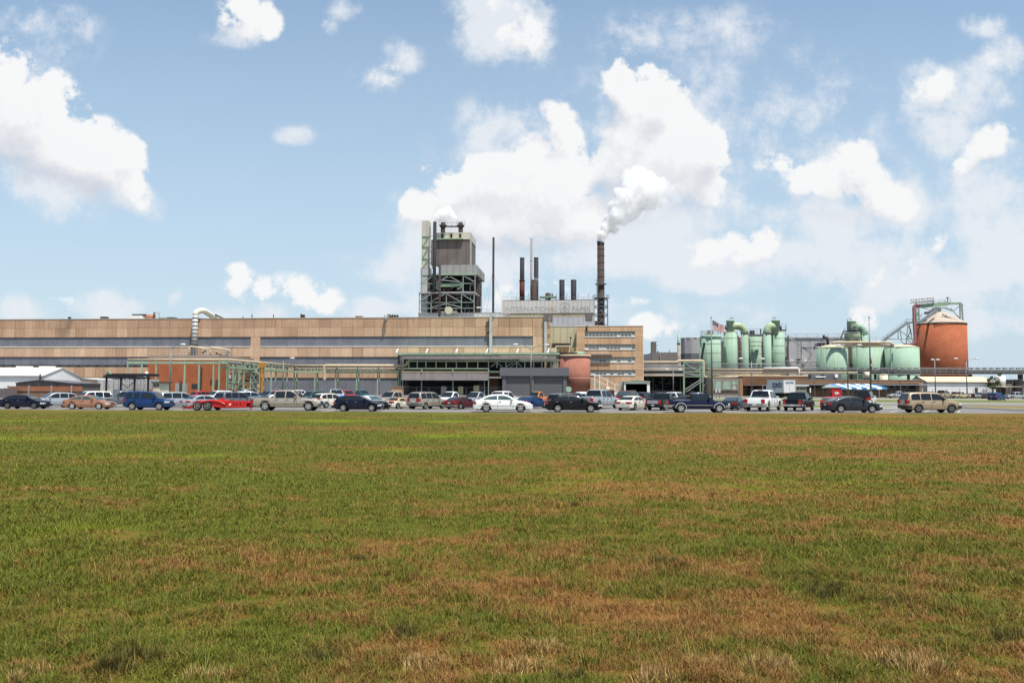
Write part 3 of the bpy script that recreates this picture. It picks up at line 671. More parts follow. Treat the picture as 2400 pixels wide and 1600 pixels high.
zp = zt+1.0
part(t, 'deck', RUSTB, lambda b: b.box(MU(1303,-15,830), MU(1352,-15,830), -15, -9.5, zp, zp+.25))
part(t, 'railing', ORANGE, lambda b: b.rail([(MU(1306,-15),-15,zp+.25),(MU(1351,-15),-15,zp+.25)], 1.2, 1.2, .12))
part(t, 'frame', CREAM, lambda b: [b.bar((MU(1303,-14),-14,MZ(811,-14,1320)),(MU(1338,-14),-14,MZ(811,-14,1320)),.28), b.bar((MU(1303,-14),-14,MZ(811,-14,1320)),(MU(1303,-14),-14,zp+.25),.28),
     b.bar((MU(1335,-14),-14,MZ(811,-14,1320)),(MU(1335,-14),-14,zp+.25),.28), b.bar((MU(1343,-14.5),-14.5,MZ(815,-14,1342)),(MU(1343,-14.5),-14.5,zp+.25),.22), b.bar((MU(1351,-14.5),-14.5,MZ(815,-14,1350)),(MU(1351,-14.5),-14.5,zp+.25),.22),
     b.bar((MU(1303,-14),-14,MZ(822,-14,1303)),(MU(1310,-14.3),-14.3,zp+.9),.25)])
part(t, 'lamp_mast', DARKM, lambda b: [b.tube([(MU(1336,-13),-13,zp+.25),(MU(1337.5,-13),-13,MZ(791,-13,1337))], .12, 8), b.tube([(MU(1337.5,-13),-13,MZ(792.5,-13,1337)),(MU(1337.5,-13),-13,MZ(789.5,-13,1337))], .3, 8)])
t = mthing('outside_stair', 'green outside stair with white handrails by the tiled tank', 'staircase', MU(1412,-16), -16)
def st(b):
    p, q = MP(1384,893,-16), MP(1438,921,-16)
    b.bar(p, q, .25, .3); b.bar((p[0],-14.6,p[2]), (q[0],-14.6,q[2]), .25, .3)
    for i in range(19): 
        x = Vector(p).lerp(Vector(q), i/18); b.box(x.x-.2, x.x+.2, -15.9, -14.7, x.z+.1, x.z+.16)
part(t, 'flight', GREEN, st)
part(t, 'handrail', WHITE, lambda b: [b.bar(MP(1384,875,-16.1), MP(1394,880,-16.1), .16), b.bar(MP(1394,880.3,-16.1), MP(1405,880.3,-16.1), .16), b.bar(MP(1405,880.3,-16.1), MP(1441,900.5,-16.1), .16), b.bar(MP(1441,900.5,-16.1), MP(1450,900.5,-16.1), .16), b.bar(MP(1385,886,-16.1), MP(1440,911,-16.1), .12)])
part(t, 'post', WHITE, lambda b: [b.bar(MP(x,y0,-16.1), (MU(x,-16.1,910),-16.1,z), .2) for x, y0, z in ((1394,880,0),(1404.5,880,0),(1424,891,.6),(1441,900.5,0))])
part(t, 'landing', GREEN, lambda b: b.pb(1393,1405,902.5,905,-16.05,1.6))

# ================================================================== grey roller door building
t = mthing('garage_building', 'dark grey flat roofed garage with two wide roller doors', 'garage', MU(1250,-24), -24)
part(t, 'wall', GREYD, pbx(1177,1328,862,None,-23.4,16))
part(t, 'fascia', mat('grey_fascia', (.125,.122,.135), .7, .06, .3), pbx(1171.5,1332.5,861.3,880.8,-24.3,17.5))
ROLL = mat('grey_roller_door', (.105,.105,.108), .65, .08, .3)
for a, c in ((1187,1243.5),(1252,1319.5)): part(t, 'roller_door', ROLL, pbx(a,c,882.5,None,-23.55,.14))
part(t, 'pilaster', GREYD, lambda b: [b.pb(a,c,881.2,None,-23.9,.5) for a,c in ((1177.5,1186.5),(1244,1251.5),(1320,1328))])
t = mthing('brick_annex', 'narrow brown brick annex under a thin roof slab', 'annex', MU(1160,-10), -10)
part(t, 'wall', BRICKB, pbx(1143,1172,872,None,-10,8)); part(t, 'roof', PIPEG, pbx(1143,1176,882.5,886,-14,4))
part(t, 'window', GLASS, pbx(1153,1166,906,912,-10.06,.1)); part(t, 'door', DARKM, pbx(1166.5,1171,887,None,-10.08,.1))

# ================================================================== green loading shed in front of the mill
V = -14
t = mthing('loading_shed', 'mint green framed loading shed with open bay under a grey awning', 'loading shed', MU(1040,V), V)
zb = lambda y: MZ(y, V, 1050)
part(t, 'fascia', GREEN, lambda b: b.pb(928.5,1311,826.3,831,V-1.2,1.0))
part(t, 'roof', GREEN, lambda b: b.box(MU(928.5,V), MU(1311,V), V-.2, -.4, zb(829), zb(828)))
for px in (930.5,1000.5,1070.5,1141.5,1213,1285):
    part(t, 'bracket', WHITE, lambda b: b.bar(MP(px-2,827,V-.8), MP(px+2,817.5,V+.4), .3))
part(t, 'back_wall', DARK, pbx(932,1172,832,None,-8,.5))  # wall coloured near-black to paint the shade of the open bay
part(t, 'girder', GREEN, lambda b: [b.pb(933,1146,861.8,865,V,.6), b.pb(1146,1172,868.6,872.4,V,.6), b.pb(950,1311,845.5,847.2,V,.5)])
for px in (958,977.8,998,1022,1045.6,1069.6,1094.6,1119.6,1144.7,1164.6,1185.8,1210.8,1230,1250.5,1270,1292,1305):
    part(t, 'post', GREEN, lambda b: b.pb(px-1,px+1,847.4,861.6,V+.1,.35))
part(t, 'brace', STEELM, lambda b: [b.bar(MP(a,y0,V+.3), MP(c,y1,V+.3), .2) for a,y0,c,y1 in ((1150,860,1163,850),(1166,850,1178,860),(1196,860,1210,850),(1213,850,1222,859),(1292,859,1304,849),(1202,849,1186,860))])
part(t, 'louvre', DARKM, lambda b: [b.pb(952,1172,y,y+1.2,V+2,.2) for y in (850,854,858)]+[b.pb(1172,1311,y,y+1.2,V+2,.2) for y in (850,854,858)])
part(t, 'awning', mat('weathered_awning', (.26,.235,.225), .75, .12, .3, .6, (.16,.1,.08)), lambda b: b.pb(941,1144.5,871.8,890.8,V-1.6,3))
part(t, 'awning_edge', PIPEC, lambda b: b.pb(941,1144.5,869.8,871.6,V-1.7,3.1))
for px in (943.5,988,1061.3,1135.4,1145):
    part(t, 'column', STEELM, lambda b: b.pb(px-1,px+1,865 if px>1140 else 891,None,V-.6,.35))
for px in (988,1061.3): part(t, 'hanger', GREEN, lambda b: b.pb(px-1,px+1,865,872.5,V-1.9,.25))
part(t, 'pump', DARKM, lambda b: [b.lathe([(1.6,0),(1.6,3.2),(.6,4.2)], (MU(1130,-11),-11), 16), b.lathe([(.8,0),(.8,5)], (MU(955,-11),-11), 12), b.tube([MP(955,892,-11),MP(958,903,-11),MP(962,905,-11)], .2)])
for a,c,y,m in ((1034,1046,905,PIPEG),(1074,1085,905.5,YELW),(1110,1123,903,YELW)): part(t, 'cabinet', m, pbx(a,c,y,None,-12.5,1.4))
def bundle(name, label, y0s, m, v, px0, px1, r, drop):
    t = mthing(name, label, 'pipes', MU((px0+px1)/2, v), v)
    for i, y in enumerate(y0s):
        part(t, 'pipe', m, lambda b: b.tube([MP(px0+i*2.6,drop,v-.2*i)]+[MP(px0+i*2.6+1.6-1.6*math.cos(R(a)),y+1.6-1.6*math.sin(R(a)),v-.2*i) for a in (0,30,60,90)]+[MP(px1,y,v-.2*i)], r, 8))
    part(t, 'hanger', DARKM, lambda b: [b.pb(px,px+.7,y0s[0]-.5,y0s[-1]+1,v+.4,.1) for px in range(int(px0)+22, int(px1), 14)])
bundle('pipe_bundle', 'bundle of thin grey pipes bent down at the green shed corner', (833,835.5,838,840.5), PIPEG, V-.9, 938, 1303, .095, 876)

# big cream pipe entering the shed with an S bend
t = mthing('steam_main', 'thick cream steam pipe with a hook down and an S bend', 'pipe', MU(860,-11), -11)
v = -13
part(t, 'pipe', PIPEC, lambda b: b.tube([MP(761,893,v),MP(760.5,888,v),MP(760.5,862,v)]+[MP(767-6.5*math.cos(R(a)),862-5.5*math.sin(R(a)),v) for a in (20,40,60,80,90)]+[MP(947,857,v),MP(951,856,v),MP(954,852.5,v),MP(957,847,v),MP(961,844.5,v),MP(966,844,v)], .46, 12))
part(t, 'grey_run', mat('dull_main', (.25,.21,.17), .7, .15, .5), lambda b: b.tube([MP(966,844,v),MP(1222,844.5,v)], .5, 12))
part(t, 'clad_end', mat('cream_cladding', (.56,.47,.33), .6, .1, .5), lambda b: b.tube([MP(1217,842.8,v-.5),MP(1223,843.5,v-.5),MP(1310,843.8,v-.5),MP(1315,844,v-.5)], [.3,.56,.56,.45], 12))

# ================================================================== mint pipe rack running left
def rack(name, label, p, q, nposts, zt_, pipes, m=GREEN, beam=1.4, two=True, skip=(), saddles=True):
    p, q = Vector(p), Vector(q); d = (q-p).normalized(); nrm = Vector((-d.y, d.x, 0)); t = thing(name, label, 'pipe rack', mill(tuple((p+q)/2)), 'pipe racks in front of the mill')
    for i in range(nposts):
        if i in skip: continue
        a = p.lerp(q, i/(nposts-1))
        for k in ((0, 2.2) if two else (0,)):
            x = a+nrm*k; part(t, 'post', m, lambda b: b.bar((x.x,x.y,0), (x.x,x.y,zt_), .31))
        if two: part(t, 'crossbeam', m, lambda b: b.bar((a.x,a.y,zt_-.15), tuple(a+nrm*2.2+Vector((0,0,zt_-.15))), .3))
    part(t, 'beam', m, lambda b: [b.bar((p.x,p.y,zt_-beam), (q.x,q.y,zt_-beam), .4, .5)]+([b.bar(tuple(p+nrm*2.2+Vector((0,0,zt_-beam))), tuple(q+nrm*2.2+Vector((0,0,zt_-beam))), .4, .5)] if two else []))
    for (off, dz, r, mm) in pipes:
        part(t, 'pipe', mm, lambda b: b.tube([tuple(p+nrm*off+Vector((0,0,zt_+dz))), tuple(q+nrm*off+Vector((0,0,zt_+dz)))], r, 10))
    if saddles: part(t, 'saddle', m, lambda b: [b.bar(tuple(p.lerp(q,i/(nposts*3))+Vector((0,0,zt_-beam))), tuple(p.lerp(q,i/(nposts*3))+Vector((0,0,zt_-.5))), .25) for i in range(nposts*3+1)])
    return t
vn, vf = -60, -12
zr = MZ(845.5, vn, 420); zf = MZ(860.3, vf, 730)
A = Vector((MU(300,vn,850), vn, 0)); B = Vector((MU(535,vn,850), vn, 0)); C = Vector((MU(690,vf,860), vf, 0)); D = Vector((MU(935,vf,860), vf, 0))
rack('pipe_rack', 'mint pipe rack with single posts before the red brick building', A, B, 8, zr, ((0,.32,.27,PIPEC),(1.2,.25,.15,PIPEG)), two=False, beam=.45, saddles=False)
rack('pipe_rack', 'slanting mint pipe rack behind the beige crew cab pickup', B, C, 6, zr, ((0,.32,.27,PIPEC),(.8,-.2,.2,PIPEG),(1.5,.2,.2,PIPEC),(2.0,-.5,.25,PIPEG)), beam=1.6)
rack('pipe_rack', 'mint pipe rack with double posts reaching the loading shed', C, D, 6, zf+.1, ((0,.40,.34,PIPEC),(.6,-.85,.3,PIPEC),(1.4,-.6,.3,PIPEG)), beam=1.6)
# process frame with valves and ladders between the racks
t = mthing('process_frame', 'crowded steel frame of pipes and ladders by the yellow post', 'steel frame', MU(560,-45), -45)
b = MB(mill)
for px in (533,547,561,573,588):
    b.bar((MU(px,-45),-45,0),(MU(px,-45),-45,MZ(848,-45,px)),.3); b.bar((MU(px+4,-40),-40,0),(MU(px+4,-40),-40,MZ(850,-40,px)),.25)
for y in (853,862,870,894,908): b.bar(MP(531,y,-45), MP(612,y+2,-45), .22)
b.build('frame', GREEN, t)
b = MB(mill)
for i in range(46):
    px, y = random.uniform(533,612), random.uniform(848,905); w_ = random.uniform(3,18)
    if random.random() < .5: b.tube([MP(px,y,-44), MP(min(614,px+w_),y,-44)], random.uniform(.08,.2), 6)
    else: b.tube([MP(px,y,-43.5), MP(px,min(918,y+w_*1.3),-43.5)], random.uniform(.08,.22), 6)
b.build('small_pipes', PIPEG, t)
b = MB(mill)
for i in range(26):
    px, y = random.uniform(536,606), random.uniform(850,918); b.pb(px,px+random.uniform(2,7),y,y+random.uniform(2,7),-42,random.uniform(.5,1.5))
b.build('valve', DARKM, t)
part(t, 'brace', STEELM, lambda b: [b.bar(MP(a,y0,-45.2), MP(c,y1,-45.2), .14) for a,y0,c,y1 in ((533,895,547,915),(547,895,533,915),(547,895,561,915),(588,875,601,895),(601,875,588,895),(588,895,601,915),(612,870,628,892),(628,870,612,892))])
part(t, 'cover_panel', CREAM, pbx(588,607,868,None,-41,.3))
t = mthing('yellow_column', 'rusty yellow painted ladder column beside the process frame', 'column', MU(612,-46), -46)
part(t, 'shaft', ORANGE, lambda b: [b.pb(608,610,849,None,-46,.4), b.pb(614,616,849,None,-46,.4)]); part(t, 'ladder', ORANGE, lambda b: [b.pb(610,614,y,y+.8,-46,.1) for y in range(852,922,3)])
part(t, 'head', ORANGE, pbx(606,618,849,861,-46.2,1.2))
# red brick building at left with railed roof
t = mthing('brick_building', 'red orange brick building with railed roof behind the mint rack', 'brick building', MU(430,-36), -36)
part(t, 'wall', BRICK, pbx(347,514,839,None,-36,22)); zbk = MZ(839,-36,430)
part(t, 'parapet', mat('grey_parapet', (.30,.24,.2), .8, .1, .5), lambda b: b.box(MU(346.5,-36), MU(514.5,-36), -36.15, -14, zbk, zbk+.8))
part(t, 'railing', PIPEG, lambda b: b.rail([(MU(348,-35.8),-35.8,zbk+.8),(MU(513,-35.8),-35.8,zbk+.8)], 1.7, 1.8, .09))
for a,c,y in ((410.5,420,898),(427,439,898)): part(t, 'garage_door', PIPEG, pbx(a,c,y,None,-36.12,.1))
part(t, 'window', GLASS, pbx(449,465,899,910,-36.1,.1)); part(t, 'door', DARKM, pbx(421,426,893,None,-36.1,.1))
part(t, 'downpipe', DARKM, pbx(469.5,472.5,860,None,-36.3,.3)); part(t, 'light_box', WHITE, pbx(341.5,346,871,878,-36.6,.6)); 
part(t, 'wall_box', DARKM, lambda b: [b.pb(493,498,888,893,-36.4,.4), b.pb(505,509,889,906,-36.5,.5)])
t = mthing('roof_piping', 'cream pipe loop and valves on the red brick building roof', 'pipe', MU(490,-30), -30)
part(t, 'pipe', PIPEC, lambda b: [b.tube([MP(444,838,-30),MP(444,813,-30),MP(446,812,-30),MP(491,818,-26),MP(493,822,-26),MP(493,836,-26)], .3, 8), b.tube([MP(493,815,-30),MP(496,814.3,-30),MP(536,819,-24),MP(538,822,-24),MP(536,826,-24)], .3, 8)])
part(t, 'valve', DARKM, lambda b: [b.pb(px,px+3,y,y+4,-29,.8) for px, y in ((473,824),(478,821),(505,826),(512,829),(531,824),(529,830),(518,832))])
part(t, 'stand', PIPEG, lambda b: [b.bar(MP(px,y,-29), MP(px,838,-29), .2) for px, y in ((460,815),(531,820),(535,819),(528,826))])

# ================================================================== far left yard
zs = lambda y, v, px=100: MZ(y, v, px)
t = mthing('white_shed', 'white gabled shed with bright metal roof at far left', 'shed', MU(90,-78), -78)
va = -78; vr = -66; vm = -72; ue, up_, ur = MU(104,va,890), MU(145,vm,890), MU(187,vr,890); ul = MU(-60,va,890)
ze, zpk = zs(880,va,104), zs(861.5,vm,145)
part(t, 'wall', WHITE, lambda b: [b.add([(ul,va,0),(ue,va,0),(ue,va,ze),(ul,va,ze)], [(0,1,2,3)]), b.add([(ue,va,0),(ur,vr,0),(ur,vr,ze),(up_,vm,zpk-.2),(ue,va,ze)], [(0,1,2,3,4)]), b.add([(ul,vr,0),(ul,vr,ze),(ur,vr,ze),(ur,vr,0)], [(0,1,2,3)])])
part(t, 'roof', WHITER, lambda b: [b.add([(ul,va-.3,ze+.02),(ue+.2,va-.3,ze+.02),(up_+.1,vm,zpk),(ul,vm,zpk)], [(0,1,2,3)]), b.add([(ul,vm,zpk),(up_+.1,vm,zpk),(ur+.2,vr+.3,ze+.02),(ul,vr+.3,ze+.02)], [(0,1,2,3)])])
part(t, 'verge', DUCT, lambda b: [b.bar((ue+.1,va-.35,ze-.05),(up_+.1,vm-.05,zpk-.1),.12,.25), b.bar((up_+.1,vm-.05,zpk-.1),(ur+.2,vr+.2,ze-.1),.12,.25), b.bar((ul,va-.35,ze-.08),(ue,va-.35,ze-.08),.12,.25)])
part(t, 'ridge_vent', WHITE, lambda b: [b.box(MU(a,vm-.5,859), MU(c,vm-.5,859), vm-.6, vm+.6, zpk-.3, zpk+.36) for a,c in ((38,70),(92,123))])
part(t, 'downpipe', RUSTB, lambda b: b.tube([(MU(95,va-.4),va-.4,zs(876,va,95)),(MU(95,va-.4),va-.4,zs(893,va,95))],.18,8))
t = mthing('lean_to', 'low cream lean-to joined to the white gabled shed', 'shed', MU(206,-72), -72)
part(t, 'wall', CREAM, pbx(186,228,891,None,-72,6)); part(t, 'roof', WHITER, lambda b: b.add([(MU(186,-73),-73,zs(886,-73,186)),(MU(228,-73),-73,zs(889,-73,228)),(MU(228,-73),-66,zs(889,-73,228)+.1),(MU(186,-73),-66,zs(886,-73,186)+.1)], [(0,1,2,3)]))
part(t, 'canopy', TANB, pbx(200,227,892.5,895,-74.5,2.4)); part(t, 'door', DARKM, pbx(206,212,900,None,-72.1,.1))
t = mthing('grey_hut', 'low pitched grey hut behind the brown boarded fence', 'hut', MU(105,-96), -96)
def hut(b):
    x0,x1,xm = MU(39,-96), MU(178,-96), MU(94,-96); b.prism([(x0,0),(x1,0),(x1,zs(899.5,-96,178)),(xm,zs(891.5,-96,94)),(x0,zs(898,-96,39))], -96, -88)
part(t, 'wall', TAUPE, hut)
part(t, 'roof', GREYD, lambda b: [b.bar((MU(38,-96.2),-92.2,zs(897.6,-96,39)+.05),(MU(94,-96.2),-92.2,zs(891.2,-96,94)+.08),8.4,.12), b.bar((MU(94,-96.2),-92.2,zs(891.2,-96,94)+.08),(MU(179,-96.2),-92.2,zs(899.2,-96,178)+.05),8.4,.12)])
part(t, 'window', GLASS, lambda b: [b.pb(76,82,900,903,-96.1,.1), b.pb(127,133,899,904,-96.1,.1)])
t = mthing('boarded_fence', 'brown and tan boarded fence behind the left cars', 'fence', MU(105,-104), -104)
part(t, 'boards', mat('rusty_boards', (.27,.10,.05), .9, .2, .4, .5, (.2,.15,.1)), pbx(18,192,905,916,-104,.12)); part(t, 'lower_boards', mat('grey_brown_boards', (.20,.12,.08), .9, .2, .4), pbx(18,192,916,None,-104.05,.15))
part(t, 'rail', TANB, pbx(18,192,914,915.5,-104.2,.1)); part(t, 'post', PIPEG, lambda b: [b.pb(px,px+2.4,903,None,-104.3,.2) for px in (17,66,119,166)])
t = mthing('dark_container', 'dark grey container at the left picture edge', 'container', MU(4,-108), -108)
part(t, 'body', TAUPE, pbx(-30,13,910,None,-108,3)); part(t, 'door_frame', GREYD, pbx(10,13.5,909,None,-108.1,.2))
t = mthing('black_canopy', 'black steel canopy on posts before white trailers', 'canopy', MU(297,-84), -84)
zk = zs(880,-84,297)
part(t, 'roof', BLACK, lambda b: [b.bar(MP(243,881,-84), MP(352,885.5,-84), .35, .35), b.box(MU(248,-84), MU(344,-84), -84, -79, zk-.1, zk+.45), b.truss(MP(250,884,-84.2), MP(345,888,-84.2), .7, 14, .1)])
part(t, 'post', BLACK, lambda b: [b.pb(px,px+3,880,None,-84,.35) for px in (247,281,313,345)]); part(t, 'brace', DARKM, lambda b: [b.bar(MP(284,896,-84),MP(298,909,-84),.12), b.bar(MP(312,896,-84),MP(298,909,-84),.12)])
part(t, 'hoist', GREEN, lambda b: [b.pb(249.5,252,866,881,-84,.35), b.bar(MP(251,867,-84),MP(261,878,-84),.25), b.bar(MP(252,873,-84),MP(258,878,-84),.18)])
for i, (a,c,l) in enumerate(((229,281,'weathered white trailer under the left end of the black canopy'),(284,313,'weathered white trailer with braced middle bay of the black canopy'),(318,358,'weathered white trailer under the right end of the black canopy'))):
    t = mthing('box_trailer', l, 'trailer', MU((a+c)/2,-76), -76, 'white trailers under the black canopy')
    part(t, 'body', DUCT, pbx(a,c,889,912,-76,2.6)); part(t, 'door_seam', GREYD, lambda b: [b.pb(x,x+.6,890,911,-76.04,.1) for x in np.linspace(a+3,c-4,5)])
    part(t, 'wheel', BLACK, lambda b: [b.tube([(MU(x,-76),-76,.5),(MU(x,-76),-75.5,.5)], .5, 14) for x in (a+8,c-8)])
    part(t, 'lamp', WHITE, lambda b: [b.pb(x,x+2,897,899,-76.05,.1) for x in (a+6,(a+c)/2)])
t = mthing('flat_hut', 'small dark roofed hut right of the white trailers', 'hut', MU(367,-80), -80)
part(t, 'wall', CREAM, pbx(357,375,897,None,-80,4)); part(t, 'roof', DARKM, pbx(355,377,894.5,897,-80.4,5)); part(t, 'window', GLASS, lambda b: [b.pb(360,365,901,905,-80.1,.1), b.pb(367,372,901,905,-80.1,.1)])
t = mthing('white_tank', 'small white tank beside the mint posts of the rack', 'tank', MU(343.5,-40), -40)
part(t, 'shell', WHITE, lambda b: b.lathe([(.35,0),(.35,MZ(873,-40,343)),(.1,MZ(870,-40,343))], (MU(343.5,-40),-40), 12)); part(t, 'bracket', PIPEG, pbx(340,347,878,879,-40.4,.6))

# ================================================================== carport with open front
v = -44
t = mthing('carport', 'white framed gabled carport with dark open front', 'carport', MU(1490,v), v)
zr_, ze_ = MZ(891.2,v,1490), MZ(894.5,v,1490)
u0, u1, ui0, ui1 = MU(1463,v,900), MU(1523,v,900), MU(1466.5,v,905), MU(1516.5,v,905)
def cfront(b):
    zo = MZ(899,v,1490); b.box(u0, ui0, v, v+.2, 0, ze_); b.box(ui1, u1, v, v+.2, 0, ze_)
    b.prism([(ui0,zo),(ui1,zo),(ui1,ze_),(u0,ze_),((u0+u1)/2,zr_),(u1,ze_)][0:0] or [(u0,ze_),(ui0,ze_-.001),(ui0,zo),(ui1,zo),(ui1,ze_-.001),(u1,ze_),((u0+u1)/2,zr_)], v, v+.2)
part(t, 'front_frame', WHITE, cfront)
part(t, 'wall', mat('ribbed_tan_sheet', (.36,.32,.28), .7, .1, .4), lambda b: [b.box(u0-.02, u0+.1, v+.25, v+13, 0, ze_), b.box(u1-.1, u1+.02, v+.25, v+13, 0, ze_), b.box(u0+.1, u1-.1, v+12.8, v+13, 0, ze_)])
part(t, 'side_sheet', mat('ribbed_tan_sheet', (.36,.32,.28)), lambda b: b.pb(1450,1463,894,None,v+3,.2))
part(t, 'roof', DUCT, lambda b: [b.bar((u0-.2,v+6.4,ze_+.05),((u0+u1)/2,v+6.4,zr_+.08),13.4,.12), b.bar(((u0+u1)/2,v+6.4,zr_+.08),(u1+.2,v+6.4,ze_+.05),13.4,.12)])
part(t, 'shade_lining', DARK, lambda b: [b.box(u0+.12, u1-.12, v+12.5, v+12.75, 0, ze_-.1), b.box(u0+.12, u0+.2, v+.4, v+12.4, 0, ze_-.1), b.box(u1-.2, u1-.12, v+.4, v+12.4, 0, ze_-.1)])  # near-black sheets paint the shade inside, in front of the tan walls
# ================================================================== power house with the sign
V = 62
u0, u1 = MU(1176.5, V, 720), MU(1393, V, 720)
t = mthing('power_house', 'pale grey power house carrying the faded sign above the mill roof', 'power house', (u0+u1)/2, V)
part(t, 'wall', GREYL, lambda b: [b.box(u0, u1, V+.6, V+40, 0, MZ(704,V,1285))])
part(t, 'sign_wall', mat('sign_sheet', (.50,.48,.45), .65, .06, .2, .35, (.36,.30,.26), lines=1.6), lambda b: b.pb(1176.5,1393,704,733.4,V,.6))
part(t, 'lower_wall', mat('lower_grey_sheet', (.43,.42,.43), .65, .1, .2, .4, (.3,.27,.26), lines=2.0), lambda b: b.pb(1276,1394.5,742.2,None,V,.6))
part(t, 'stained_band', mat('stained_yellow_sheet', (.40,.35,.23), .8, .25, .35, .9, (.13,.08,.045), lines=1.2), lambda b: b.pb(1181,1389,733.6,742,V+.25,.4))
part(t, 'louvre_box', TAUPE, lambda b: b.pb(1276,1295,734.5,752,V-.25,.6)); part(t, 'louvre_box', TAUPE, lambda b: b.pb(1372.5,1388.5,734.5,750,V-.2,.6)); part(t, 'louvre_box', mat('mauve_sheet', (.28,.24,.25)), lambda b: b.pb(1180.5,1196,734.5,744,V-.1,.5))
part(t, 'roof_edge', DARKM, lambda b: b.pb(1179,1391,702.6,703.8,V+.3,1.2)); part(t, 'roof', GREYD, lambda b: b.box(u0+.3, u1-.3, V+1.6, V+39.7, MZ(704,V,1285), MZ(704,V,1285)+.12))
part(t, 'railing', STEEL, lambda b: b.rail([MP(1178,702.4,V+.8),MP(1390,702.4,V+.8)], 1.1, 3.5, .08))
for px in (1211,1238,1304,1328,1355,1379): part(t, 'lamp_pole', STEEL, lambda b: [b.bar(MP(px,703,V+.5),MP(px,690.5,V+.5),.1), b.bar(MP(px,690.5,V+.5),MP(px+1.6,689,V+.5),.3)])
SIGN = mat('faded_sign_paint', (.35,.345,.34), .7, .12, .5); SIGNR = mat('rust_stained_letter', (.43,.26,.19), .8, .15, .5)
def text_mesh(name, s, px0, px1, py0, py1, v, m, parent, spacing=1.0, off=.012):
    cu = bpy.data.curves.new(name, 'FONT'); cu.body = s; cu.extrude = .03; cu.offset = off; cu.space_character = spacing
    o = bpy.data.objects.new(name, cu); COL.objects.link(o); bpy.context.view_layer.update()
    me = bpy.data.meshes.new_from_object(o.evaluated_get(bpy.context.evaluated_depsgraph_get())); bpy.data.objects.remove(o); bpy.data.curves.remove(cu)
    co_ = np.array([vv.co[:] for vv in me.vertices]); mn, mxx = co_.min(0), co_.max(0)
    a, z1 = M(px0, py0, v); c, z0 = M(px1, py1, v); b = MB(mill)
    vs = [(a+(p[0]-mn[0])/(mxx[0]-mn[0])*(c-a), v-.03+(.03-p[2]), z0+(p[1]-mn[1])/(mxx[1]-mn[1])*(z1-z0)) for p in co_]
    b.add(vs, [tuple(f.vertices) for f in me.polygons]); bpy.data.meshes.remove(me)
    return b.build(name, m, parent)
for s_, a, c, m in (('INTERN',1183.5,1239,SIGN),('ATION',1240.5,1289,SIGN),('A',1289.5,1298.5,SIGNR),('L',1300,1306.5,SIGN),('PAPER',1340.5,1385,SIGN)):
    text_mesh('sign_lettering', s_, a, c, 718.6, 729.2, V-.03, m, t, off=.022)
# round emblem: ring with a stylised tree (arrow over a split trunk)
def emblem(b):
    cu_, cz = M(1323.3, 721, V); r = MU(1336,V,721)-cu_; n = 40
    for k in range(n):
        a0, a1 = 2*math.pi*k/n, 2*math.pi*(k+1)/n
        b.add([(cu_+math.cos(a)*q, V-.06, cz+math.sin(a)*q) for a, q in ((a0,r),(a1,r),(a1,r*.86),(a0,r*.86))], [(0,1,2,3)])
    def poly(pts): b.add([(cu_+x*r, V-.065, cz+y*r) for x, y in pts], [tuple(range(len(pts)))])
    poly([(0,.72),(-.62,-.2),(-.40,-.2),(-.0,.42)]); poly([(0,.72),(0,.42),(.40,-.2),(.62,-.2)])
    poly([(-.30,-.2),(-.30,-.35),(-.62,-.35),(-.62,-.2)]); poly([(.30,-.2),(.62,-.2),(.62,-.35),(.30,-.35)])
    poly([(-.10,.36),(-.10,-.8),(-.22,-.78),(-.22,.10)]); poly([(.10,.36),(.22,.10),(.22,-.78),(.10,-.8)]); poly([(-.05,.4),(.05,.4),(.05,-.84),(-.05,-.84)])
part(t, 'sign_emblem', SIGN, emblem)
part(t, 'rust_streak', mat('pale_rust_streak', (.50,.40,.33), .8, .1, .8), lambda b: b.add([MP(1293.4,705,V-.02),MP(1295,705,V-.02),MP(1296.5,718,V-.02),MP(1291.6,718,V-.02)], [(0,3,2,1)]))
# low grey annexe between tower and sign wall
t = mthing('boiler_annexe', 'low pale grey annexe at the foot of the boiler tower', 'annex', MU(1075,48), 48)
part(t, 'wall', GREYL, pbx(979.5,1176,733.6,None,48,20)); part(t, 'railing', STEEL, lambda b: b.rail([MP(1128,733.4,48.3),MP(1176,733.4,48.3)], 1.4, 2.5, .08))
part(t, 'roof_edge', DUCT, lambda b: b.pb(979,1176.5,732.6,733.5,47.9,.4))

def stack(name, label, px0, px1, py0, py1, v, m, bands=(), cap=None, group='smokestacks on the power house', zbase=None, taper=0, lower=None):
    u = (MU(px0,v,(py0+py1)/2)+MU(px1,v,(py0+py1)/2))/2; r = (MU(px1,v,py1)-MU(px0,v,py1))/2
    zt_, z0 = MZ(py0,v,px0), (MZ(py1,v,px0) if zbase is None else zbase)
    t = thing(name, label, 'smokestack', mill((u, v, z0)), group)
    zl = z0
    if lower:
        zl = MZ(lower[0],v,px0); part(t, 'lower_shell', lower[1], lambda b: b.lathe([(r*1.14,z0),(r*1.14,zl)], (u,v), 24)); part(t, 'collar', RUSTB, lambda b: b.lathe([(r*1.3,zl-.3),(r*1.3,zl+.15)], (u,v), 24))
    part(t, 'shell', m, lambda b: b.lathe([(r,zl),(r*(1-taper),zt_),(r*(1-taper)*.86,zt_),(r*(1-taper)*.86,zt_-2)], (u,v), 24, cap=False))
    if cap: part(t, 'rim', cap, lambda b: b.lathe([(r*(1-taper)*1.04,MZ(py0+(8 if r>1.3 else 1.2),v,px0)),(r*(1-taper)*1.04,zt_+.05),(r*(1-taper)*.8,zt_+.05)], (u,v), 24, cap=False))
    for y in bands: z = MZ(y,v,px0); part(t, 'ring', RUSTB, lambda b: b.lathe([(r*1.025,z-.1),(r*1.025,z+.1)], (u,v), 24, cap=False))
    return t, u, r, zt_
zr0 = MZ(704,V,1285)
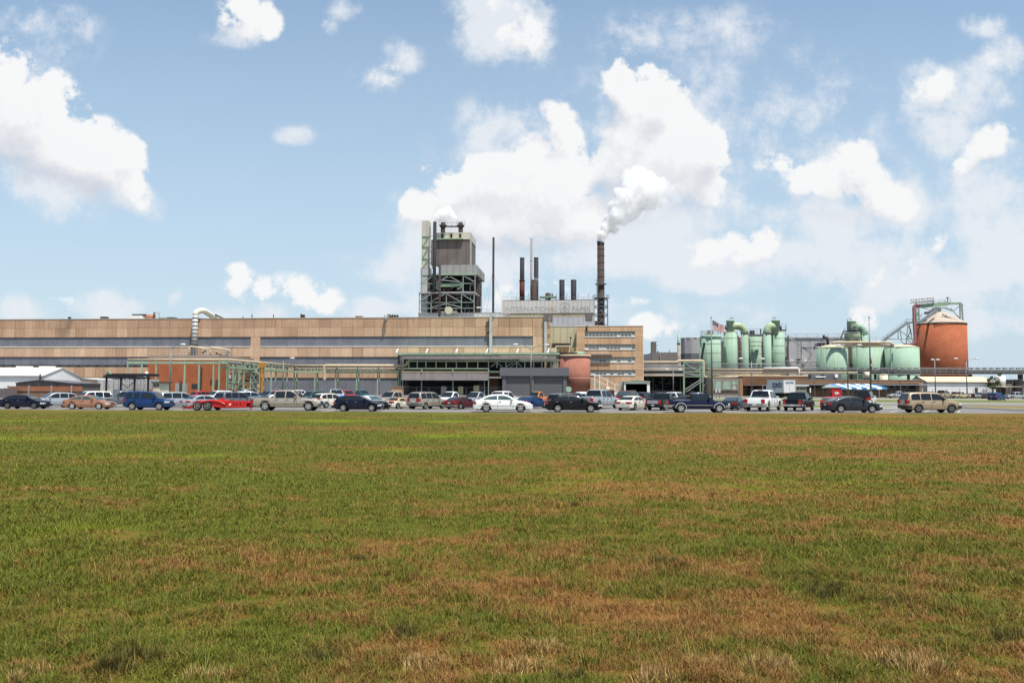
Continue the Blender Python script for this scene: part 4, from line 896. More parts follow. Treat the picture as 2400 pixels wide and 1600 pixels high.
DKST = mat('dark_blue_grey_steel', (.020,.021,.028), .75, .2, .4, .4, (.06,.05,.05))
stack('smokestack', 'dark stack with a dark red lower half, leftmost on power house roof', 1218.4, 1229, 604.5, 704, V+8, DKST, cap=BLACK, zbase=zr0, lower=(657,REDST))
stack('smokestack', 'very tall thin grey brown vent pipe on power house roof', 1242.8, 1248.2, 558.5, 704, V+10, mat('weathered_grey_pipe', (.24,.22,.215), .7, .15, .3, .6, (.14,.09,.07)), bands=(612,), zbase=zr0)
stack('smokestack', 'dark stack half hidden by steam behind the thin grey vent pipe', 1251.2, 1262, 604, 704, V+24, DKST, cap=DARKM, zbase=zr0)
stack('smokestack', 'shorter dark brown stack in front of the steam, beside thin vent', 1245, 1258, 657, 704, V+8, RUSTB, cap=BLACK, zbase=zr0)
stack('smokestack', 'short dark stack right of the green roof platform', 1310.8, 1323.3, 656.5, 704, V+8, DKST, cap=BLACK, zbase=zr0)
stack('smokestack', 'short dark stack with wisp of steam, rightmost on power house roof', 1338, 1351, 656.5, 704, V+8, DKST, cap=BLACK, zbase=zr0)
stack('guyed_stack', 'lone slim black guyed stack between boiler tower and power house', 1153.7, 1158.7, 556.5, 740, 55, BLACK, bands=(632,), group=None, zbase=MZ(735,48,1156)-3)
t = mthing('roof_platform', 'mint platform with a brown tank on power house roof', 'platform', MU(1284,V+5), V+5)
t.location = mill((MU(1284,V+5),V+5,zr0)); t['base'] = tuple(t.location)
part(t, 'deck', GREEN, lambda b: b.pb(1265,1304,693.8,697,V+5,3)); part(t, 'post', GREEN, lambda b: [b.pb(x,x+1.4,693,704,V+5,.3) for x in (1265,1281,1302)])
part(t, 'tank', RUSTB, lambda b: b.lathe([(1.0,zr0),(1.12,zr0+1.2),(1.12,MZ(688.5,V+7,1285)),(.7,MZ(686.5,V+7,1285))], (MU(1284.4,V+7,690),V+7), 20)); part(t, 'shaft', BLACK, lambda b: b.pb(1292.5,1295.5,687.5,694,V+8,.5))
# great chimney with its scaffold
t, u, r, ztc = stack('chimney', 'tallest brown steel chimney with steam plume at right of power house', 1399.5, 1417, 567, 764, 78, CHIM, bands=(584,600,616,633,649,665), cap=mat('chimney_black_rim', (.018,.024,.03), .8), group=None, zbase=0, taper=.06)
v = 78
part(t, 'gallery', STEEL, lambda b: [b.lathe([(r*1.15,MZ(667,v,1400)),(r*1.6,MZ(666.5,v,1400)),(r*1.6,MZ(665.5,v,1400)),(r*1.1,MZ(665.5,v,1400))], (u,v), 20, cap=False), b.bar(MP(1398.6,654,v-3),MP(1398.6,697,v-3),.25)])
t = mthing('scaffold_tower', 'steel lattice tower with platform around the tall chimney foot', 'lattice tower', u, v)
def scaf(b):
    zt_, w0, w1 = MZ(700,v,1408), r*1.95, r*1.75
    corners = [(sx_, sy_) for sx_ in (-1,1) for sy_ in (-1,1)]
    for sx_, sy_ in corners: b.bar((u+sx_*w0,v+sy_*w0,0),(u+sx_*w1,v+sy_*w1,zt_),.28)
    lv = [MZ(y,v,1408) for y in (765,738,719,700)]
    for z0, z1 in zip(lv[:-1], lv[1:]):
        for (ax, ay), (bx, by) in (((-1,-1),(1,-1)),((1,-1),(1,1)),((-1,1),(1,1)),((-1,-1),(-1,1))):
            b.bar((u+ax*w1,v+ay*w1,z1),(u+bx*w1,v+by*w1,z1),.22); b.bar((u+ax*w1,v+ay*w1,z0),(u+bx*w1,v+by*w1,z1),.16); b.bar((u+bx*w1,v+by*w1,z0),(u+ax*w1,v+ay*w1,z1),.16)
part(t, 'lattice', STEEL, scaf)
part(t, 'platform', GREYD, lambda b: b.lathe([(r*1.2,MZ(701,v,1408)),(r*2.25,MZ(699.5,v,1408)),(r*2.25,MZ(698.5,v,1408)),(r*1.1,MZ(698.5,v,1408))], (u,v), 8, cap=False))
part(t, 'railing', STEEL, lambda b: b.rail([(u+r*2.2*math.cos(a*math.pi/4),v+r*2.2*math.sin(a*math.pi/4),MZ(698.5,v,1408)) for a in range(9)], 1.2, 1.5, .09))
part(t, 'lean_to_wall', RUSTB, lambda b: b.pb(1392,1403,752,None,v-8,3))

# ================================================================== boiler tower
V = 52
t = mthing('boiler_tower', 'tall brown and grey boiler tower on a mint steel frame', 'boiler tower', MU(1060,V), V)
part(t, 'upper_wall', TAUPE, lambda b: b.pb(1023,1101,561.5,622,V,16)); 
part(t, 'penthouse', mat('penthouse_cream', (.52,.49,.39), .7, .08, .3, .5, (.3,.22,.14)), lambda b: b.pb(1023,1102,545,561.3,V-.3,16.5))
part(t, 'window', BLACK, lambda b: [b.pb(x0,x1,548,y1,V-.36,.1) for x0,x1,y1 in ((1034,1039.3,557.5),(1055.5,1060,557.5),(1076,1081.2,557.5))]); part(t, 'window_frame', DUCT, lambda b: [b.pb(1033.3,1040,y,y+.7,V-.42,.1) for y in (547.4,557.4)]+[b.pb(1075.2,1081.9,y,y+.7,V-.42,.1) for y in (547.4,557.4)])
part(t, 'walkway', GREEN, lambda b: b.pb(1022,1085,558.4,560.6,V-1.2,.9))
part(t, 'downpipe', DUCT, lambda b: [b.pb(1101.3,1103,546,621,V-.2,.4), b.pb(1104,1105.2,546,621,V+.6,.4)])
part(t, 'middle_box', mat('tower_grey_box', (.30,.295,.28), .7, .08, .2, .4, (.2,.18,.16), lines=2.5), lambda b: b.pb(1029,1117,620.8,641,V-5,24))
part(t, 'shade_core', DARK, lambda b: b.pb(1000,1109,641,None,V+1.5,17)); part(t, 'back_wall', TAUPE, lambda b: b.pb(1010,1100,561,620,V+15,4))  # core is near-black to paint the shade inside the frame
part(t, 'machinery', mat('brown_machinery', (.11,.075,.06), .85, .5, .8, fine=.5), lambda b: [b.pb(x0,x1,y0,y1,V-.8,2.4) for x0,x1,y0,y1 in ((1012,1030,688,704),(1012,1028,711,733),(1036,1064,692,704),(1074,1084,673,683),(1030,1060,674,682),(1014,1022,648,680))])
part(t, 'floor_beam', GREEN, lambda b: [b.pb(1022,1117.5,641,644.6,V-5.1,.6), b.pb(1022,1085,664,671.5,V-4.6,.6), b.pb(1085,1113,663.2,664.6,V-4.8,.4), b.pb(986,1016,663.5,665,V-4.8,.4)])
part(t, 'floor_slab', DUCT, lambda b: b.pb(981.5,1113,684,686.4,V-5.3,20))
part(t, 'floor_beam', STEELM, lambda b: [b.pb(982,1113,y,y+1.4,V-5.1,.4) for y in (708,721.5)])
part(t, 'column', STEELM, lambda b: [b.pb(x,x+1.7,y0,y1,V-5,.5) for x,y0,y1 in ((981.5,686.5,733.5),(1009.5,686.5,733.5),(1045,686.5,733.5),(1080.5,686.5,733.5),(1110.3,686.5,733.5),(1084.6,645,684),(1112.4,645,684),(986,645,684))])
part(t, 'brace', STEELM, lambda b: [b.bar(MP(a,y0,V-5), MP(c,y1,V-5), .3) for a,y0,c,y1 in ((1023,662,1050,648),(1056,649,1083,663),(1033,656,1080,661),(1010,707,1044,688),(1046,688,1080,707),(1081,688,1110,706),(983,706,1009,690),(1010,720,1044,712),(1046,712,1080,719),(1089,648,1112,660),(1072,678,1084,672),(987,662,1014,648),(1016,668,1030,680))])
part(t, 'side_frame', DARKM, lambda b: [b.pb(x,x+1.6,y0,735,V+dd,.5) for x,y0,dd in ((1118,644,2),(1121,652,6),(1124.5,656,10),(1127,660,14))]+[b.pb(1113,1128,y,y+1.2,V+8,.5) for y in (664,684,700,714,726)])
part(t, 'side_pipe', RUSTB, lambda b: [b.tube([MP(1114+i*2.2,648+i*3,V+4+i),MP(1116+i*1.8,690,V+4+i),MP(1114+i*2,733,V+4+i)],.35,8) for i in range(6)])
part(t, 'fan_casing', CREAM, lambda b: b.tube([MP(1051.5,727,V-7.5),MP(1051.5,727,V-6)], 1.45, 20)); part(t, 'fan_base', PIPEG, lambda b: b.pb(1034,1070,729,733.5,V-7,2)); part(t, 'spare_cover', WHITE, lambda b: b.pb(1117,1127,719,721.5,V-1,.5))
part(t, 'small_lights', WHITE, lambda b: [b.pb(x,x+.9,y,y+.9,V-5.2,.1) for x,y in ((1007,712),(1006,690),(1063,712),(1097,716),(1099,729))])
t2 = mthing('square_chimney', 'cream square duct tower braced to left of the boiler tower', 'duct tower', MU(996,V-3), V-3)
part(t2, 'shaft', mat('warm_cream_sheet', (.50,.47,.40), .7, .07, .2, .3, (.36,.3,.2), lines=3), lambda b: [b.pb(988.5,1005,517,553,V-3,4), b.pb(989,1004,553.1,628,V-2.9,3.8)])
part(t2, 'transition', GREYS, lambda b: b.pb(985.5,1006.5,628,644,V-3.2,4.4)); part(t2, 'lower_shaft', GREYS, lambda b: b.pb(986.5,1001.5,644.1,733.5,V-3,4))
part(t2, 'frame', GREEN, lambda b: [b.pb(988,1016,y,y+1.4,V-3.2,.35) for y in (553,577,605,628,644)]+[b.pb(988.2,989.4,553,644,V-3.2,.35)]+[b.bar(MP(a,y0,V-3.3),MP(c,y1,V-3.3),.22) for a,y0,c,y1 in ((990,576,1003,555),(990,604,1003,579),(990,627,1003,607),(1005,580,1014,601),(1005,607,1014,628))])
part(t2, 'ladder', STEEL, lambda b: [b.bar(MP(1007,530,V-2),MP(1007,552,V-2),.12), b.bar(MP(1009.4,530,V-2),MP(1009.4,552,V-2),.12)]+[b.bar(MP(1007,y,V-2),MP(1009.4,y,V-2),.1) for y in range(531,552,3)])
stack('flue_pipe', 'black soot covered flue climbing the boiler tower front', 1014.5, 1022.5, 520, 680, V-6, BLACK, group=None)
stack('flue_pipe', 'shorter black duct down the lower front of boiler tower', 1027.5, 1033.2, 621, 743, V-8.5, mat('dark_plum_duct', (.04,.03,.035), .8), group=None)
for a, c, l in ((1031.5,1045,'flanged rusty roof vent, left one on the boiler tower top'),(1073,1086.5,'flanged rusty roof vent, right one on the boiler tower top')):
    tt, u, r, z = stack('tower_vent', l, a+1.5, c-1.5, 522, 545, V+6, RUSTB, group='roof vents of the boiler tower')
    part(tt, 'flange', DARKM, lambda b: b.lathe([(r*1.2,MZ(533,V+6,a)),(r*1.7,MZ(529.5,V+6,a)),(r*1.7,MZ(528,V+6,a)),(r*1.05,MZ(528,V+6,a))], (u,V+6), 16, cap=False))
    part(tt, 'railing', STEEL, lambda b: b.rail([MP(a-3,528,V+5),MP(c+3,528,V+5)], 1.6, 1.2, .1))
t = thing('gangway', 'dark gangway joining the two rusty tower vents', 'gangway', MP(1059,531,V+6)[0:0] or mill(MP(1059,531,V+6)))
part(t, 'deck', DARKM, lambda b: b.bar(MP(1044,531,V+6), MP(1074,531,V+6), .6, .5)); part(t, 'railing', STEEL, lambda b: b.rail([MP(1044,530,V+6),MP(1074,530,V+6)], 1.4, 2, .09))
# guy wires of the slim stack
t = mthing('guy_wire', 'thin guy wires running down from the slim black stack', 'wire', MU(1156,55), 55)
part(t, 'wire', STEEL, lambda b: [b.bar(MP(1156,632,55), MP(x,733,48+k), .05) for x,k in ((1128,1),(1182,1),(1140,18))])

# ================================================================== recovery plant at right: tanks, pipes, silo
VT = 62
def cyl(px0, px1, py, v): 
    a, c = MU(px0, v, py), MU(px1, v, py); return (a+c)/2, (c-a)/2
t = mthing('grey_works', 'low dark taupe works building with square chimney right of office block', 'works building', MU(1550,88), 88)
part(t, 'wall', mat('taupe_block', (.185,.165,.155), .85, .08, .2, .3, (.12,.1,.09)), lambda b: [b.pb(1527,1590,825.5,None,88,30)]); part(t, 'side_wall', mat('mauve_grey_block', (.15,.145,.165), .85), lambda b: b.prism([(MU(1505,88),0),(MU(1527,88)-.01,0),(MU(1527,88)-.01,MZ(826,88,1527)),(MU(1519,88),MZ(829.5,88,1519)),(MU(1505,88),MZ(830,88,1510))], 88.2, 118))
part(t, 'chimney', TAUPE, lambda b: b.pb(1527,1538,800.5,825.4,88.5,4)); part(t, 'ladder', DARKM, lambda b: [b.pb(1538.1,1541,y,y+.8,89,.4) for y in (801,808,811,817)]); part(t, 'vent_cowl', DARKM, lambda b: [b.pb(1540,1543.5,822.5,825.4,89,1), b.pb(1568,1569.5,820,825.4,89,.3)])
part(t, 'pipe', PIPEG, lambda b: b.bar((MU(1547.5,87.7),87.7,0),(MU(1547.5,87.7),87.7,MZ(829,87.7,1547)),.3))
t = mthing('faceted_bunker', 'many sided grey steel bunker left of the first mint tank', 'bunker', MU(1619,VT+14), VT+14)
u, r = cyl(1594.5, 1645, 820, VT+14)
part(t, 'shell', mat('bunker_sheet', (.36,.345,.345), .7, .18, .1, .6, (.18,.14,.13), lines=4), lambda b: [b.add(*(lambda n: ([(u+r*math.cos(2*math.pi*(k+.3)/n), VT+14+r*math.sin(2*math.pi*(k+.3)/n), z) for z in (0, MZ(793,VT+14,1619)) for k in range(n)], [(k,(k+1)%n,n+(k+1)%n,n+k) for k in range(n)]+[tuple(range(n,2*n))]))(10))])
part(t, 'skirt', GREYD, lambda b: b.add(*(lambda n: ([(u+(r+.1)*math.cos(2*math.pi*(k+.3)/n), VT+14+(r+.1)*math.sin(2*math.pi*(k+.3)/n), z) for z in (0, MZ(829,VT+14,1619)) for k in range(n)], [(k,(k+1)%n,n+(k+1)%n,n+k) for k in range(n)]))(10)))
part(t, 'lip', DUCT, lambda b: b.lathe([(r*.99,MZ(793,VT+14,1619)),(r*1.02,MZ(793,VT+14,1619)),(r*1.02,MZ(792,VT+14,1619)),(r*.9,MZ(792,VT+14,1619))], (u,VT+14), 10, cap=False))
t, u, r, _ = stack('mint_column', 'slender mint and rust pipe column left of the grey bunker', 1587.3, 1593.7, 784.5, 850, VT+6, GREENT, group=None, zbase=0, lower=(805,mat('rusty_cream', (.33,.26,.18), .8, .3, .6, .8, (.12,.06,.04))))
def tank(name, label, px0, px1, py, v, roof=None, m=GREENT, rings=(), base=0, group='mint green tanks', rim=False, cat='tank', n=40):
    u, r = cyl(px0, px1, (py+862)/2, v); z = MZ(py, v, (px0+px1)/2)
    t = mthing(name, label, cat, u, v, group)
    part(t, 'shell', m, lambda b: b.lathe([(r,base),(r,z)], (u,v), n))
    if roof: part(t, 'roof', roof[1], lambda b: b.lathe([(r*1.01,z+.002),(r*1.01,z+.1),(r*.55,z+.1+(MZ(roof[0],v,px0)-z)*.62),(.15,MZ(roof[0],v,px0))], (u,v), n))
    if rim: part(t, 'rim', GREENT, lambda b: b.lathe([(r*1.002,z-1.3),(r*1.09,z-.9),(r*1.09,z+.02),(r*.9,z+.04)], (u,v), n, cap=False))
    for y in rings: zz_ = MZ(y, v, (px0+px1)/2); part(t, 'ring', GREEN, lambda b: b.lathe([(r*1.012,zz_-.1),(r*1.012,zz_+.1)], (u,v), n, cap=False))
    return t, u, r, z
t, u, r, z = tank('mint_tank', 'mint tank with flared rim and roof machinery behind the striped flag', 1644, 1689.5, 786, VT-6, rings=(806.5,828,848.5), rim=True)
part(t, 'railing', STEEL, lambda b: b.rail([(u+r*1.05*math.cos(a*math.pi/6),VT-6+r*1.05*math.sin(a*math.pi/6),z+.05) for a in range(13)], 1.6, 2, .09)); part(t, 'mixer', mat('pink_grey_machinery', (.26,.17,.15), .8, .3, 1), lambda b: [b.pb(1656,1672,781,785,VT-6,2.2), b.pb(1660,1664,774,781,VT-6,1), b.pb(1667,1670,776,781,VT-6,1), b.bar(MP(1655,777,VT-6),MP(1673,776,VT-6),.3)])
part(t, 'outer_shell', GREENT, lambda b: b.lathe([(r*.75,0),(r*.75,z-1.4)], (u-r*.38,VT-3), 24)); part(t, 'strut', BLACK, lambda b: b.bar(MP(1651,803,VT-13),MP(1644,842,VT-13),.7))
t, u, r, z = tank('mint_tank', 'tall mint tower tank with domed top joined by the left elbow duct', 1696.5, 1728.5, 779.5, VT-2, roof=(775,GREENC), rings=(793,))
t, u4, r4, z4 = tank('mint_tank', 'dull mint tank in the gap between the two elbow ducts', 1757.5, 1784.5, 787, VT+6, rings=(801,811,829,847))
part(t, 'platform', GREYD, lambda b: b.pb(1752,1797,783,786,VT-3,5)); part(t, 'railing', STEEL, lambda b: b.rail([MP(1753,783,VT-3),MP(1796,783,VT-3)], 2, 1.5, .09)); part(t, 'machine', DARKM, lambda b: [b.pb(1759,1769,774,782.8,VT-1,2), b.pb(1781.5,1784,771,782.8,VT-1,.3)])
t, u, r, z = tank('mint_tank', 'tall mint tower tank under the right elbow duct', 1808.5, 1839, 779.5, VT-2, roof=(776,GREENC), rings=(793,810.5,828,847))
part(t, 'platform', GREYD, lambda b: b.pb(1828,1844,771.8,774.5,VT-2,3)); part(t, 'railing', STEEL, lambda b: [b.rail([MP(1830,772,VT-2),MP(1843.5,772,VT-2)], 2, 1.2, .09), b.bar(MP(1841,785,VT-2),MP(1841,762,VT-2),.15)])
def gooseneck(label, pxn0, pxn1, pynt, pynb, pxd0, pxd1, pytop, pyb, v, pyc, side):
    # cyclone head, elbow and downcomer
    un, rn = cyl(pxn0, pxn1, pynb, v); ud, rd = cyl(pxd0, pxd1, pyc+30, v)
    t = mthing('elbow_duct', label, 'duct', (un+ud)/2, v, 'mint elbow ducts between the tanks')
    zt_, zb_ = MZ(pynt,v,pxn0), MZ(pynb,v,pxn0)
    part(t, 'head', GREENT, lambda b: b.lathe([(rn,zb_-1.2),(rn,zt_-.05),(rn*1.12,zt_),(rn*1.12,zt_+.25),(.3,zt_+.7)], (un,v), 28))
    part(t, 'cap_pipe', PIPEG, lambda b: b.tube([(un,v,zt_+.5),(un,v,zt_+1.3),(un+.6*side,v,zt_+1.6),(un+1.2*side,v,zt_+.9)], .18, 8))
    zc_ = MZ(pyc,v,pxd0); Rb = abs(ud-un)*.52; ztop_ = MZ(pytop,v,pxd0)-rd*1.0
    cx_ = ud-side*Rb; hgt = ztop_-zc_
    pts = [(un,v,ztop_-.6),(un+side*(abs(ud-un)-Rb)*.5,v,ztop_)]+[(cx_+side*Rb*math.sin(R(a)),v,zc_+hgt*math.cos(R(a))) for a in range(0,91,10)]
    part(t, 'elbow', GREENR, lambda b: b.tube(pts, rd, 20))
    part(t, 'flange', GREYD, lambda b: b.lathe([(rd*1.1,zc_-.35),(rd*1.1,zc_+.1)], (ud,v), 24))
    part(t, 'downcomer', GREENT, lambda b: b.lathe([(rd*.98,0),(rd*.98,zc_-.05)], (ud,v), 28))
    part(t, 'manhole', GREYD, lambda b: b.tube([(un-side*rn*.9,v-.3,zb_+1.2),(un-side*(rn+.5),v-.3,zb_+1.2)], .9, 14))
    return t
gooseneck('mint elbow duct bending right from its tower, nearest the striped flag', 1702.5, 1721, 753, 775, 1737, 1754.5, 755.5, 862, VT-3, 780, 1)
gooseneck('mint elbow duct bending left from its tower, beside the grey wall', 1809, 1828, 752.5, 776, 1789, 1808, 755.5, 862, VT-3, 780, -1)
t = mthing('grey_plant_hall', 'pale grey sheet metal hall behind the mint tanks', 'plant hall', MU(1840,92), 92)
part(t, 'wall', mat('hall_sheet', (.40,.395,.40), .65, .08, .15, .4, (.28,.26,.25), lines=5), lambda b: [b.pb(1640,1990,790,None,92,30), b.pb(1945,2075,800,None,88,4)])
part(t, 'railing', STEEL, lambda b: b.rail([MP(1842,789.6,91.6),MP(1990,789.6,91.6)], 1.3, 4, .1)); part(t, 'roof_edge', PIPEG, lambda b: b.pb(1842,1990,791.8,793,91.6,.5))
part(t, 'hood', WHITE, lambda b: [b.pb(x,x+8,842,846,90,1.4) for x in (1851,1884)]); part(t, 'window', DARKM, lambda b: [b.pb(1867,1876,841,846.5,91.7,.2), b.pb(1840.5,1850,836,852,91.6,.3)])
part(t, 'dark_panel', GREYD, lambda b: b.pb(1690,1812,800,None,90.5,.6))
t = mthing('slanted_stair', 'grey slanted stair falling across the pale hall wall', 'staircase', MU(1880,86), 86)
part(t, 'flight', PIPEG, lambda b: [b.bar(MP(1850,792,86),MP(1903,829,86),.5,.7), b.bar(MP(1850,787,86),MP(1903,824,86),.12), b.bar(MP(1903,829,86),MP(1885,858,86),.5,.6)]); part(t, 'post', STEEL, lambda b: [b.bar(MP(x,y,86.5),(MU(x,86.5),86.5,0),.3) for x,y in ((1848,785),(1877.5,796))])
part(t, 'landing', GREYD, lambda b: b.bar(MP(1878,815,86),MP(1920,815,86),.8,.3))
for i, (a, c, y, ry, v, l) in enumerate(((1914.5,1986,816.2,806.5,46,'broad low mint tank with pale cone roof, left of the bare flagpole'),(1997.5,2071.5,814,807,52,'broad low mint tank directly behind the bare flagpole'),(2075.5,2152.5,815,806.5,46,'broad low mint tank touching the orange silo'))):
    t, u, r, z = tank('mint_tank', l, a, c, y, v, roof=(ry,GREENC), n=56)
    part(t, 'drain', GREEN, lambda b: b.bar((u-r*.87,v-r*.52,0),(u-r*.87,v-r*.52,z),.25))
    if i < 2: part(t, 'riser', MAROON if i else RUSTB, lambda b: b.tube([(u+r*1.12,v-2,0),(u+r*1.12,v-2,z)], .45, 8))
t = mthing('pipe_cluster', 'brown pipework and valves over the left mint cone roof', 'pipes', MU(1920,60), 60)
part(t, 'pipe', RUSTB, lambda b: [b.tube([MP(1908,818,60),MP(1912,806,60),MP(1918,804.5,60),MP(1934,804.5,60)],.3,8), b.tube([MP(1931,785,60),MP(1931,791,60),MP(1938,791.5,60),MP(1940,796,60),MP(1940,812,60)],.55,10)]); part(t, 'valve', DARKM, lambda b: [b.pb(x,x+5,806,811,60.5,1.2) for x in (1912,1920,1928)])
part(t, 'frame', STEEL, lambda b: [b.bar(MP(1909,814,59),MP(1914,806,59),.3), b.bar(MP(1927,803,59),MP(1927,812,59),.2)])
# cyclone with elbow above the middle tank
v = 70
t = mthing('cyclone', 'mint cyclone vessel with fat elbow and rust stains above the low tanks', 'cyclone', MU(2000,v), v)
un, rn = cyl(1985.5, 2007, 770, v); zt_ = MZ(753.5,v,1990)
part(t, 'head', GREENT, lambda b: b.lathe([(rn,MZ(776,v,1990)),(rn,zt_-.1),(rn*1.05,zt_),(.2,zt_+.6)], (un,v), 28)); part(t, 'cap_pipe', PIPEG, lambda b: b.tube([(un-rn*.9,v,MZ(772,v,1990)),(un-rn*.9,v,zt_+1),(un-rn*.6,v,zt_+1.5),(un,v,zt_+.6)],.2,8))
ub, rb = cyl(1979.5, 2016.5, 785, v); part(t, 'body', mat('rusty_mint', (.32,.40,.27), .65, .25, .4, .9, (.40,.20,.06)), lambda b: b.lathe([(rb*.9,0),(rb*.9,MZ(795,v,1990)),(rb,MZ(793.5,v,1990)),(rb,MZ(780.5,v,1990)),(rb*.95,MZ(779.5,v,1990))], (ub,v), 32))
ud, rd = cyl(2015.5, 2032, 788, v)
part(t, 'elbow', GREENT, lambda b: b.tube([(un,v-1,MZ(765.5,v,2000)),(un+rn,v-1,MZ(765.5,v,2005))]+[(un+rn+(ud-un-rn)*math.sin(R(a)),v-1,MZ(782,v,2020)+(MZ(765.5,v,2005)-MZ(782,v,2020))*math.cos(R(a))) for a in range(15,91,15)], rd*1.02, 20))
part(t, 'downcomer', GREENT, lambda b: b.lathe([(rd,0),(rd,MZ(782.5,v,2020))], (ud,v-1), 24)); part(t, 'flange', GREENT, lambda b: b.lathe([(rd*1.12,MZ(783.5,v,2020)),(rd*1.12,MZ(782,v,2020))], (ud,v-1), 24))
part(t, 'platform', DARKM, lambda b: b.lathe([(rb*1.02,MZ(776.8,v,1990)),(rb*1.15,MZ(776.5,v,1990)),(rb*1.15,MZ(775.5,v,1990)),(rn,MZ(775.5,v,1990))], (ub,v), 20, cap=False)); part(t, 'railing', STEEL, lambda b: b.rail([(ub-rb*1.1,v-1,MZ(775.5,v,1990)),(ub,v-rb*1.1,MZ(775.5,v,1990)),(ub+rb*.9,v-rb*.6,MZ(775.5,v,1990))], 1.3, 1.2, .09))
part(t, 'manhole', GREENC, lambda b: [b.tube([MP(2003,765,v-rn-.3),MP(2003,765,v-rn+.4)], 1.25, 18), b.pb(1998,2008,763,764,v-rn-.5,.2), b.pb(1998,2008,766,767,v-rn-.5,.2)])
part(t, 'stair', MAROON, lambda b: [b.bar(MP(1977,777,v-2),MP(1970,793,v-2),.4), b.bar(MP(1978,772,v-2),MP(1971,788,v-2),.12)]); part(t, 'lower_platform', GREYD, lambda b: b.pb(1962,1990,793,795,v-3,3))
t = mthing('overhead_pipes', 'two long cream pipes running over the low mint tanks', 'pipes', MU(2020,40), 40)
part(t, 'pipe', PIPEC, lambda b: [b.tube([MP(1951,806,40),MP(1953,803.5,40),MP(1956,802,40),MP(2066,802.5,40),MP(2084,802.5,40),MP(2090,805,40),MP(2094,810,40)], .45, 10), b.tube([MP(1980,810,41),MP(2000,809,41),MP(2094,810.5,41)], .5, 10), b.tube([MP(2010,806,40.5),MP(2040,807,40.5),MP(2060,806,40.5)], .4, 10)])
part(t, 'bridge', STEELM, lambda b: [b.pb(2000,2070,799.5,801,40.3,.4), b.rail([MP(1996,799,40.2),MP(2072,799,40.2)], 1.3, 2.5, .08)])
# silo
VS = 98
u, r = cyl(2149, 2262, 800, VS)
t = mthing('brick_silo', 'huge round orange tile silo with pale cone roof', 'silo', u, VS)
zw = MZ(759,VS,2205); za = MZ(729,VS,2201)
part(t, 'shell', SILO, lambda b: b.lathe([(r,0),(r,zw)], (u,VS), 64)); part(t, 'roof', SILOR, lambda b: b.lathe([(r*1.012,zw-.25),(r*1.012,zw+.1),(r*.9,zw+.7),(r*.55,zw+(za-zw)*.55),(r*.2,zw+(za-zw)*.93),(.3,za)], (u,VS), 64))
part(t, 'cornice', RUSTB, lambda b: b.lathe([(r*1.016,zw-.7),(r*1.016,zw-.27)], (u,VS), 64, cap=False)); part(t, 'roof_stair', STEEL, lambda b: [b.bar(MP(2208,737,VS-6),MP(2246,755,VS-8),.4), b.rail([MP(2208,737,VS-6.3),MP(2246,755,VS-8.3)],1,1.6,.08)])
t = mthing('silo_gantry', 'mint and grey steel gantry standing over the silo roof', 'gantry', u, VS)
t.location = mill((u, VS, zw)); t['base'] = tuple(t.location)
part(t, 'girder', GREEN, lambda b: [b.bar(MP(2145,718.5,VS),MP(2220,711.5,VS),1.6,1.6), b.bar(MP(2220,711.5,VS),MP(2253,711,VS),.9,.9)]); part(t, 'railing', STEEL, lambda b: [b.rail([MP(2148,715,VS-.8),MP(2228,708.5,VS-.8)], 1.4, 2.2, .1)])
part(t, 'leg', STEELM, lambda b: [b.bar(MP(x0,y0,VS+k),MP(x1,757,VS+k),.5) for x0,y0,x1,k in ((2146.5,716,2149,-3),(2152.5,716,2155,-3),(2250,711,2251,-3),(2254.5,712,2257,2))])
part(t, 'brace', STEELM, lambda b: [b.bar(MP(a,y0,VS-2),MP(c,y1,VS-2),.3) for a,y0,c,y1 in ((2155,720,2190,728),(2190,728,2215,720),(2215,720,2235,729),(2228,722,2249,746),(2236,728,2252,714),(2208,720,2232,729),(2158,752,2190,722),(2147,730,2154,742),(2153,730,2148,744),(2154,745,2162,735),(2250,730,2257,714))])
part(t, 'upper_bridge', PIPEG, lambda b: [b.truss(MP(2135,710,VS-1),MP(2188,705,VS-1),1.4,8,.22), b.bar(MP(2134,710.5,VS-1),MP(2190,706,VS-1),1.2,.25), b.bar(MP(2146,705,VS-1),MP(2147,718,VS-1),.25), b.bar(MP(2187,701,VS-1),MP(2187,714,VS-1),.25)]); part(t, 'mast', DARKM, lambda b: [b.bar(MP(2221,712,VS),MP(2221,697,VS),.22), b.bar(MP(2218.5,697.5,VS),MP(2223,697.5,VS),.4)])
part(t, 'head_machine', GREYD, lambda b: [b.pb(2194,2206,720,729,VS-1,4), b.bar(MP(2176,732,VS-3),MP(2196,723,VS-2),.8), b.pb(2171,2180,730,735,VS-5,2)])
t = mthing('maroon_pipe', 'maroon pipe dropping beside the silo and curling to the low tank', 'pipe', MU(2143,90), 90)
part(t, 'pipe', MAROON, lambda b: b.tube([MP(2155,716,92),MP(2146,716,90),MP(2142.5,718,88),MP(2141.8,722,86)]+[MP(2143,760,80),MP(2145,796,74)]+[MP(2144.5,803,72),MP(2141,807,70),MP(2136,808.5,68),MP(2120,808,66)], .62, 10))
t = mthing('stair_conveyor', 'grey lattice conveyor stair climbing from the tanks to the silo', 'conveyor', MU(2100,84), 84)
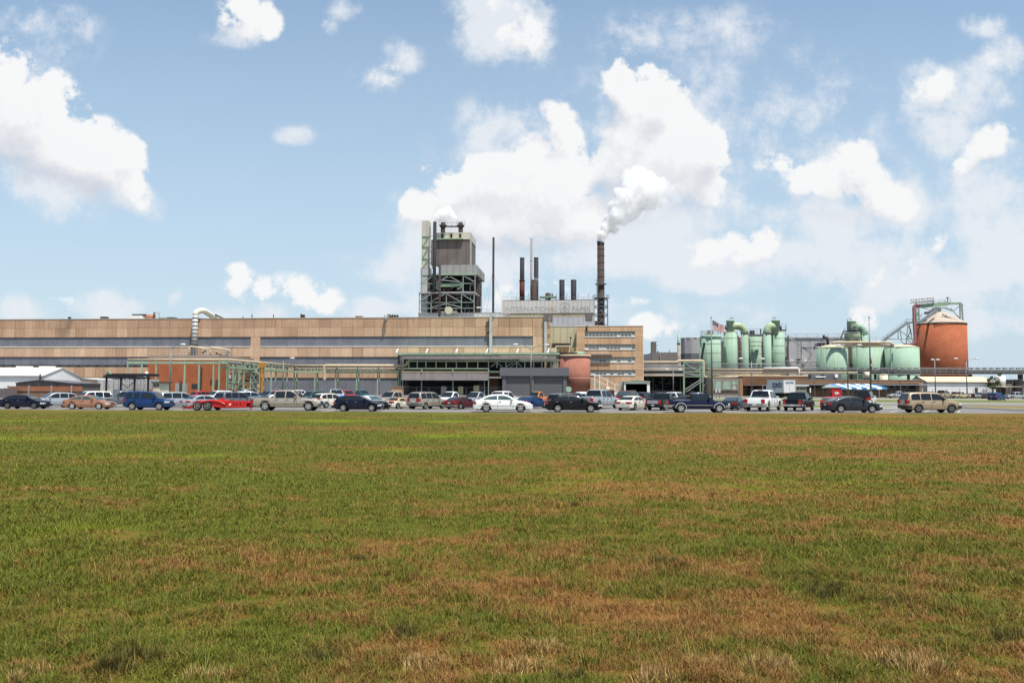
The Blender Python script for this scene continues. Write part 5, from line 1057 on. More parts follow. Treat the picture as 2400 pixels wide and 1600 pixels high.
part(t, 'gallery', STEEL, lambda b: [b.bar(MP(2066,803,80),MP(2080,792,80),.9,.8), b.bar(MP(2076,794,80),MP(2126,757,84),.7,.7), b.bar(MP(2124,756,84),MP(2152,755.5,86),.7,.5), b.bar(MP(2152,756,86),MP(2196,727,92),.8,.9)]); part(t, 'railing', STEEL, lambda b: [b.rail([MP(2066,800,79.5),MP(2080,790,79.5)],1.2,1.2,.08), b.rail([MP(2078,791,79.5),MP(2126,755,83.5)],1.2,1.4,.08), b.rail([MP(2124,754,83.5),MP(2152,753.5,85.5)],1.2,1.4,.08)])
part(t, 'truss', STEELM, lambda b: [b.bar(MP(a,y0,82),MP(c,y1,82),.28) for a,y0,c,y1 in ((2080,794.5,2140,794.5),(2128,757,2124,806),(2131,757,2140,808),(2105,773,2105,795),(2109,772,2113,795),(2109,775,2140,796),(2128,760,2137,785),(2135,772,2126,794),(2110,796,2120,808),(2128,797,2139,806),(2124,795,2126,797))])
# ------------------------------------------------------------------ long conveyor bridge and pipe runs
t = mthing('conveyor_bridge', 'long dark raised conveyor bridge crossing the right half', 'conveyor bridge', MU(1950,20), 20)
VB = 20; xb0, xb1 = 1602, 2520
part(t, 'deck', DARKM, lambda b: [b.pb(xb0,xb1,866.8,869.6,VB,2.4)]); part(t, 'lower_deck', RUSTB, lambda b: b.pb(xb0,xb1,871.4,874.8,VB+.1,2.2)); part(t, 'pipe_rail', PIPEG, lambda b: [b.pb(xb0,xb1,861,862.2,VB-.1,.25), b.pb(xb0,xb1,864.2,865.4,VB-.1,.2), b.pb(xb0,xb1,870,871,VB-.2,.3), b.pb(xb0,xb1,875.4,876.4,VB-.1,.3)])
part(t, 'stanchion', STEEL, lambda b: [b.pb(x,x+.9,861,876,VB-.15,.2) for x in range(xb0,xb1,15)]); part(t, 'idler', BLACK, lambda b: [b.pb(x,x+7,862.5,864,VB+.4,1.2) for x in range(xb0,xb1,16)])
part(t, 'post', RUSTB, lambda b: [b.pb(x,x+w_,876.5,None,VB+.4,1.4) for x,w_ in ((1690,3),(1780,3),(1872,3),(1960,3),(2052,3),(2130,3),(2275,4),(2391,7))])
t = mthing('pipe_run', 'stack of grey pipe runs between office block and mint portal', 'pipes', MU(1555,18), 18)
for y, rr, m in ((848.5,.42,PIPEC),(856.5,.2,PIPEG),(859,.18,PIPEG),(863.2,.22,DUCT),(866.5,.2,PIPEC),(868,.15,DUCT),(874,.25,DARKM),(878,.26,DUCT),(880,.24,PIPEC)):
    part(t, 'pipe', m, lambda b: b.tube([MP(1500,y,18),MP(1602,y,18)] if y != 848.5 else [MP(1500,y,18),MP(1586,y,18),MP(1590,845.5,18),MP(1645,845.2,18),MP(1648.5,847,18),MP(1649,851,18),MP(1649,879,18),MP(1650,882.5,18),MP(1655,883.4,18),MP(1893,882.6,16)], rr, 8))
part(t, 'shade_deck', DARKM, lambda b: b.box(MU(1500,20), MU(1664,20), 18.8, 36, MZ(881.5,20,1560), MZ(880.6,20,1560)))  # deck slab added to cast shade on the works behind
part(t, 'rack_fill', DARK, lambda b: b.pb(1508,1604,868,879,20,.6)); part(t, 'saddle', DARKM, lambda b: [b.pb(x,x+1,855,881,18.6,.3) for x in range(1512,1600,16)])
part(t, 'drop_pipe', WHITE, lambda b: b.tube([MP(1790,863,17),MP(1870,862.5,17),MP(1872.5,865,17),MP(1872.8,884,17)], .3, 8)); part(t, 'long_pipe', PIPEC, lambda b: [b.tube([MP(1660,y,17.5),MP(x1,y,17.5)], .22, 8) for y, x1 in ((873,2010),(878.5,1830),(866,1880))])
t = mthing('portal_frame', 'mint braced portal tower beside the striped flagpole', 'portal frame', MU(1626,12), 12)
part(t, 'post', GREEN, lambda b: [b.pb(x,x+1.8,846.5,None,12+k,.5) for x,k in ((1603,0),(1646.5,0),(1601,6),(1640,6))]); part(t, 'girder', GREEN, lambda b: [b.pb(1603,1667,y,y+1.7,12.05,.4) for y in (848,870,881.6)])
part(t, 'brace', STEELM, lambda b: [b.bar(MP(a,y0,12.3),MP(c,y1,12.3),.3) for a,y0,c,y1 in ((1606,851,1636,869),(1636,869,1646,858),(1606,873,1634,880),(1634,880,1647,875),(1648,878,1666,872),(1605,913,1647,886),(1608,918,1650,890),(1649,905,1668,887))])
t = mthing('dark_works', 'dark tangle of pipework and frames under the pipe runs', 'pipework', MU(1560,30), 30)
part(t, 'backing', mat('shadowed_works', (.03,.03,.032), .9, .4, .6, fine=.4), lambda b: b.pb(1500,1668,880,None,34,2))  # backing kept near-black, painting the shade under the runs
b = MB(mill)
for i in range(70):
    px, y = random.uniform(1506,1662), random.uniform(882,918); L_ = random.uniform(3,18)
    b.tube([MP(px,y,28+random.random()*4), MP(px+(L_ if i%3 else random.uniform(-1,1)),y if i%3 else min(924,y+L_),28+random.random()*4)], random.uniform(.07,.2), 6)
b.build('small_pipes', mat('dull_blue_grey_pipe', (.12,.13,.145), .6, .4, 1.), t)
part(t, 'upright', STEEL, lambda b: [b.pb(x,x+1.1,880,None,27,.25) for x in (1516,1530,1552.5,1578,1594,1657,1662)])
# buildings below the conveyor
t = mthing('mint_annex', 'grey block annex with three pale mint windows behind road signs', 'annex', MU(1700,2), 2)
part(t, 'wall', mat('grey_tan_block', (.25,.21,.17), .85, .1, .4), lambda b: b.pb(1668,1741,886,None,2,10)); 
for a, c in ((1677,1689),(1695,1712),(1715,1729)): part(t, 'window', GREENT, pbx(a,c,893.5,913 if a != 1715 else 902,1.9,.2))
part(t, 'plinth', RUSTB, lambda b: b.pb(1673,1730,914.5,920,1.85,.2)); part(t, 'brace', STEELM, lambda b: b.bar(MP(1672,890,-1),MP(1679,921,-1),.35)); part(t, 'corner', TANB, lambda b: b.pb(1733,1741,886.5,None,1.8,.3))
t = mthing('red_workshop', 'long red brown brick workshop behind the white box truck', 'workshop', MU(1830,10), 10)
part(t, 'wall', BRICKB, lambda b: b.pb(1741,1960,881,None,10,14)); part(t, 'roof_unit', GREYD, lambda b: [b.pb(1901,1923,876,888,6,3), b.pb(1932,1972,876.5,888,6,3)]); part(t, 'roof_hood', WHITE, lambda b: [b.pb(1912,1935,881.5,884,5,2), b.pb(1957.5,1964,876.5,884.5,5,1.5)])
part(t, 'door', DARK, lambda b: [b.pb(1750,1775,906,None,9.9,.2)]); part(t, 'canopy', TAUPE, lambda b: b.pb(1742,1800,901,903.5,5,5))
t = mthing('horizontal_tank', 'white upright end of a pale vessel between the workshop pipes', 'vessel', MU(2032,14), 14)
part(t, 'shell', CREAM, lambda b: b.tube([(MU(2024,14),14,MZ(879,14,2028)),(MU(2038.5,14),14,MZ(879,14,2028))], 1.05, 18)); part(t, 'saddle', RUSTB, lambda b: [b.pb(x,x+2.5,884,None,13.6,.8) for x in (2026,2034)])
for a, c, y, m, l in ((2043,2055,877,GREENT,'short mint drum just right of the bare flagpole'),(2062,2081,878,CREAM,'short cream drum below the conveyor bridge'),(2085,2142,877.5,GREENT,'wide mint drum below the conveyor near the tan shed')):
    u, r = cyl(a, c, 885, 30); t = mthing('drum_tank', l, 'tank', u, 30, 'small drums under the conveyor')
    part(t, 'shell', m, lambda b: b.lathe([(r,0),(r,MZ(y,30,a))], (u,30), 28)); part(t, 'lid', m, lambda b: b.lathe([(r*1.03,MZ(y,30,a)+.002),(r*1.03,MZ(y,30,a)+.15),(r*.4,MZ(y,30,a)+.4)], (u,30), 28))
t = mthing('low_office', 'long low flat roofed building with tan fascia behind striped tent', 'low building', MU(2010,-14), -14)
part(t, 'fascia', TANB, lambda b: b.pb(1845,2163,890.3,897.7,-14,22)); part(t, 'wall', mat('brown_shadow_wall', (.10,.07,.055), .9, .2, .4), lambda b: b.pb(1846,2162,897.7,None,-11,18)); part(t, 'roof_edge', PIPEG, lambda b: b.pb(1844,2164,889.3,890.2,-14.2,22.4))  # wall colour darkened to paint the shade under the canopy
part(t, 'canopy', DUCT, lambda b: b.pb(1843,2178,900,901.8,-17.5,6.4)); part(t, 'seam', RUSTB, lambda b: [b.pb(x,x+.8,890.4,897.6,-14.05,.1) for x in range(1908,2160,50)]); part(t, 'post', PIPEG, lambda b: [b.pb(x,x+1,901.9,None,-17,.25) for x in (1850,1909,2060,2110,2172)])
for i in range(6): part(t, 'window', GLASS, lambda b: b.pb(2076+i*15,2086+i*15,904,912,-11.1,.1))
part(t, 'plinth', TANB, lambda b: b.pb(1846,2162,915,None,-11.2,.2)); part(t, 'side_wall', CREAM, lambda b: b.pb(2155,2163,898,None,-13.9,3))
t = mthing('gatehouse', 'small white roofed gatehouse behind the black pickup', 'gatehouse', MU(1879,-26), -26)
part(t, 'wall', CREAM, lambda b: b.pb(1866,1890,904.5,None,-26,3)); part(t, 'window', GLASS, lambda b: [b.pb(x,x+6,906,913,-26.1,.1) for x in (1867.5,1875.5,1883)]); part(t, 'roof', WHITE, lambda b: b.pb(1862,1896,902,904.4,-27,5))
t = mthing('tan_shed', 'long white shed with tan metal roof at far right', 'shed', MU(2240,0), 0)
ze_, zg_ = MZ(895.4,0,2240), MZ(882.3,8,2230)
part(t, 'wall', WHITE, lambda b: b.box(MU(2172,0), MU(2332,0), 0, 16, 0, ze_))
part(t, 'roof', CREAMR, lambda b: [b.add([(MU(2171,-.3),-.3,ze_),(MU(2333,-.3),-.3,ze_),(MU(2303,8),8,zg_),(MU(2147,8),8,zg_)], [(0,1,2,3)]), b.add([(MU(2147,8),8,zg_),(MU(2303,8),8,zg_),(MU(2333,16),16.3,ze_),(MU(2171,16),16.3,ze_)], [(0,1,2,3)])])
part(t, 'gable_wall', DUCT, lambda b: b.add([(MU(2171,-.1),-.1,0),(MU(2138,10),10,0),(MU(2138,10),10,ze_),(MU(2147,8),8,zg_-.05),(MU(2171,-.1),-.1,ze_-.05)], [(4,3,2,1,0)])); part(t, 'hip', CREAMR, lambda b: b.add([(MU(2333,-.3),-.3,ze_),(MU(2333,16),16.3,ze_),(MU(2303,8),8,zg_)], [(0,1,2)]))
part(t, 'verge', DARKM, lambda b: [b.bar((MU(2136.5,9.8),9.8,MZ(891,9,2138)),(MU(2147,7.9),7.9,zg_),.15,.3), b.bar((MU(2147,7.9),7.9,zg_),(MU(2171,-.35),-.35,ze_),.15,.25), b.bar((MU(2171,-.35),-.35,ze_-.06),(MU(2333,-.35),-.35,ze_-.06),.12,.25)])
part(t, 'door', DARKM, lambda b: [b.pb(2285,2291.5,908,None,-.1,.12)])
u, r = cyl(2333.5, 2356, 895, 6)
t = mthing('white_tank', 'plain white cylinder tank right of the tan roofed shed', 'tank', u, 6)
part(t, 'shell', WHITE, lambda b: b.lathe([(r,MZ(906,6,2344)),(r,MZ(880.5,6,2344)),(r*.3,MZ(879,6,2344))], (u,6), 32)); part(t, 'stand', RUSTB, lambda b: [b.box(u+k*r*.8-.2,u+k*r*.8+.2,5.8,6.2,0,MZ(906,6,2344)) for k in (-1,1)]); part(t, 'deck', PIPEC, lambda b: b.box(u-r*1.15,u+r*1.15,4,8,MZ(907.5,6,2344),MZ(906.2,6,2344)))
for a, c, y, m, l, v in ((2357,2375,891.5,TAUPE,'dark hut with red post right of white tank',8),(2374,2396,890,GREYD,'dark flat block at far right under the conveyor',12),(2396,2460,893,TAUPE,'grey shed at the right picture edge',4)):
    t = mthing('yard_block', l, 'hut', MU((a+c)/2,v), v, 'dark huts at the right edge'); part(t, 'wall', m, pbx(a,c,y,None,v,6)); part(t, 'roof', GREYD, lambda b: b.pb(a-1,c+1,y-1.2,y,v-.4,7)); part(t, 'window', GLASSB, lambda b: b.pb(a+3,c-5,900,904,v-.1,.1))
t = mthing('yard_canopy', 'low cream canopy beside the white tank', 'canopy', MU(2360,-4), -4)
part(t, 'roof', CREAM, lambda b: b.pb(2334,2395,905,906.3,-6,5)); part(t, 'post', RUSTB, lambda b: [b.pb(x,x+1,906.4,None,-5.8,.25) for x in (2336,2365,2392)])

# dark pipework and catwalks between the mint tanks
t = mthing('tank_pipework', 'dark vertical pipes and catwalks in the gaps between the mint tanks', 'pipework', MU(1740,74), 74)
b = MB(mill)
for x0, x1, n in ((1690,1697,4),(1729,1737,6),(1754,1758,3),(1784,1790,4),(1839,1850,5),(1986,1998,5),(2071,2076,3)):
    for i in range(n):
        x = random.uniform(x0, x1); y = random.uniform(786, 832); vv = 70+random.random()*6
        b.tube([MP(x,y,vv),(MU(x,vv),vv,0)], random.uniform(.12,.35), 6)
b.build('riser', RUSTB, t)
part(t, 'catwalk', STEEL, lambda b: [b.bar(MP(a,y,52), MP(c,y,52), .5, .18) for a,c,y in ((1690,1845,858),(1840,1920,857),(1985,2000,826))]+[b.rail([MP(a,y,51.7),MP(c,y,51.7)],1.1,2.2,.07) for a,c,y in ((1640,1845,857.5),(1840,2150,858.5))])
part(t, 'cross_pipe', PIPEG, lambda b: [b.tube([MP(a,y,50+k),MP(c,y+d,50+k)], .2, 8) for a,c,y,d,k in ((1690,1840,853,0,0),(1728,1757,824,0,14),(1690,1700,800,6,10),(1838,1916,846,2,3),(1784,1792,812,0,12))])
t = mthing('tower_clutter', 'tangle of small pipes and boxes inside the boiler tower frame', 'pipework', MU(1062,50), 50)
b = MB(mill); c_ = MB(mill)
for i in range(90):
    x, y = random.uniform(984,1112), random.uniform(646,732); w_ = random.uniform(2,14)
    if y < 684: x = max(x, 1004)
    (b.tube([MP(x,y,48.6+random.random()), MP(min(1112,x+w_),y,48.6)], random.uniform(.08,.2), 6) if i % 2 else b.tube([MP(x,y,48.5+random.random()), MP(x,min(733,y+w_),48.5)], random.uniform(.08,.2), 6)) if i % 3 else c_.pb(x,x+random.uniform(2,6),y,y+random.uniform(2,5),49,.8)
b.build('small_pipework', PIPEG, t); c_.build('equipment_boxes', DARKM, t)
# ================================================================== vehicles
def paint(name, rgb, metal=.0, rough=.32):
    if name in MATS: return MATS[name]
    m, nt, b = nodes(name); pos = position(nt)
    n = noise(nt, pos, 1.3, 3); c = mixc(nt, rng(nt, n, .3, .7), tuple(x*.93 for x in rgb), rgb)
    sepz = nt.nodes.new('ShaderNodeSeparateXYZ'); nt.links.new(pos, sepz.inputs[0])
    dirt = mathn(nt, 'MULTIPLY', rng(nt, sepz.outputs[2], .75, .2), rng(nt, noise(nt, pos, 3.5, 3), .3, .7, .03, .2))
    c = mixc(nt, dirt, c, (.10,.09,.08))
    nt.links.new(c, b.inputs['Base Color']); b.inputs['Roughness'].default_value = rough; b.inputs['Metallic'].default_value = metal
    dk = max(rgb) < .15; b.inputs['Specular IOR Level'].default_value = .10 if dk else .25; b.inputs['Coat Weight'].default_value = .22 if dk else .35; b.inputs['Coat Roughness'].default_value = .06
    MATS[name] = m; return m
PC = dict(navy=paint('navy_car_paint',(.006,.008,.022)), black=paint('black_car_paint',(.006,.006,.008)), copper=paint('copper_car_paint',(.36,.17,.10),.3), blue=paint('blue_car_paint',(.012,.04,.13),.1),
  beige=paint('beige_car_paint',(.36,.31,.25),.35), white=paint('white_car_paint',(.72,.72,.70)), pearl=paint('pearl_car_paint',(.62,.58,.50)), dkgrey=paint('charcoal_car_paint',(.03,.032,.042),.2),
  tan=paint('tan_car_paint',(.38,.29,.19),.3), silver=paint('silver_car_paint',(.42,.43,.45),.45), grey=paint('grey_car_paint',(.13,.135,.15),.3), red=paint('red_car_paint',(.42,.018,.015)), maroon=paint('maroon_car_paint',(.07,.012,.015)),
  orange=paint('orange_car_paint',(.50,.17,.04)), teal=paint('teal_car_paint',(.05,.11,.12),.2), ltblue=paint('light_blue_car_paint',(.10,.26,.52)), slate=paint('slate_blue_car_paint',(.16,.20,.25),.35), gold=paint('gold_car_paint',(.50,.42,.28),.3), dblue=paint('deep_blue_car_paint',(.008,.012,.04),.1))
CGLASS = mat('car_glass', (.012,.016,.018), .04, .2, 1., spec=.4); CGLASST = mat('tinted_teal_glass', (.04,.07,.072), .05, .3, 2., spec=.7); CDARK = mat('tinted_black_glass', (.006,.006,.007), .06, .1, 1., spec=.6)
TYRE = mat('tyre_rubber', (.015,.015,.016), .9, .2, 3); RIM = mat('alloy_rim', (.55,.55,.56), .3, .1, 4, metal=.7); RIMD = mat('steel_rim', (.16,.155,.15), .5, .15, 4, metal=.4)
PLAST = mat('black_trim', (.02,.02,.022), .6, .2, 2); HEADL = mat('headlight_lens', (.62,.64,.66), .12, .1, 6, spec=.7); TAILL = mat('taillight_lens', (.36,.012,.012), .2, .15, 6, spec=.6); AMBER = mat('amber_lens', (.5,.2,.03), .2, .1, 5)
CHROME = mat('chrome_trim', (.65,.65,.66), .15, .05, 3, metal=.9); PLATE = mat('licence_plate', (.55,.56,.52), .5, .1, 8); SOFTTOP = mat('tan_soft_top', (.44,.27,.14), .85, .1, 2); CHASS = mat('dark_underbody', (.01,.01,.01), .9, .2, 2)
def lerp(pts, x):
    if x <= pts[0][0]: return pts[0][1]
    for (a, p), (b, q) in zip(pts[:-1], pts[1:]):
        if x <= b: return p+(q-p)*(x-a)/(b-a) if b > a else q
    return pts[-1][1]
# side profile: deck line, cabin curve, clearance, axles, wheel radius, windows (from, to), width, cabin widths
K = {}
K['sedan'] = dict(L=4.75,W=1.80,deck=[(-2.375,.58),(-2.34,.84),(-2.2,.97),(-1.6,1.00),(.9,.97),(1.1,.95),(1.7,.86),(2.15,.76),(2.32,.62),(2.375,.48)],roof=[(-1.95,.99),(-1.55,1.19),(-1.15,1.345),(-.7,1.425),(-.1,1.44),(.3,1.40),(.7,1.22),(1.22,.95)],zb=.20,ax=(-1.33,1.42),r=.325,win=[(-1.55,-.46),(-.38,.82)])
K['hatch'] = dict(L=4.4,W=1.76,deck=[(-2.2,.55),(-2.16,.90),(-2.0,1.0),(.9,.99),(1.1,.96),(1.6,.86),(2.0,.74),(2.15,.6),(2.2,.46)],roof=[(-2.08,.99),(-1.85,1.22),(-1.55,1.38),(-1.1,1.45),(-.3,1.47),(.15,1.43),(.6,1.24),(1.2,.96)],zb=.2,ax=(-1.28,1.33),r=.325,win=[(-1.7,-1.12),(-1.05,-.34),(-.27,.82)])
K['coupe'] = dict(L=4.5,W=1.76,deck=[(-2.25,.6),(-2.2,.90),(-2.0,.97),(-1.5,.98),(.8,.94),(1.1,.90),(1.7,.80),(2.1,.68),(2.22,.55),(2.25,.42)],roof=[(-1.95,.97),(-1.4,1.18),(-.95,1.31),(-.5,1.36),(-.1,1.36),(.15,1.31),(.55,1.13),(1.05,.91)],zb=.18,ax=(-1.25,1.33),r=.32,win=[(-1.35,-.55),(-.48,.62)])
K['roadster'] = dict(L=3.98,W=1.68,deck=[(-1.99,.5),(-1.96,.74),(-1.8,.83),(-1.2,.86),(.6,.84),(.9,.82),(1.5,.74),(1.85,.62),(1.96,.5),(1.99,.4)],roof=[(-1.15,.86),(-.9,1.08),(-.65,1.19),(-.3,1.23),(0,1.22),(.3,1.05),(.62,.84)],zb=.17,ax=(-1.1,1.17),r=.3,win=[(-.72,.35)])
K['suv'] = dict(L=4.85,W=1.88,deck=[(-2.42,.60),(-2.40,.95),(-2.34,1.10),(1.0,1.10),(1.2,1.10),(1.9,1.04),(2.25,.96),(2.38,.78),(2.42,.56)],roof=[(-2.34,1.09),(-2.22,1.45),(-2.08,1.70),(-1.75,1.78),(-.6,1.81),(.2,1.79),(.5,1.72),(.8,1.50),(1.3,1.09)],zb=.30,ax=(-1.42,1.47),r=.37,win=[(-2.0,-1.22),(-1.14,-.28),(-.2,.88)])
K['boxsuv'] = dict(L=4.32,W=1.82,deck=[(-2.16,.55),(-2.14,.95),(-2.1,1.08),(.9,1.08),(1.15,1.07),(1.75,1.02),(2.02,.92),(2.13,.74),(2.16,.5)],roof=[(-2.12,1.08),(-2.06,1.5),(-1.98,1.72),(-1.7,1.78),(-.6,1.80),(.3,1.78),(.6,1.70),(.85,1.46),(1.25,1.07)],zb=.27,ax=(-1.25,1.33),r=.36,win=[(-1.92,-1.32),(-1.16,-.62),(-.45,.9)])
K['crossover'] = dict(L=4.55,W=1.82,deck=[(-2.27,.6),(-2.25,.95),(-2.15,1.06),(1.0,1.05),(1.2,1.03),(1.8,.95),(2.12,.84),(2.24,.68),(2.27,.5)],roof=[(-2.2,1.05),(-2.0,1.35),(-1.75,1.56),(-1.3,1.65),(-.5,1.68),(.15,1.65),(.5,1.52),(1.25,1.04)],zb=.26,ax=(-1.3,1.36),r=.355,win=[(-1.88,-1.2),(-1.12,-.32),(-.24,.85)])
K['minivan'] = dict(L=4.95,W=1.92,deck=[(-2.47,.5),(-2.45,.9),(-2.38,1.04),(1.3,1.04),(1.5,1.03),(2.0,.92),(2.3,.78),(2.44,.62),(2.47,.45)],roof=[(-2.4,1.04),(-2.28,1.42),(-2.12,1.65),(-1.8,1.73),(-.5,1.76),(.3,1.73),(.7,1.62),(1.1,1.36),(1.65,1.02)],zb=.2,ax=(-1.5,1.5),r=.335,win=[(-2.05,-1.1),(-1.02,-.02),(.06,1.15)])
K['van'] = dict(L=5.0,W=1.98,deck=[(-2.5,.5),(-2.48,.95),(-2.42,1.12),(1.5,1.12),(1.8,1.1),(2.25,1.0),(2.44,.8),(2.5,.5)],roof=[(-2.46,1.12),(-2.40,1.7),(-2.3,1.98),(-1.9,2.06),(0,2.08),(.7,2.05),(1.1,1.85),(1.75,1.1)],zb=.26,ax=(-1.5,1.55),r=.36,win=[(-2.1,-1.0),(-.9,.2),(.3,1.25)])
def pick(L, x0): return dict(L=L,W=1.98,deck=[(-L/2,.62),(-L/2+.03,1.08),(-L/2+.1,1.18),(x0,1.18),(x0+.02,1.14),(1.15,1.14),(1.4,1.14),(2.2,1.08),(L/2-.3,1.00),(L/2-.08,.86),(L/2,.6)],
   roof=[(x0,1.14),(x0+.06,1.55),(x0+.16,1.80),(x0+.45,1.86),(.35,1.87),(.6,1.82),(.85,1.60),(1.42,1.13)],zb=.36,ax=(-L/2+1.22,L/2-1.0),r=.40,bed=(-L/2+.12,x0-.05))
K['crew'] = dict(pick(6.15,-1.15),win=[(-.95,-.08),(.02,1.0)]); K['extcab'] = dict(pick(5.75,-.75),win=[(-.58,-.08),(.0,1.0)]); K['pickup'] = dict(pick(5.5,-.25),win=[(-.08,1.0)]); K['ramcrew'] = dict(pick(5.9,-1.0),win=[(-.82,-.05),(.03,1.0)])
K['compactpick'] = dict(pick(5.0,-.4),win=[(-.22,.98)]); K['compactpick']['W'] = 1.75
K['jeep'] = dict(L=3.95,W=1.72,deck=[(-1.97,.6),(-1.95,1.05),(.5,1.1),(.7,1.1),(1.85,1.06),(1.95,.95),(1.97,.6)],roof=[(-1.93,1.06),(-1.88,1.6),(-1.8,1.76),(-1.5,1.82),(.1,1.82),(.3,1.76),(.68,1.1)],zb=.42,ax=(-1.15,1.25),r=.39,win=[(-1.7,-.75),(-.65,.2)])
def plan(k, x): 
    h = k['L']/2; t = max(0, min(1, (abs(x)-(h-.6))/.6)); return k['W']/2*(1-.17*t**2.6)
def kind_meshes(kind):
    k = K[kind]; h = k['L']/2; W2 = k['W']/2; deck, roof = k['deck'], k['roof']; out = {}; zb0 = k['zb']; r = k['r']; ra = r*1.17
    H_ = max(z for _, z in roof); zbl = deck_z = lerp(deck, 0); wb, wr = W2*.955, W2*.74
    def w_at(z): t = max(0, min(1, (z-zbl)/(H_-zbl))); return wb+(wr-wb)*t**1.25
    xs = set([round(x, 3) for x, _ in deck]+[round(-h+2*h*i/28, 3) for i in range(29)])
    for xa in k['ax']:
        for i in range(13): xs.add(round(xa+ra*math.cos(math.pi*i/12), 3))
    xs = sorted(xs); xs = [x for i, x in enumerate(xs) if i == 0 or x-xs[i-1] > .006]
    def zbot(x):
        z = zb0+max(0, (abs(x)-(h-.28))/.28)*.12
        for xa in k['ax']:
            if abs(x-xa) < ra+.004: z = max(z, r+math.sqrt(max(0, ra*ra-(x-xa)**2)))
        return z
    b = MB(); vs = []; n = 0
    for x in xs:
        w_, zt = plan(k, x), lerp(deck, x); zl = zbot(x); zs = max(zt-.09, zl+.05); zt = max(zt, zs+.02); zm = zl+(zs-zl)*.45
        half = [(0,zl),(w_*.90,zl),(w_*.975,zl+min(.05,(zs-zl)*.2)),(w_*.998,zm),(w_*.975,zs),(w_*.92,zt-.012),(w_*.6,zt+.012),(0,zt+.022)]
        ring = [(x,-y,z) for y, z in half]+[(x,y,z) for y, z in reversed(half[1:-1])]; n = len(ring); vs += ring
    m_ = len(xs)
    fs = [(i*n+j, i*n+(j+1)%n, (i+1)*n+(j+1)%n, (i+1)*n+j) for i in range(m_-1) for j in range(n)]
    fs = [tuple(reversed(f)) for f in fs]+[tuple(range(n)), tuple(reversed(range((m_-1)*n, m_*n)))]
    b.add(vs, fs, True); out['body'] = b
    b = MB(); yi = W2-.26; b.box(-h+.25, h-.25, -yi, yi, zb0-.03, min(.8, zbl-.15)); out['underbody'] = b  # near-black box hung below the sills to deepen the shade underneath
    # cabin
    cur = []
    for (a, p), (c, q) in zip(roof[:-1], roof[1:]):
        for t in (0, .5): cur.append((a+(c-a)*t, p+(q-p)*t))
    cur.append(roof[-1]); b = MB(); vs = []
    for x, z in cur:
        zd = min(lerp(deck, x)-.03, z-.01); wz = w_at(z)
        half = [(wb*.995 if z-zd > .05 else wz, zd), (wz+.005, z-min(.05,(z-zd)*.4)), (wz*.93, z), (wz*.5, z+.018), (0, z+.024)]
        vs += [(x,-y,zz_) for y, zz_ in half]+[(x,y,zz_) for y, zz_ in reversed(half[:-1])]
    n = 9; fs = [tuple(reversed((i*n+j, i*n+j+1, (i+1)*n+j+1, (i+1)*n+j))) for i in range(len(cur)-1) for j in range(n-1)]
    b.add(vs, fs, True); out['cabin'] = b
    out['side_window'] = []
    def side_y(x, z):
        zc_ = lerp(cur, x); zd = lerp(deck, x)-.03; t = max(0, min(1, (z-zd)/max(.02, zc_-.05-zd))); return wb*.995+(w_at(zc_)+.005-wb*.995)*t
    for sgn in (-1, 1):
        for (a, c) in k['win']:
            b = MB(); N = 6; vs = []
            for i in range(N+1):
                x = a+(c-a)*i/N; z0 = lerp(deck, x)+.035; z1 = max(z0+.015, lerp(cur, x)-.10)
                for z in (z0, (z0+z1)/2, z1): vs.append((x, sgn*(side_y(x, z)+.012), z))
            fs = [(i*3+j, i*3+j+1, i*3+j+4, i*3+j+3) for i in range(N) for j in range(2)]
            if sgn < 0: fs = [tuple(reversed(f)) for f in fs]
            b.add(vs, fs); out['side_window'].append(b)
    def screen(p, q, t0, t1, wk):
        b = MB(); vs = []; d = Vector((q[0]-p[0], 0, q[1]-p[1])); nn = Vector((-d.z, 0, d.x)).normalized()
        if nn.z < 0: nn = -nn
        for i in range(5):
            t = t0+(t1-t0)*i/4; x, z = p[0]+d.x*t, p[1]+d.z*t; z_s = lerp(cur, x)
            x, z = x+nn.x*.03, max(z, z_s)+nn.z*.03+.0
            for y in (-1,-.5,0,.5,1): vs.append((x, y*w_at(z)*wk, z))
        fs = [(i*5+j, i*5+j+1, (i+1)*5+j+1, (i+1)*5+j) for i in range(4) for j in range(4)]
        if d.x > 0: fs = [tuple(reversed(f)) for f in fs]
        b.add(vs, fs); return b
    fi = len(roof)-3; ri = 3
    if kind in ('roadster', 'jeep'): fi = len(roof)-2; ri = 2
    f0 = roof[fi] if roof[fi][1] < H_-.02 else roof[fi+1]
    out['windshield'] = screen(f0, roof[-1], .04, .93, .90)
    r0 = roof[2] if kind in ('sedan','coupe','hatch','roadster','crossover') else roof[2]
    out['rear_window'] = screen(r0, roof[0], .06, .88, .86)
    def lamp(front, x_in, ylen, z0, z1):
        res = []
        for sgn in (-1, 1):
            s_ = 1 if front else -1; pts = []
            for i in range(4): x = s_*(h-x_in+x_in*i/3.); pts.append((x+s_*.012*(i==3), sgn*(plan(k, x)+.012)))
            pts.append((s_*(h+.014), sgn*(plan(k, h)-ylen)))
            vs = []; 
            for (x, y) in pts: vs += [(x,y,z0),(x,y,z1),(x-s_*.05,y-sgn*.05,z1),(x-s_*.05,y-sgn*.05,z0)]
            fs = []
            for i in range(len(pts)-1):
                for (p_, q_) in ((0,1),(1,2),(2,3),(3,0)): fs.append((i*4+p_, i*4+q_, i*4+4+q_, i*4+4+p_))
            fs += [(0,1,2,3), tuple(4*(len(pts)-1)+i for i in (3,2,1,0))]
            b = MB(); b.add(vs, fs); res.append(b)
        return res
    truck = 'bed' in k; van = kind in ('suv','boxsuv','minivan','van','crossover','jeep')
    zf = lerp(deck, h-.12)
    out['headlight'] = lamp(True, .30 if not truck else .16, .34, zf-.17, zf-.03)
    zr_ = .92 if truck else (.95 if van else .80)
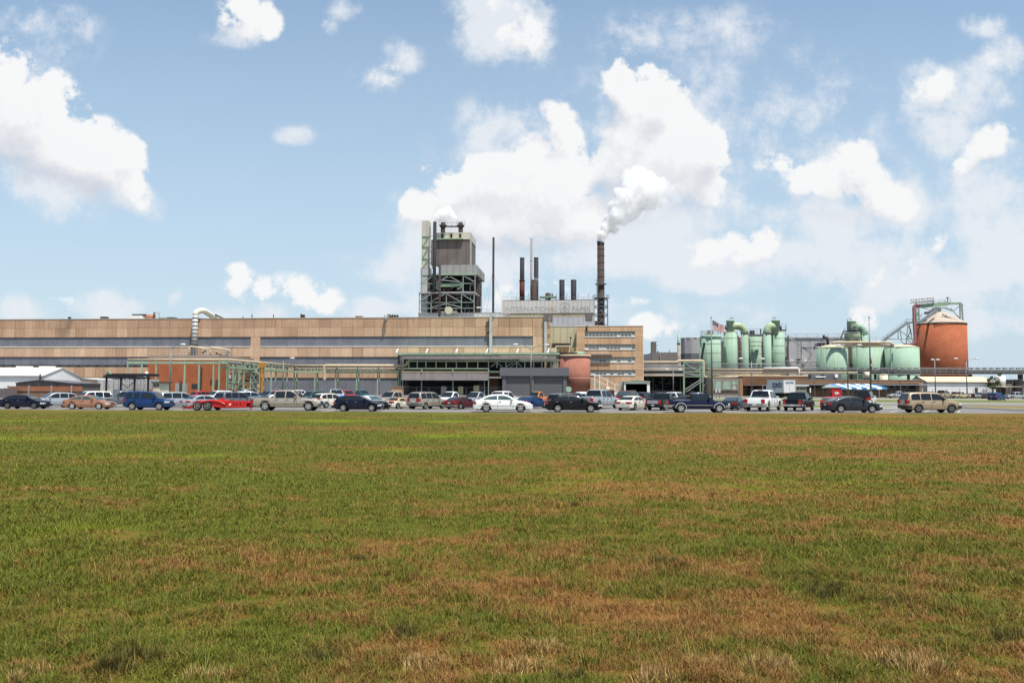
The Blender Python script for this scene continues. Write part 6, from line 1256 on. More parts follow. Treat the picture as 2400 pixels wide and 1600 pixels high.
    out['taillight'] = lamp(False, .10 if truck else .22, .20 if truck else .30 if van else .42, zr_-(.20 if truck else .12), zr_+(.16 if truck else .20 if van else .06))
    def bumper(front):
        s_ = 1 if front else -1; b = MB(); pts = [(s_*(h-.40), plan(k, h-.4)+.015), (s_*(h-.12), plan(k, h-.12)+.02), (s_*(h+.035), plan(k, h)-.02)]
        pts = [(x,-y) for x, y in pts]+[(x,y) for x, y in reversed(pts)]; z0, z1 = (zb0+.10, zb0+.34) if not truck else (.50, .68)
        vs = []; 
        for (x, y) in pts: vs += [(x,y,z0),(x,y,z1),(x-s_*.08,y*.93,z1),(x-s_*.08,y*.93,z0)]
        fs = [(i*4+p_, i*4+q_, i*4+4+q_, i*4+4+p_) for i in range(5) for p_, q_ in ((0,1),(1,2),(2,3),(3,0))]+[(0,1,2,3),(23,22,21,20)]
        b.add(vs, fs); return b
    out['bumper'] = [bumper(True), bumper(False)]
    b = MB(); b.box(h-.02, h+.018, -W2*.48, W2*.48, zf-.20, zf-.02) if truck or van else b.box(h-.03, h+.016, -W2*.42, W2*.42, zb0+.36, zb0+.47); out['grille'] = b
    b = MB(); zpl = .58 if truck else (.80 if van else .70); xo = .05 if truck else .02; b.box(-h-xo-.012, -h-xo+.04, -.16, .16, zpl-.07, zpl+.07); out['license_plate'] = b
    out['mirror'] = []
    for sgn in (-1, 1):
        b = MB(); xm = k['win'][-1][1]-.12; zm_ = lerp(deck, xm)+.10; b.box(xm-.05, xm+.09, sgn*(W2*.95), sgn*(W2*.95+.20), zm_-.07, zm_+.09); out['mirror'].append(b)
    out['door_handle'] = []
    for (a, c) in k['win'][-2 if len(k['win']) > 1 else -1:]:
        b = MB(); zh = lerp(deck, a)-.14
        for sgn in (-1, 1): pass
        b.box(a+.06, a+.24, -W2*.985-.018, -W2*.97, zh, zh+.035); out['door_handle'].append(b)
    b = MB(); xd = [a for a, c in k['win']]+[k['win'][-1][1]+.05]
    for x in xd[-3:]: b.box(x-.05, x-.035, -W2*1.0-.0015, -W2*.96, zb0+.12, lerp(deck, x)-.10)
    out['door_seam'] = b
    b = MB(); ww = .21
    b.lathe([(.0,-ww/2),(r*.64,-ww/2),(r*.9,-ww/2),(r,-ww/2+.03),(r,ww/2-.03),(r*.9,ww/2),(r*.64,ww/2),(.0,ww/2)], (0,0), 22, cap=False)
    b.v = [(x, z, y) for x, y, z in b.v]; out['wheel'] = b
    b = MB(); q = -ww/2-.012; n5 = 6 if truck else 5; rr = r*.64
    def ringp(r0, r1, y0, y1, n=22):
        vs = []
        for i in range(n): a = 2*math.pi*i/n; c_, s_ = math.cos(a), math.sin(a); vs += [(r0*c_,y0,r0*s_),(r1*c_,y1,r1*s_)]
        b.add(vs, [(2*i, 2*i+1, (2*i+3)%(2*n), (2*i+2)%(2*n)) for i in range(n)])
    ringp(rr*.84, rr, q, q); b.add([(rr*.3*math.cos(a*math.pi/5), q-.004, rr*.3*math.sin(a*math.pi/5)) for a in range(10)], [tuple(range(10))])
    for i in range(n5):
        a = 2*math.pi*i/n5+.3
        c_, s_ = math.cos(a), math.sin(a); px_, pz_ = -s_, c_
        b.add([(c_*rr*.2+px_*rr*.15,q-.003,s_*rr*.2+pz_*rr*.15),(c_*rr*.2-px_*rr*.15,q-.003,s_*rr*.2-pz_*rr*.15),(c_*rr*.88-px_*rr*.2,q-.001,s_*rr*.88-pz_*rr*.2),(c_*rr*.88+px_*rr*.2,q-.001,s_*rr*.88+pz_*rr*.2)], [(0,1,2,3)])
    out['rim'] = b
    if truck:
        b = MB(); x0, x1 = k['bed']; b.box(x0, x1, -W2*.84, W2*.84, 1.15, 1.212); out['bed_shade_lid'] = b  # dark lid painted to read as the shaded hollow of the bed
    return out
MESHC = {}
def kmesh(kind):
    if kind in MESHC: return MESHC[kind]
    src = kind_meshes(kind); res = {}
    for n_, b in src.items():
        lst = b if isinstance(b, list) else [b]; ms = []
        for q in lst:
            me = q.mesh(n_)
            if n_ in ('body', 'cabin'): me.set_sharp_from_angle(angle=R(38))
            me.materials.append(None); ms.append(me)
        res[n_] = ms
    MESHC[kind] = res; return res
def child(name, me, m, parent, loc=(0,0,0), rz=0):
    o = bpy.data.objects.new(name, me); COL.objects.link(o); o.parent = parent; o.location = loc; o.rotation_euler = (0,0,rz)
    o.material_slots[0].link = 'OBJECT'; o.material_slots[0].material = m; return o
def car(label, cat, name, kind, color, x0, x1, yb, yaw, Y=None, glass=None, rim=RIM, roofm=None, trim=None, small=False, group=None, scale=True, bumper=None, extra=None):
    k = K[kind]; cpx = (x0+x1)/2; ms = kmesh(kind); a = R(yaw); c_, s_ = math.cos(a), math.sin(a)
    if Y is None:
        Yn = gY(cpx, yb); Y = Yn+abs(s_)*k['L']/2*.62+abs(c_)*k['W']/2*.9
    X = gx(cpx, Y, .7)
    def width(sc, X):
        ps = [proj((X+(i*k['L']/2*c_-j*k['W']/2*.9*s_)*sc, Y+(i*k['L']/2*s_+j*k['W']/2*.9*c_)*sc, .6))[0] for i in (-1,1) for j in (-1,1)]; return min(ps), max(ps)
    sc = 1.0
    if scale:
        for _ in range(3):
            lo, hi = width(sc, X); sc *= (x1-x0)/(hi-lo); sc = max(.90, min(1.10, sc)); lo, hi = width(sc, X); X += ((x0+x1)/2-(lo+hi)/2)*Y/F
    t = thing(name, label, cat, (X, Y, -.02), group or 'vehicles parked in the lot', a); t['base'] = (0,0,0); t.scale = (sc,)*3
    p = PC[color]; g = glass or CGLASS
    child('body', ms['body'][0], p, t); child('underbody', ms['underbody'][0], CHASS, t)
    child('cabin', ms['cabin'][0], roofm or p, t); child('windshield', ms['windshield'][0], g, t); child('rear_window', ms['rear_window'][0], g, t)
    vis = -1
    for i, me in enumerate(ms['side_window']): child('side_window', me, g, t)
    for me in ms['headlight']: child('headlight', me, HEADL, t)
    for me in ms['taillight']: child('taillight', me, TAILL, t)
    if small < 2:
        bm2 = bumper or (CHROME if 'bed' in k else trim or p)
        for me in ms['bumper']: child('bumper', me, bm2, t)
        child('grille', ms['grille'][0], PLAST, t); child('license_plate', ms['license_plate'][0], PLATE, t)
        for me in ms['mirror']: child('mirror', me, trim or p, t)
        child('door_seam', ms['door_seam'][0], CHASS, t)
    if not small:
        for me in ms['door_handle']: child('door_handle', me, CHROME if color in ('black','navy') else PLAST, t)
    if 'bed_shade_lid' in ms: child('bed_shade_lid', ms['bed_shade_lid'][0], PLAST, t)
    for xa in k['ax']:
        for sgn in (-1, 1):
            wh = child('wheel', ms['wheel'][0], TYRE, t, (xa, sgn*(k['W']/2-.125), k['r']), 0 if sgn < 0 else math.pi)
            if small < 2: child('rim', ms['rim'][0], rim, wh)
    if extra: extra(t, k)
    return t
def strip_(name, m, x0, x1, z0, z1, y=None):
    def f(t, k):
        W2 = k['W']/2
        for sgn in (-1, 1):
            b = MB(); b.box(x0, x1, sgn*(W2*.985), sgn*(W2+.012), z0, z1); me = b.mesh(name); me.materials.append(None); child(name, me, m, t)
    return f
def addons(*fs):
    def f(t, k):
        for g in fs: g(t, k)
    return f
def boxpart(name, m, *bx):
    def f(t, k): b = MB(); b.box(*bx); me = b.mesh(name); me.materials.append(None); child(name, me, m, t)
    return f
def arches(m):
    def f(t, k):
        for xa in k['ax']:
            b = MB(); W2 = k['W']/2; r0 = k['r']*1.17; n = 14
            vs = []
            for i in range(n+1):
                a = math.pi*i/n; vs += [(xa+r0*math.cos(a), -W2-.012, k['r']+r0*math.sin(a)), (xa+(r0+.07)*math.cos(a), -W2-.006, k['r']+(r0+.07)*math.sin(a))]
            b.add(vs, [(2*i, 2*i+1, 2*i+3, 2*i+2) for i in range(n)]); me = b.mesh('wheel_arch'); me.materials.append(None); child('wheel_arch', me, m, t)
    return f
def roofrack(t, k):
    b = MB(); H_ = max(z for _, z in k['roof'])
    for s in (-1, 1): b.bar((-1.7, s*.55, H_+.04), (.2, s*.55, H_+.04), .05)
    for x in (-1.5,-.1): b.bar((x,-.55,H_+.05),(x,.55,H_+.05),.04)
    me = b.mesh('roof_rack'); me.materials.append(None); child('roof_rack', me, PLAST, t)
def tailgate(m):
    def f(t, k): b = MB(); h = k['L']/2; b.box(-h-.012, -h+.05, -k['W']*.40, k['W']*.40, .74, 1.10); me = b.mesh('tailgate'); me.materials.append(None); child('tailgate', me, m, t)
    return f
# ---- row along the grass, side on
car('dark navy sedan cut by the left picture edge, nose right', 'car', 'sedan', 'sedan', 'navy', -6, 124, 957.5, 0, rim=RIMD)
car('copper tan old sedan with pale hubcaps, second car from the left', 'car', 'sedan', 'sedan', 'copper', 148, 271, 958.5, 0, rim=mat('pale_hubcap',(.5,.5,.5),.5), glass=CGLASST, extra=strip_('side_moulding', mat('pale_copper_trim',(.45,.27,.2)), -1.9, 1.9, .57, .62))
car('bright navy blue boxy utility vehicle with six spoke rims', 'utility vehicle', 'utility_vehicle', 'boxsuv', 'blue', 288, 411, 960.5, 0, extra=arches(mat('blue_black_cladding',(.015,.03,.08),.6)))
car('beige silver crew cab pickup coupled to the red trailer', 'pickup truck', 'pickup_truck', 'crew', 'beige', 590, 760, 962, 0, extra=addons(strip_('side_moulding', mat('beige_trim',(.28,.24,.2)), -2.2, 1.9, .66, .72)), bumper=CHROME)
car('dark navy hatchback with bright spoked rims, side on by the grass', 'car', 'hatchback', 'hatch', 'navy', 781, 900, 963.5, 0)
car('clean white sedan parked side on along the grass edge', 'car', 'sedan', 'sedan', 'white', 1109, 1248, 965.5, 0, glass=CGLASST, extra=strip_('side_moulding', PC['pearl'], -1.9, 1.9, .52, .57))
car('shiny black sedan with bright door handles in front of silver pickup', 'car', 'sedan', 'sedan', 'black', 1276, 1411, 965.5, 0)
car('dark blue extended cab pickup with chrome side strip', 'pickup truck', 'pickup_truck', 'extcab', 'dblue', 1556, 1711, 966.5, 0, extra=addons(strip_('chrome_strip', CHROME, -1.15, 1.3, .66, .72), arches(CHROME), boxpart('chrome_strip', CHROME, -2.85, -2.25, -1.0, -.97, .66, .72)))
car('charcoal sedan parked side on in front of the red hatchback', 'car', 'sedan', 'sedan', 'dkgrey', 1925, 2069, 966.5, 0)
car('tan gold sport utility with black wheels, rightmost in front row', 'utility vehicle', 'utility_vehicle', 'suv', 'tan', 2103, 2255, 967, 0, rim=RIMD, trim=PLAST, glass=CDARK, extra=addons(roofrack, arches(mat('tan_cladding',(.30,.24,.17),.6))))
# ---- second row, angled, rears to the camera
AW = 57
car('silver minivan with dark rear windows behind the blue boxy vehicle', 'minivan', 'minivan', 'minivan', 'silver', 372, 462, None, AW-10, Y=79.5, rim=RIMD)
car('silver sedan with dark trunk behind the red trailer ramp', 'car', 'sedan', 'sedan', 'silver', 434, 517, 957, AW)
car('charcoal sport utility with dark rear glass behind the red trailer', 'utility vehicle', 'utility_vehicle', 'suv', 'grey', 510, 594, None, AW, Y=79, glass=CDARK)
car('white crossover with roof rack and red tail lamp behind beige pickup', 'crossover', 'crossover', 'crossover', 'pearl', 728, 815, 956, AW, extra=addons(roofrack, arches(PC['pearl'])))
car('white roadster with tan soft top beside the beige sport utility', 'sports car', 'roadster', 'roadster', 'pearl', 898, 972, 957.5, AW, roofm=SOFTTOP)
car('beige sport utility showing its rear, right of the white roadster', 'utility vehicle', 'utility_vehicle', 'suv', 'beige', 953, 1049, 958.5, AW, glass=CDARK, trim=mat('grey_cladding',(.13,.12,.11),.6), extra=addons(roofrack, arches(mat('pale_beige_trim',(.45,.4,.33)))))
car('dark maroon old hatchback with chrome bumper left of the white sedan', 'car', 'hatchback', 'coupe', 'maroon', 1044, 1117, 958.5, AW, bumper=mat('dull_chrome',(.25,.2,.19),.4,metal=.5))
car('deep blue coupe tucked between the white and the black sedan', 'car', 'coupe', 'coupe', 'blue', 1206, 1285, 957, AW)
car('grey family wagon with black rear glass behind the black sedan', 'car', 'wagon', 'minivan', 'grey', 1281, 1360, None, AW, Y=80, glass=CDARK)
car('bright silver pickup with flared wheel arches behind black sedan', 'pickup truck', 'pickup_truck', 'ramcrew', 'silver', 1350, 1452, 958, AW, glass=CDARK, extra=addons(arches(PC['silver']), tailgate(mat('grey_tailgate',(.22,.225,.24),.4))))
car('pearl white sedan with grey trunk lid left of the black pickup', 'car', 'sedan', 'sedan', 'pearl', 1443, 1522, 961, AW, rim=RIM)
car('black old pickup with silver tailgate panel behind dark blue pickup', 'pickup truck', 'pickup_truck', 'pickup', 'black', 1516, 1588, 961.5, AW, extra=tailgate(mat('silver_panel',(.42,.43,.45),.35,metal=.4)), bumper=PLAST)
car('dark blue grey sedan seen from behind, left of the white pickup', 'car', 'sedan', 'sedan', 'dkgrey', 1693, 1750, 961, AW, glass=CGLASST)
car('white crew pickup seen from behind beside the black one', 'pickup truck', 'pickup_truck', 'ramcrew', 'white', 1744, 1832, 963, AW, glass=CDARK, bumper=CHROME, extra=boxpart('brake_lamp', TAILL, -1.02, -.8, -.2, .2, 1.86, 1.92))
car('black crew pickup seen from behind beside the white one', 'pickup truck', 'pickup_truck', 'ramcrew', 'black', 1834, 1909, 963, AW, glass=CDARK, bumper=CHROME)
car('red hatchback mostly hidden behind the charcoal sedan', 'car', 'hatchback', 'hatch', 'red', 1922, 1976, 961.5, AW, glass=CGLASST)
car('white off road vehicle with black soft top on the grass side', 'off-road vehicle', 'off_road_vehicle', 'jeep', 'white', 1994, 2060, None, AW, Y=88, roofm=mat('black_soft_top',(.012,.012,.013),.85), glass=CDARK, extra=boxpart('spare_wheel', PLAST, -2.2, -1.98, -.38, .38, .75, 1.5))
# ---- third row, facing the camera
AF = 237
R3 = dict(group='vehicles facing the camera in the lot')
car('pale silver crossover behind the navy sedan at far left', 'crossover', 'crossover', 'crossover', 'silver', 86, 166, None, AF-6, Y=77, **R3)
car('white sport utility with dark glass behind the copper sedan', 'utility vehicle', 'utility_vehicle', 'suv', 'white', 164, 252, None, AF, Y=80, glass=CDARK, **R3)
car('dark grey pickup half hidden left of the blue boxy vehicle', 'pickup truck', 'pickup_truck', 'crew', 'grey', 246, 332, None, AF-14, Y=81, **R3)
car('champagne pickup facing left behind the white roadster', 'pickup truck', 'pickup_truck', 'extcab', 'beige', 878, 964, None, AF, Y=87, glass=CDARK, **R3)
car('white pickup facing left behind the beige sport utility', 'pickup truck', 'pickup_truck', 'pickup', 'white', 1020, 1098, None, AF, Y=88, **R3)
car('silver white pickup facing left behind the maroon hatchback', 'pickup truck', 'pickup_truck', 'pickup', 'silver', 1080, 1156, None, AF, Y=86, **R3)
car('large white crew pickup with black rear glass behind white sedan', 'pickup truck', 'pickup_truck', 'crew', 'white', 1128, 1226, None, AW, Y=85, glass=CDARK)
car('orange small pickup with blue glass behind the deep blue coupe', 'pickup truck', 'pickup_truck', 'compactpick', 'orange', 1228, 1292, None, AF, Y=98, **R3)
car('black coupe with white roof line behind the navy hatchback', 'car', 'coupe', 'sedan', 'black', 826, 906, None, AF+90, Y=76, glass=CGLASST, roofm=PC['white'])
# ---- further rows
FR = dict(small=1, group='vehicles in the far rows of the lot')
car('white sport utility behind the silver sedan near red trailer', 'utility vehicle', 'utility_vehicle', 'suv', 'white', 484, 535, None, AF, Y=104, **FR)
car('red estate car behind the silver minivan', 'car', 'estate_car', 'crossover', 'red', 452, 504, None, AW, Y=118, **FR)
car('maroon sport utility between brick building and charcoal utility vehicle', 'utility vehicle', 'utility_vehicle', 'suv', 'maroon', 500, 545, None, AF, Y=135, **FR)
car('white pickup cab poking up above the slate van', 'pickup truck', 'pickup_truck', 'pickup', 'white', 556, 594, None, AF, Y=150, **FR)
car('slate blue van with long dark window behind the charcoal utility vehicle', 'van', 'van', 'minivan', 'slate', 556, 614, None, AW-30, Y=100, **FR)
car('pale blue silver pickup behind the beige pickup bed', 'pickup truck', 'pickup_truck', 'pickup', 'slate', 606, 664, None, AF, Y=99, **FR)
car('low white coupe hidden behind the beige pickup bed', 'car', 'coupe', 'coupe', 'white', 620, 668, None, AW, Y=92, **FR)
car('black hatchback roof behind the slate van', 'car', 'hatchback', 'hatch', 'black', 596, 634, None, AF, Y=125, **FR)
car('red sport utility above the beige pickup bed', 'utility vehicle', 'utility_vehicle', 'suv', 'red', 636, 684, None, AW, Y=135, **FR)
car('white van roof right above the beige pickup cab', 'van', 'van', 'suv', 'white', 668, 710, None, AF, Y=140, **FR)
car('dark green grey sport utility behind the white crossover', 'utility vehicle', 'utility_vehicle', 'suv', 'teal', 700, 764, None, AF, Y=101, glass=CDARK, **FR)
car('light blue car with white roof beside the red pickup', 'car', 'car', 'crossover', 'ltblue', 764, 812, None, AF+50, Y=108, roofm=PC['white'], **FR)
car('bright red pickup facing right above the navy hatchback', 'pickup truck', 'pickup_truck', 'pickup', 'red', 786, 838, None, AF+70, Y=122, **FR)
car('teal green pickup with glaring windshield next to the red pickup', 'pickup truck', 'pickup_truck', 'extcab', 'teal', 822, 872, None, AF+75, Y=132, **FR)
car('dark sedan roof behind the light blue car', 'car', 'sedan', 'sedan', 'dkgrey', 740, 786, None, AF, Y=120, **FR)
car('white minivan roof in front of the salmon tank, left one', 'minivan', 'minivan', 'minivan', 'white', 1336, 1386, None, AF, Y=120, **FR)
car('dark grey crossover behind the grey wagon', 'crossover', 'crossover', 'crossover', 'dkgrey', 1326, 1372, None, AW, Y=97, **FR)
car('white crossover with black glass left of the bright silver pickup', 'crossover', 'crossover', 'crossover', 'white', 1352, 1402, None, AW, Y=106, glass=CDARK, **FR)
car('white sedan seen from behind before the outside stair', 'car', 'sedan', 'sedan', 'white', 1431, 1450, 929, 84, **FR)
car('maroon minivan with teal glass behind the pearl sedan', 'minivan', 'minivan', 'minivan', 'maroon', 1444, 1504, None, AW+10, Y=93, glass=CGLASST, **FR)
car('black sport utility in front of the carport, right side', 'utility vehicle', 'utility_vehicle', 'suv', 'black', 1490, 1530, None, AW, Y=108, **FR)
car('black pickup beyond the old pickup with silver tailgate', 'pickup truck', 'pickup_truck', 'crew', 'black', 1510, 1574, None, AF, Y=102, **FR)
car('gold and white large car behind the old black pickup', 'utility vehicle', 'utility_vehicle', 'suv', 'gold', 1558, 1616, None, AF+60, Y=108, roofm=PC['white'], **FR)
car('dark sedan windshield peeping left of the dark blue pickup cab', 'car', 'sedan', 'sedan', 'dkgrey', 1578, 1630, None, AF, Y=92, **FR)
car('white van standing inside the carport', 'van', 'van', 'van', 'white', 1471.5, 1490.5, None, 90, Y=199, group='vehicles beyond the lot', small=1)
BR = dict(small=1, group='vehicles beyond the lot')
car('silver pickup facing left on the road right of the tent', 'pickup truck', 'pickup_truck', 'extcab', 'silver', 2078, 2134, 933, 186, **BR)
car('tan pickup driving away above the tan sport utility hood', 'pickup truck', 'pickup_truck', 'ramcrew', 'tan', 2187, 2233, 934, 40, **BR)
car('dark blue hatchback alone on the far road at right', 'car', 'hatchback', 'hatch', 'blue', 2312, 2360, 938, 35, **BR)
far = [(2226,2250,'orange','compactpick','small orange red car below the tan shed'),(2243,2262,'gold','pickup','gold pickup in the far car line'),(2258,2278,'maroon','sedan','maroon sedan in the far car line'),(2274,2292,'tan','sedan','pale tan sedan nearest the tall lamp post'),
       (2286,2306,'silver','crossover','silver crossover right of the tall lamp post'),(2300,2320,'maroon','sedan','dark red sedan left of the white far car'),(2312,2334,'white','crossover','white crossover ending the far car line'),(2206,2228,'white','sedan','white car behind the tan pickup')]
for x0, x1, c, kd, l in far: car(l, 'car', 'parked_car', kd, c, x0, x1, None, random.choice((200,215,230)), Y=188+random.uniform(0,8), small=1, group='cars in the far line before the tan shed')
car('long silver pickup with camper top at the right picture edge', 'pickup truck', 'pickup_truck', 'crew', 'silver', 2352, 2416, None, 0, Y=178, small=1, group='vehicles beyond the lot', scale=True)
# ---- red car trailer
Yt = gY(515, 961.5)+1.0
t = thing('car_trailer', 'bright red twin axle car trailer hitched behind the beige pickup', 'trailer', (gx(515, Yt, .6), Yt, -.02)); bx = t.location.x; t['base'] = (0,0,0)
TR = mat('red_trailer_paint', (.48,.012,.01), .4, .1, 1.5, spec=.5)
def tp(name, m, fn): b = MB(); fn(b); return b.build(name, m, t)
s_ = Yt/F; xl = lambda px: (px-515)*s_
tp('deck', TR, lambda b: [b.box(xl(462), xl(588), -1.05, 1.05, .66, .78)])
tp('side_rail', TR, lambda b: [b.prism([(xl(468),.60),(xl(538),.22),(xl(540),.30),(xl(587),.30),(xl(588),.82),(xl(480),.90),(xl(470),.86)], sy-.03, sy+.03) for sy in (-1.07,1.07)])
tp('fender', TR, lambda b: [b.tube([(xl(507)+1.25*math.cos(R(a)), sy, .38+.50*math.sin(R(a))) for a in range(8,173,12)], .09, 8) for sy in (-1.12,1.12)])
tp('ramp', TR, lambda b: [b.bar((xl(470), sy, .62), (xl(438), sy, .14), .42, .09) for sy in (-.7,.7)])
tp('tongue', TR, lambda b: [b.bar((xl(588),-.5,.5),(xl(598),0,.5),.12), b.bar((xl(588),.5,.5),(xl(598),0,.5),.12), b.bar((xl(588),0,.45),(xl(588),0,.05),.08)])
tp('lettering', mat('dark_red_lettering',(.09,.01,.01),.6), lambda b: [b.box(xl(x), xl(x+3.4), -1.108, -1.102, .50, .66) for x in (538,556,563,572)]); tp('badge', WHITE, lambda b: b.add([(xl(546.5),-1.104,.48),(xl(551),-1.104,.50),(xl(552.5),-1.104,.64),(xl(548),-1.104,.64)], [(0,1,2,3)]))
ms = kmesh('crew')
for px in (475.5, 499):
    for sy in (-1, 1):
        wh = child('wheel', ms['wheel'][0], TYRE, t, (xl(px), sy*1.2, .40), 0 if sy < 0 else math.pi); wh.scale = (.98,.9,.98)
        b = MB(); b.lathe([(.25,0),(.25,.02),(.2,.02),(.2,-.03),(.08,-.03),(.08,.03),(.0,.03)], (0,0), 18, cap=False); b.v = [(x,-z-.112,y) for x,y,z in b.v]; me = b.mesh('rim'); me.materials.append(None); child('rim', me, mat('dusty_trailer_rim',(.30,.26,.22),.6), wh)
# ================================================================== box truck
Yk = 186.0; xa, xb, xc = gx(1797, Yk+6, 2), gx(1836.5, Yk, 2), gx(1864.5, Yk+2.2, 2)
rear = Vector((xc-xb, 2.2, 0)); side = Vector((xa-xb, 5.6, 0))
zt_ = P(1836, 889.5, Yk)[2]; zb_ = P(1836, 920.5, Yk)[2]
t = thing('box_truck', 'white box truck with dark blue lettering on side and rear', 'truck', (xb, Yk, -.02))
def quadbox(b, o, e1, e2, z0, z1):
    p = [o, o+e1, o+e1+e2, o+e2]; b.add([(q.x,q.y,z0) for q in p]+[(q.x,q.y,z1) for q in p], [(3,2,1,0),(4,5,6,7),(0,1,5,4),(1,2,6,5),(2,3,7,6),(3,0,4,7)])
O_ = Vector((xb, Yk, 0))
TW = mat('truck_box_white', (.60,.60,.63), .5, .05, .3, .2, (.45,.43,.4))
def tpart(name, m, fn, par=None): b = MB(); fn(b); return b.build(name, m, par or t)
tpart('box', TW, lambda b: quadbox(b, O_, rear, side, zb_, zt_))
re_ = rear.normalized(); si_ = side.normalized(); no_ = -Vector((0,0,0))
tpart('door_frame', DUCT, lambda b: [quadbox(b, O_-si_*.03+re_*x, re_*.1, si_*.03, zb_, zt_) for x in (0, rear.length/2-.05, rear.length-.1)]+[quadbox(b, O_-si_*.03, rear, si_*.03, z, z+.1) for z in (zb_+.001, zt_-.1)])
tpart('chassis', CHASS, lambda b: quadbox(b, O_+re_*.3+si_*.2, re_*(rear.length-.6), si_*(side.length+1.5), .55, zb_-.002))
for f_, s2 in ((.02,1),(.02,0),(.8,1),(.8,0)):
    c_ = O_+re_*(.25+s2*(rear.length-.5))+si_*(.8+f_*side.length)
    tpart('wheel', TYRE, lambda b: b.tube([tuple(c_-re_*.16+Vector((0,0,.48))), tuple(c_+re_*.16+Vector((0,0,.48)))], .48, 16))
tpart('taillight', TAILL, lambda b: [quadbox(b, O_-si_*.05+re_*.1, re_*.25, si_*.04, zb_-.18, zb_-.02)]); tpart('taillight', TAILL, lambda b: [quadbox(b, O_-si_*.05+re_*(rear.length-.35), re_*.25, si_*.04, zb_-.18, zb_-.02)])
c0 = O_+side+si_*.1
tpart('cab', TW, lambda b: [quadbox(b, c0+re_*.15, re_*(rear.length-.3), si_*1.9, .5, zt_*.72), quadbox(b, c0+re_*.2+si_*1.9, re_*(rear.length-.4), si_*.9, .5, zt_*.45)])
tpart('side_window', CGLASS, lambda b: quadbox(b, c0+re_*.13+si_*.5, re_*.03, si_*1.1, zt_*.45, zt_*.68))
LET = mat('navy_lettering', (.01,.022,.14), .5, .05, 2)
def text_on(name, s, o, e1, x0, x1, z0, z1, nrm, m, par):
    cu = bpy.data.curves.new(name, 'FONT'); cu.body = s; cu.extrude = .004; cu.offset = .02
    ob = bpy.data.objects.new(name, cu); COL.objects.link(ob); bpy.context.view_layer.update()
    me = bpy.data.meshes.new_from_object(ob.evaluated_get(bpy.context.evaluated_depsgraph_get())); bpy.data.objects.remove(ob); bpy.data.curves.remove(cu)
    c_ = np.array([v_.co[:] for v_ in me.vertices]); mn, mx_ = c_.min(0), c_.max(0); b = MB(); vs = []
    for p in c_:
        q = o+e1*(x0+(p[0]-mn[0])/(mx_[0]-mn[0])*(x1-x0))+nrm*(.012+p[2]); vs.append((q.x, q.y, z0+(p[1]-mn[1])/(mx_[1]-mn[1])*(z1-z0)))
    b.add(vs, [tuple(f.vertices) for f in me.polygons]); bpy.data.meshes.remove(me); return b.build(name, m, par)
sn = Vector((si_.y, -si_.x, 0)); sn = sn if sn.y < 0 else -sn
rn_ = Vector((re_.y, -re_.x, 0)); rn_ = rn_ if rn_.y < 0 else -rn_
hgt = zt_-zb_
text_on('side_lettering', 'xpedx', O_+side, -si_, side.length*.30, side.length*.93, zb_+hgt*.22, zb_+hgt*.94, sn, LET, t)
text_on('rear_lettering', 'xpedx', O_, re_, rear.length*.14, rear.length*.90, zt_-hgt*.36, zt_-hgt*.10, -si_*1.0, LET, t)

# ================================================================== striped tent, red booth, signs, fences
Yt = 187.0; TX = lambda px, z=2: gx(px, Yt, z)
t = thing('striped_tent', 'blue and white striped canopy tent on the lawn', 'tent', (TX(2003), Yt, -.02))
zr_, ze_ = P(2000, 899.3, Yt)[2], P(2000, 908.2, Yt-2)[2]; zv = ze_-.42
n = 9; xs = [TX(1962+(2068-1962)*i/n) for i in range(n+1)]; xt = [TX(1950+(2052-1950)*i/n) for i in range(n+1)]
def roofstripe(sel):
    def f(b):
        for i in range(n):
            if i % 2 == sel: b.add([(xs[i],Yt-2.5,ze_),(xs[i+1],Yt-2.5,ze_),(xt[i+1],Yt+1.5,zr_),(xt[i],Yt+1.5,zr_)], [(0,1,2,3)]); b.add([(xs[i],Yt-2.5,zv),(xs[i+1],Yt-2.5,zv),(xs[i+1],Yt-2.5,ze_),(xs[i],Yt-2.5,ze_)], [(0,1,2,3)])
    return f
def tpart(name, m, fn): b = MB(); fn(b); return b.build(name, m, t)
tpart('blue_stripes', BLUEC, roofstripe(0)); tpart('white_stripes', WHITEC, roofstripe(1))
tpart('gable', mat('pale_grey_vinyl', (.42,.46,.46), .6), lambda b: b.add([(TX(1937),Yt+3,ze_),(xs[0],Yt-2.5,ze_),(xt[0],Yt+1.5,zr_)], [(0,1,2)])); tpart('back_slope', WHITEC, lambda b: b.add([(TX(1937),Yt+4,ze_),(xt[0],Yt+1.5,zr_),(xt[n],Yt+1.5,zr_),(TX(2068),Yt+5,ze_)], [(0,1,2,3)]))
for px in (1940, 1963, 2010, 2066): tpart('post', LAMPM, lambda b: b.bar((TX(px), Yt-2.4 if px > 1950 else Yt+2.8, 0), (TX(px), Yt-2.4 if px > 1950 else Yt+2.8, ze_), .09))
Yb = 176.0
t = thing('red_booth', 'small red booth with a white diamond sign by the tent', 'booth', (gx(1962, Yb, 1), Yb, -.02))
zb0, zb1 = .05, P(1962, 911.5, Yb)[2]; xa, xb = gx(1950.5, Yb, 1), gx(1972, Yb, 1)
tpart('body', mat('booth_red', (.42,.02,.025), .5), lambda b: b.box(xa, xb, Yb, Yb+1.6, zb0, zb1)); tpart('louvre', RUSTB, lambda b: [b.box(xa-.45, xa-.05, Yb+.2, Yb+1.2, z, z+.12) for z in (.3,.6,.9,1.2)])
xm = (xa+xb)/2; zm = zb1*.58
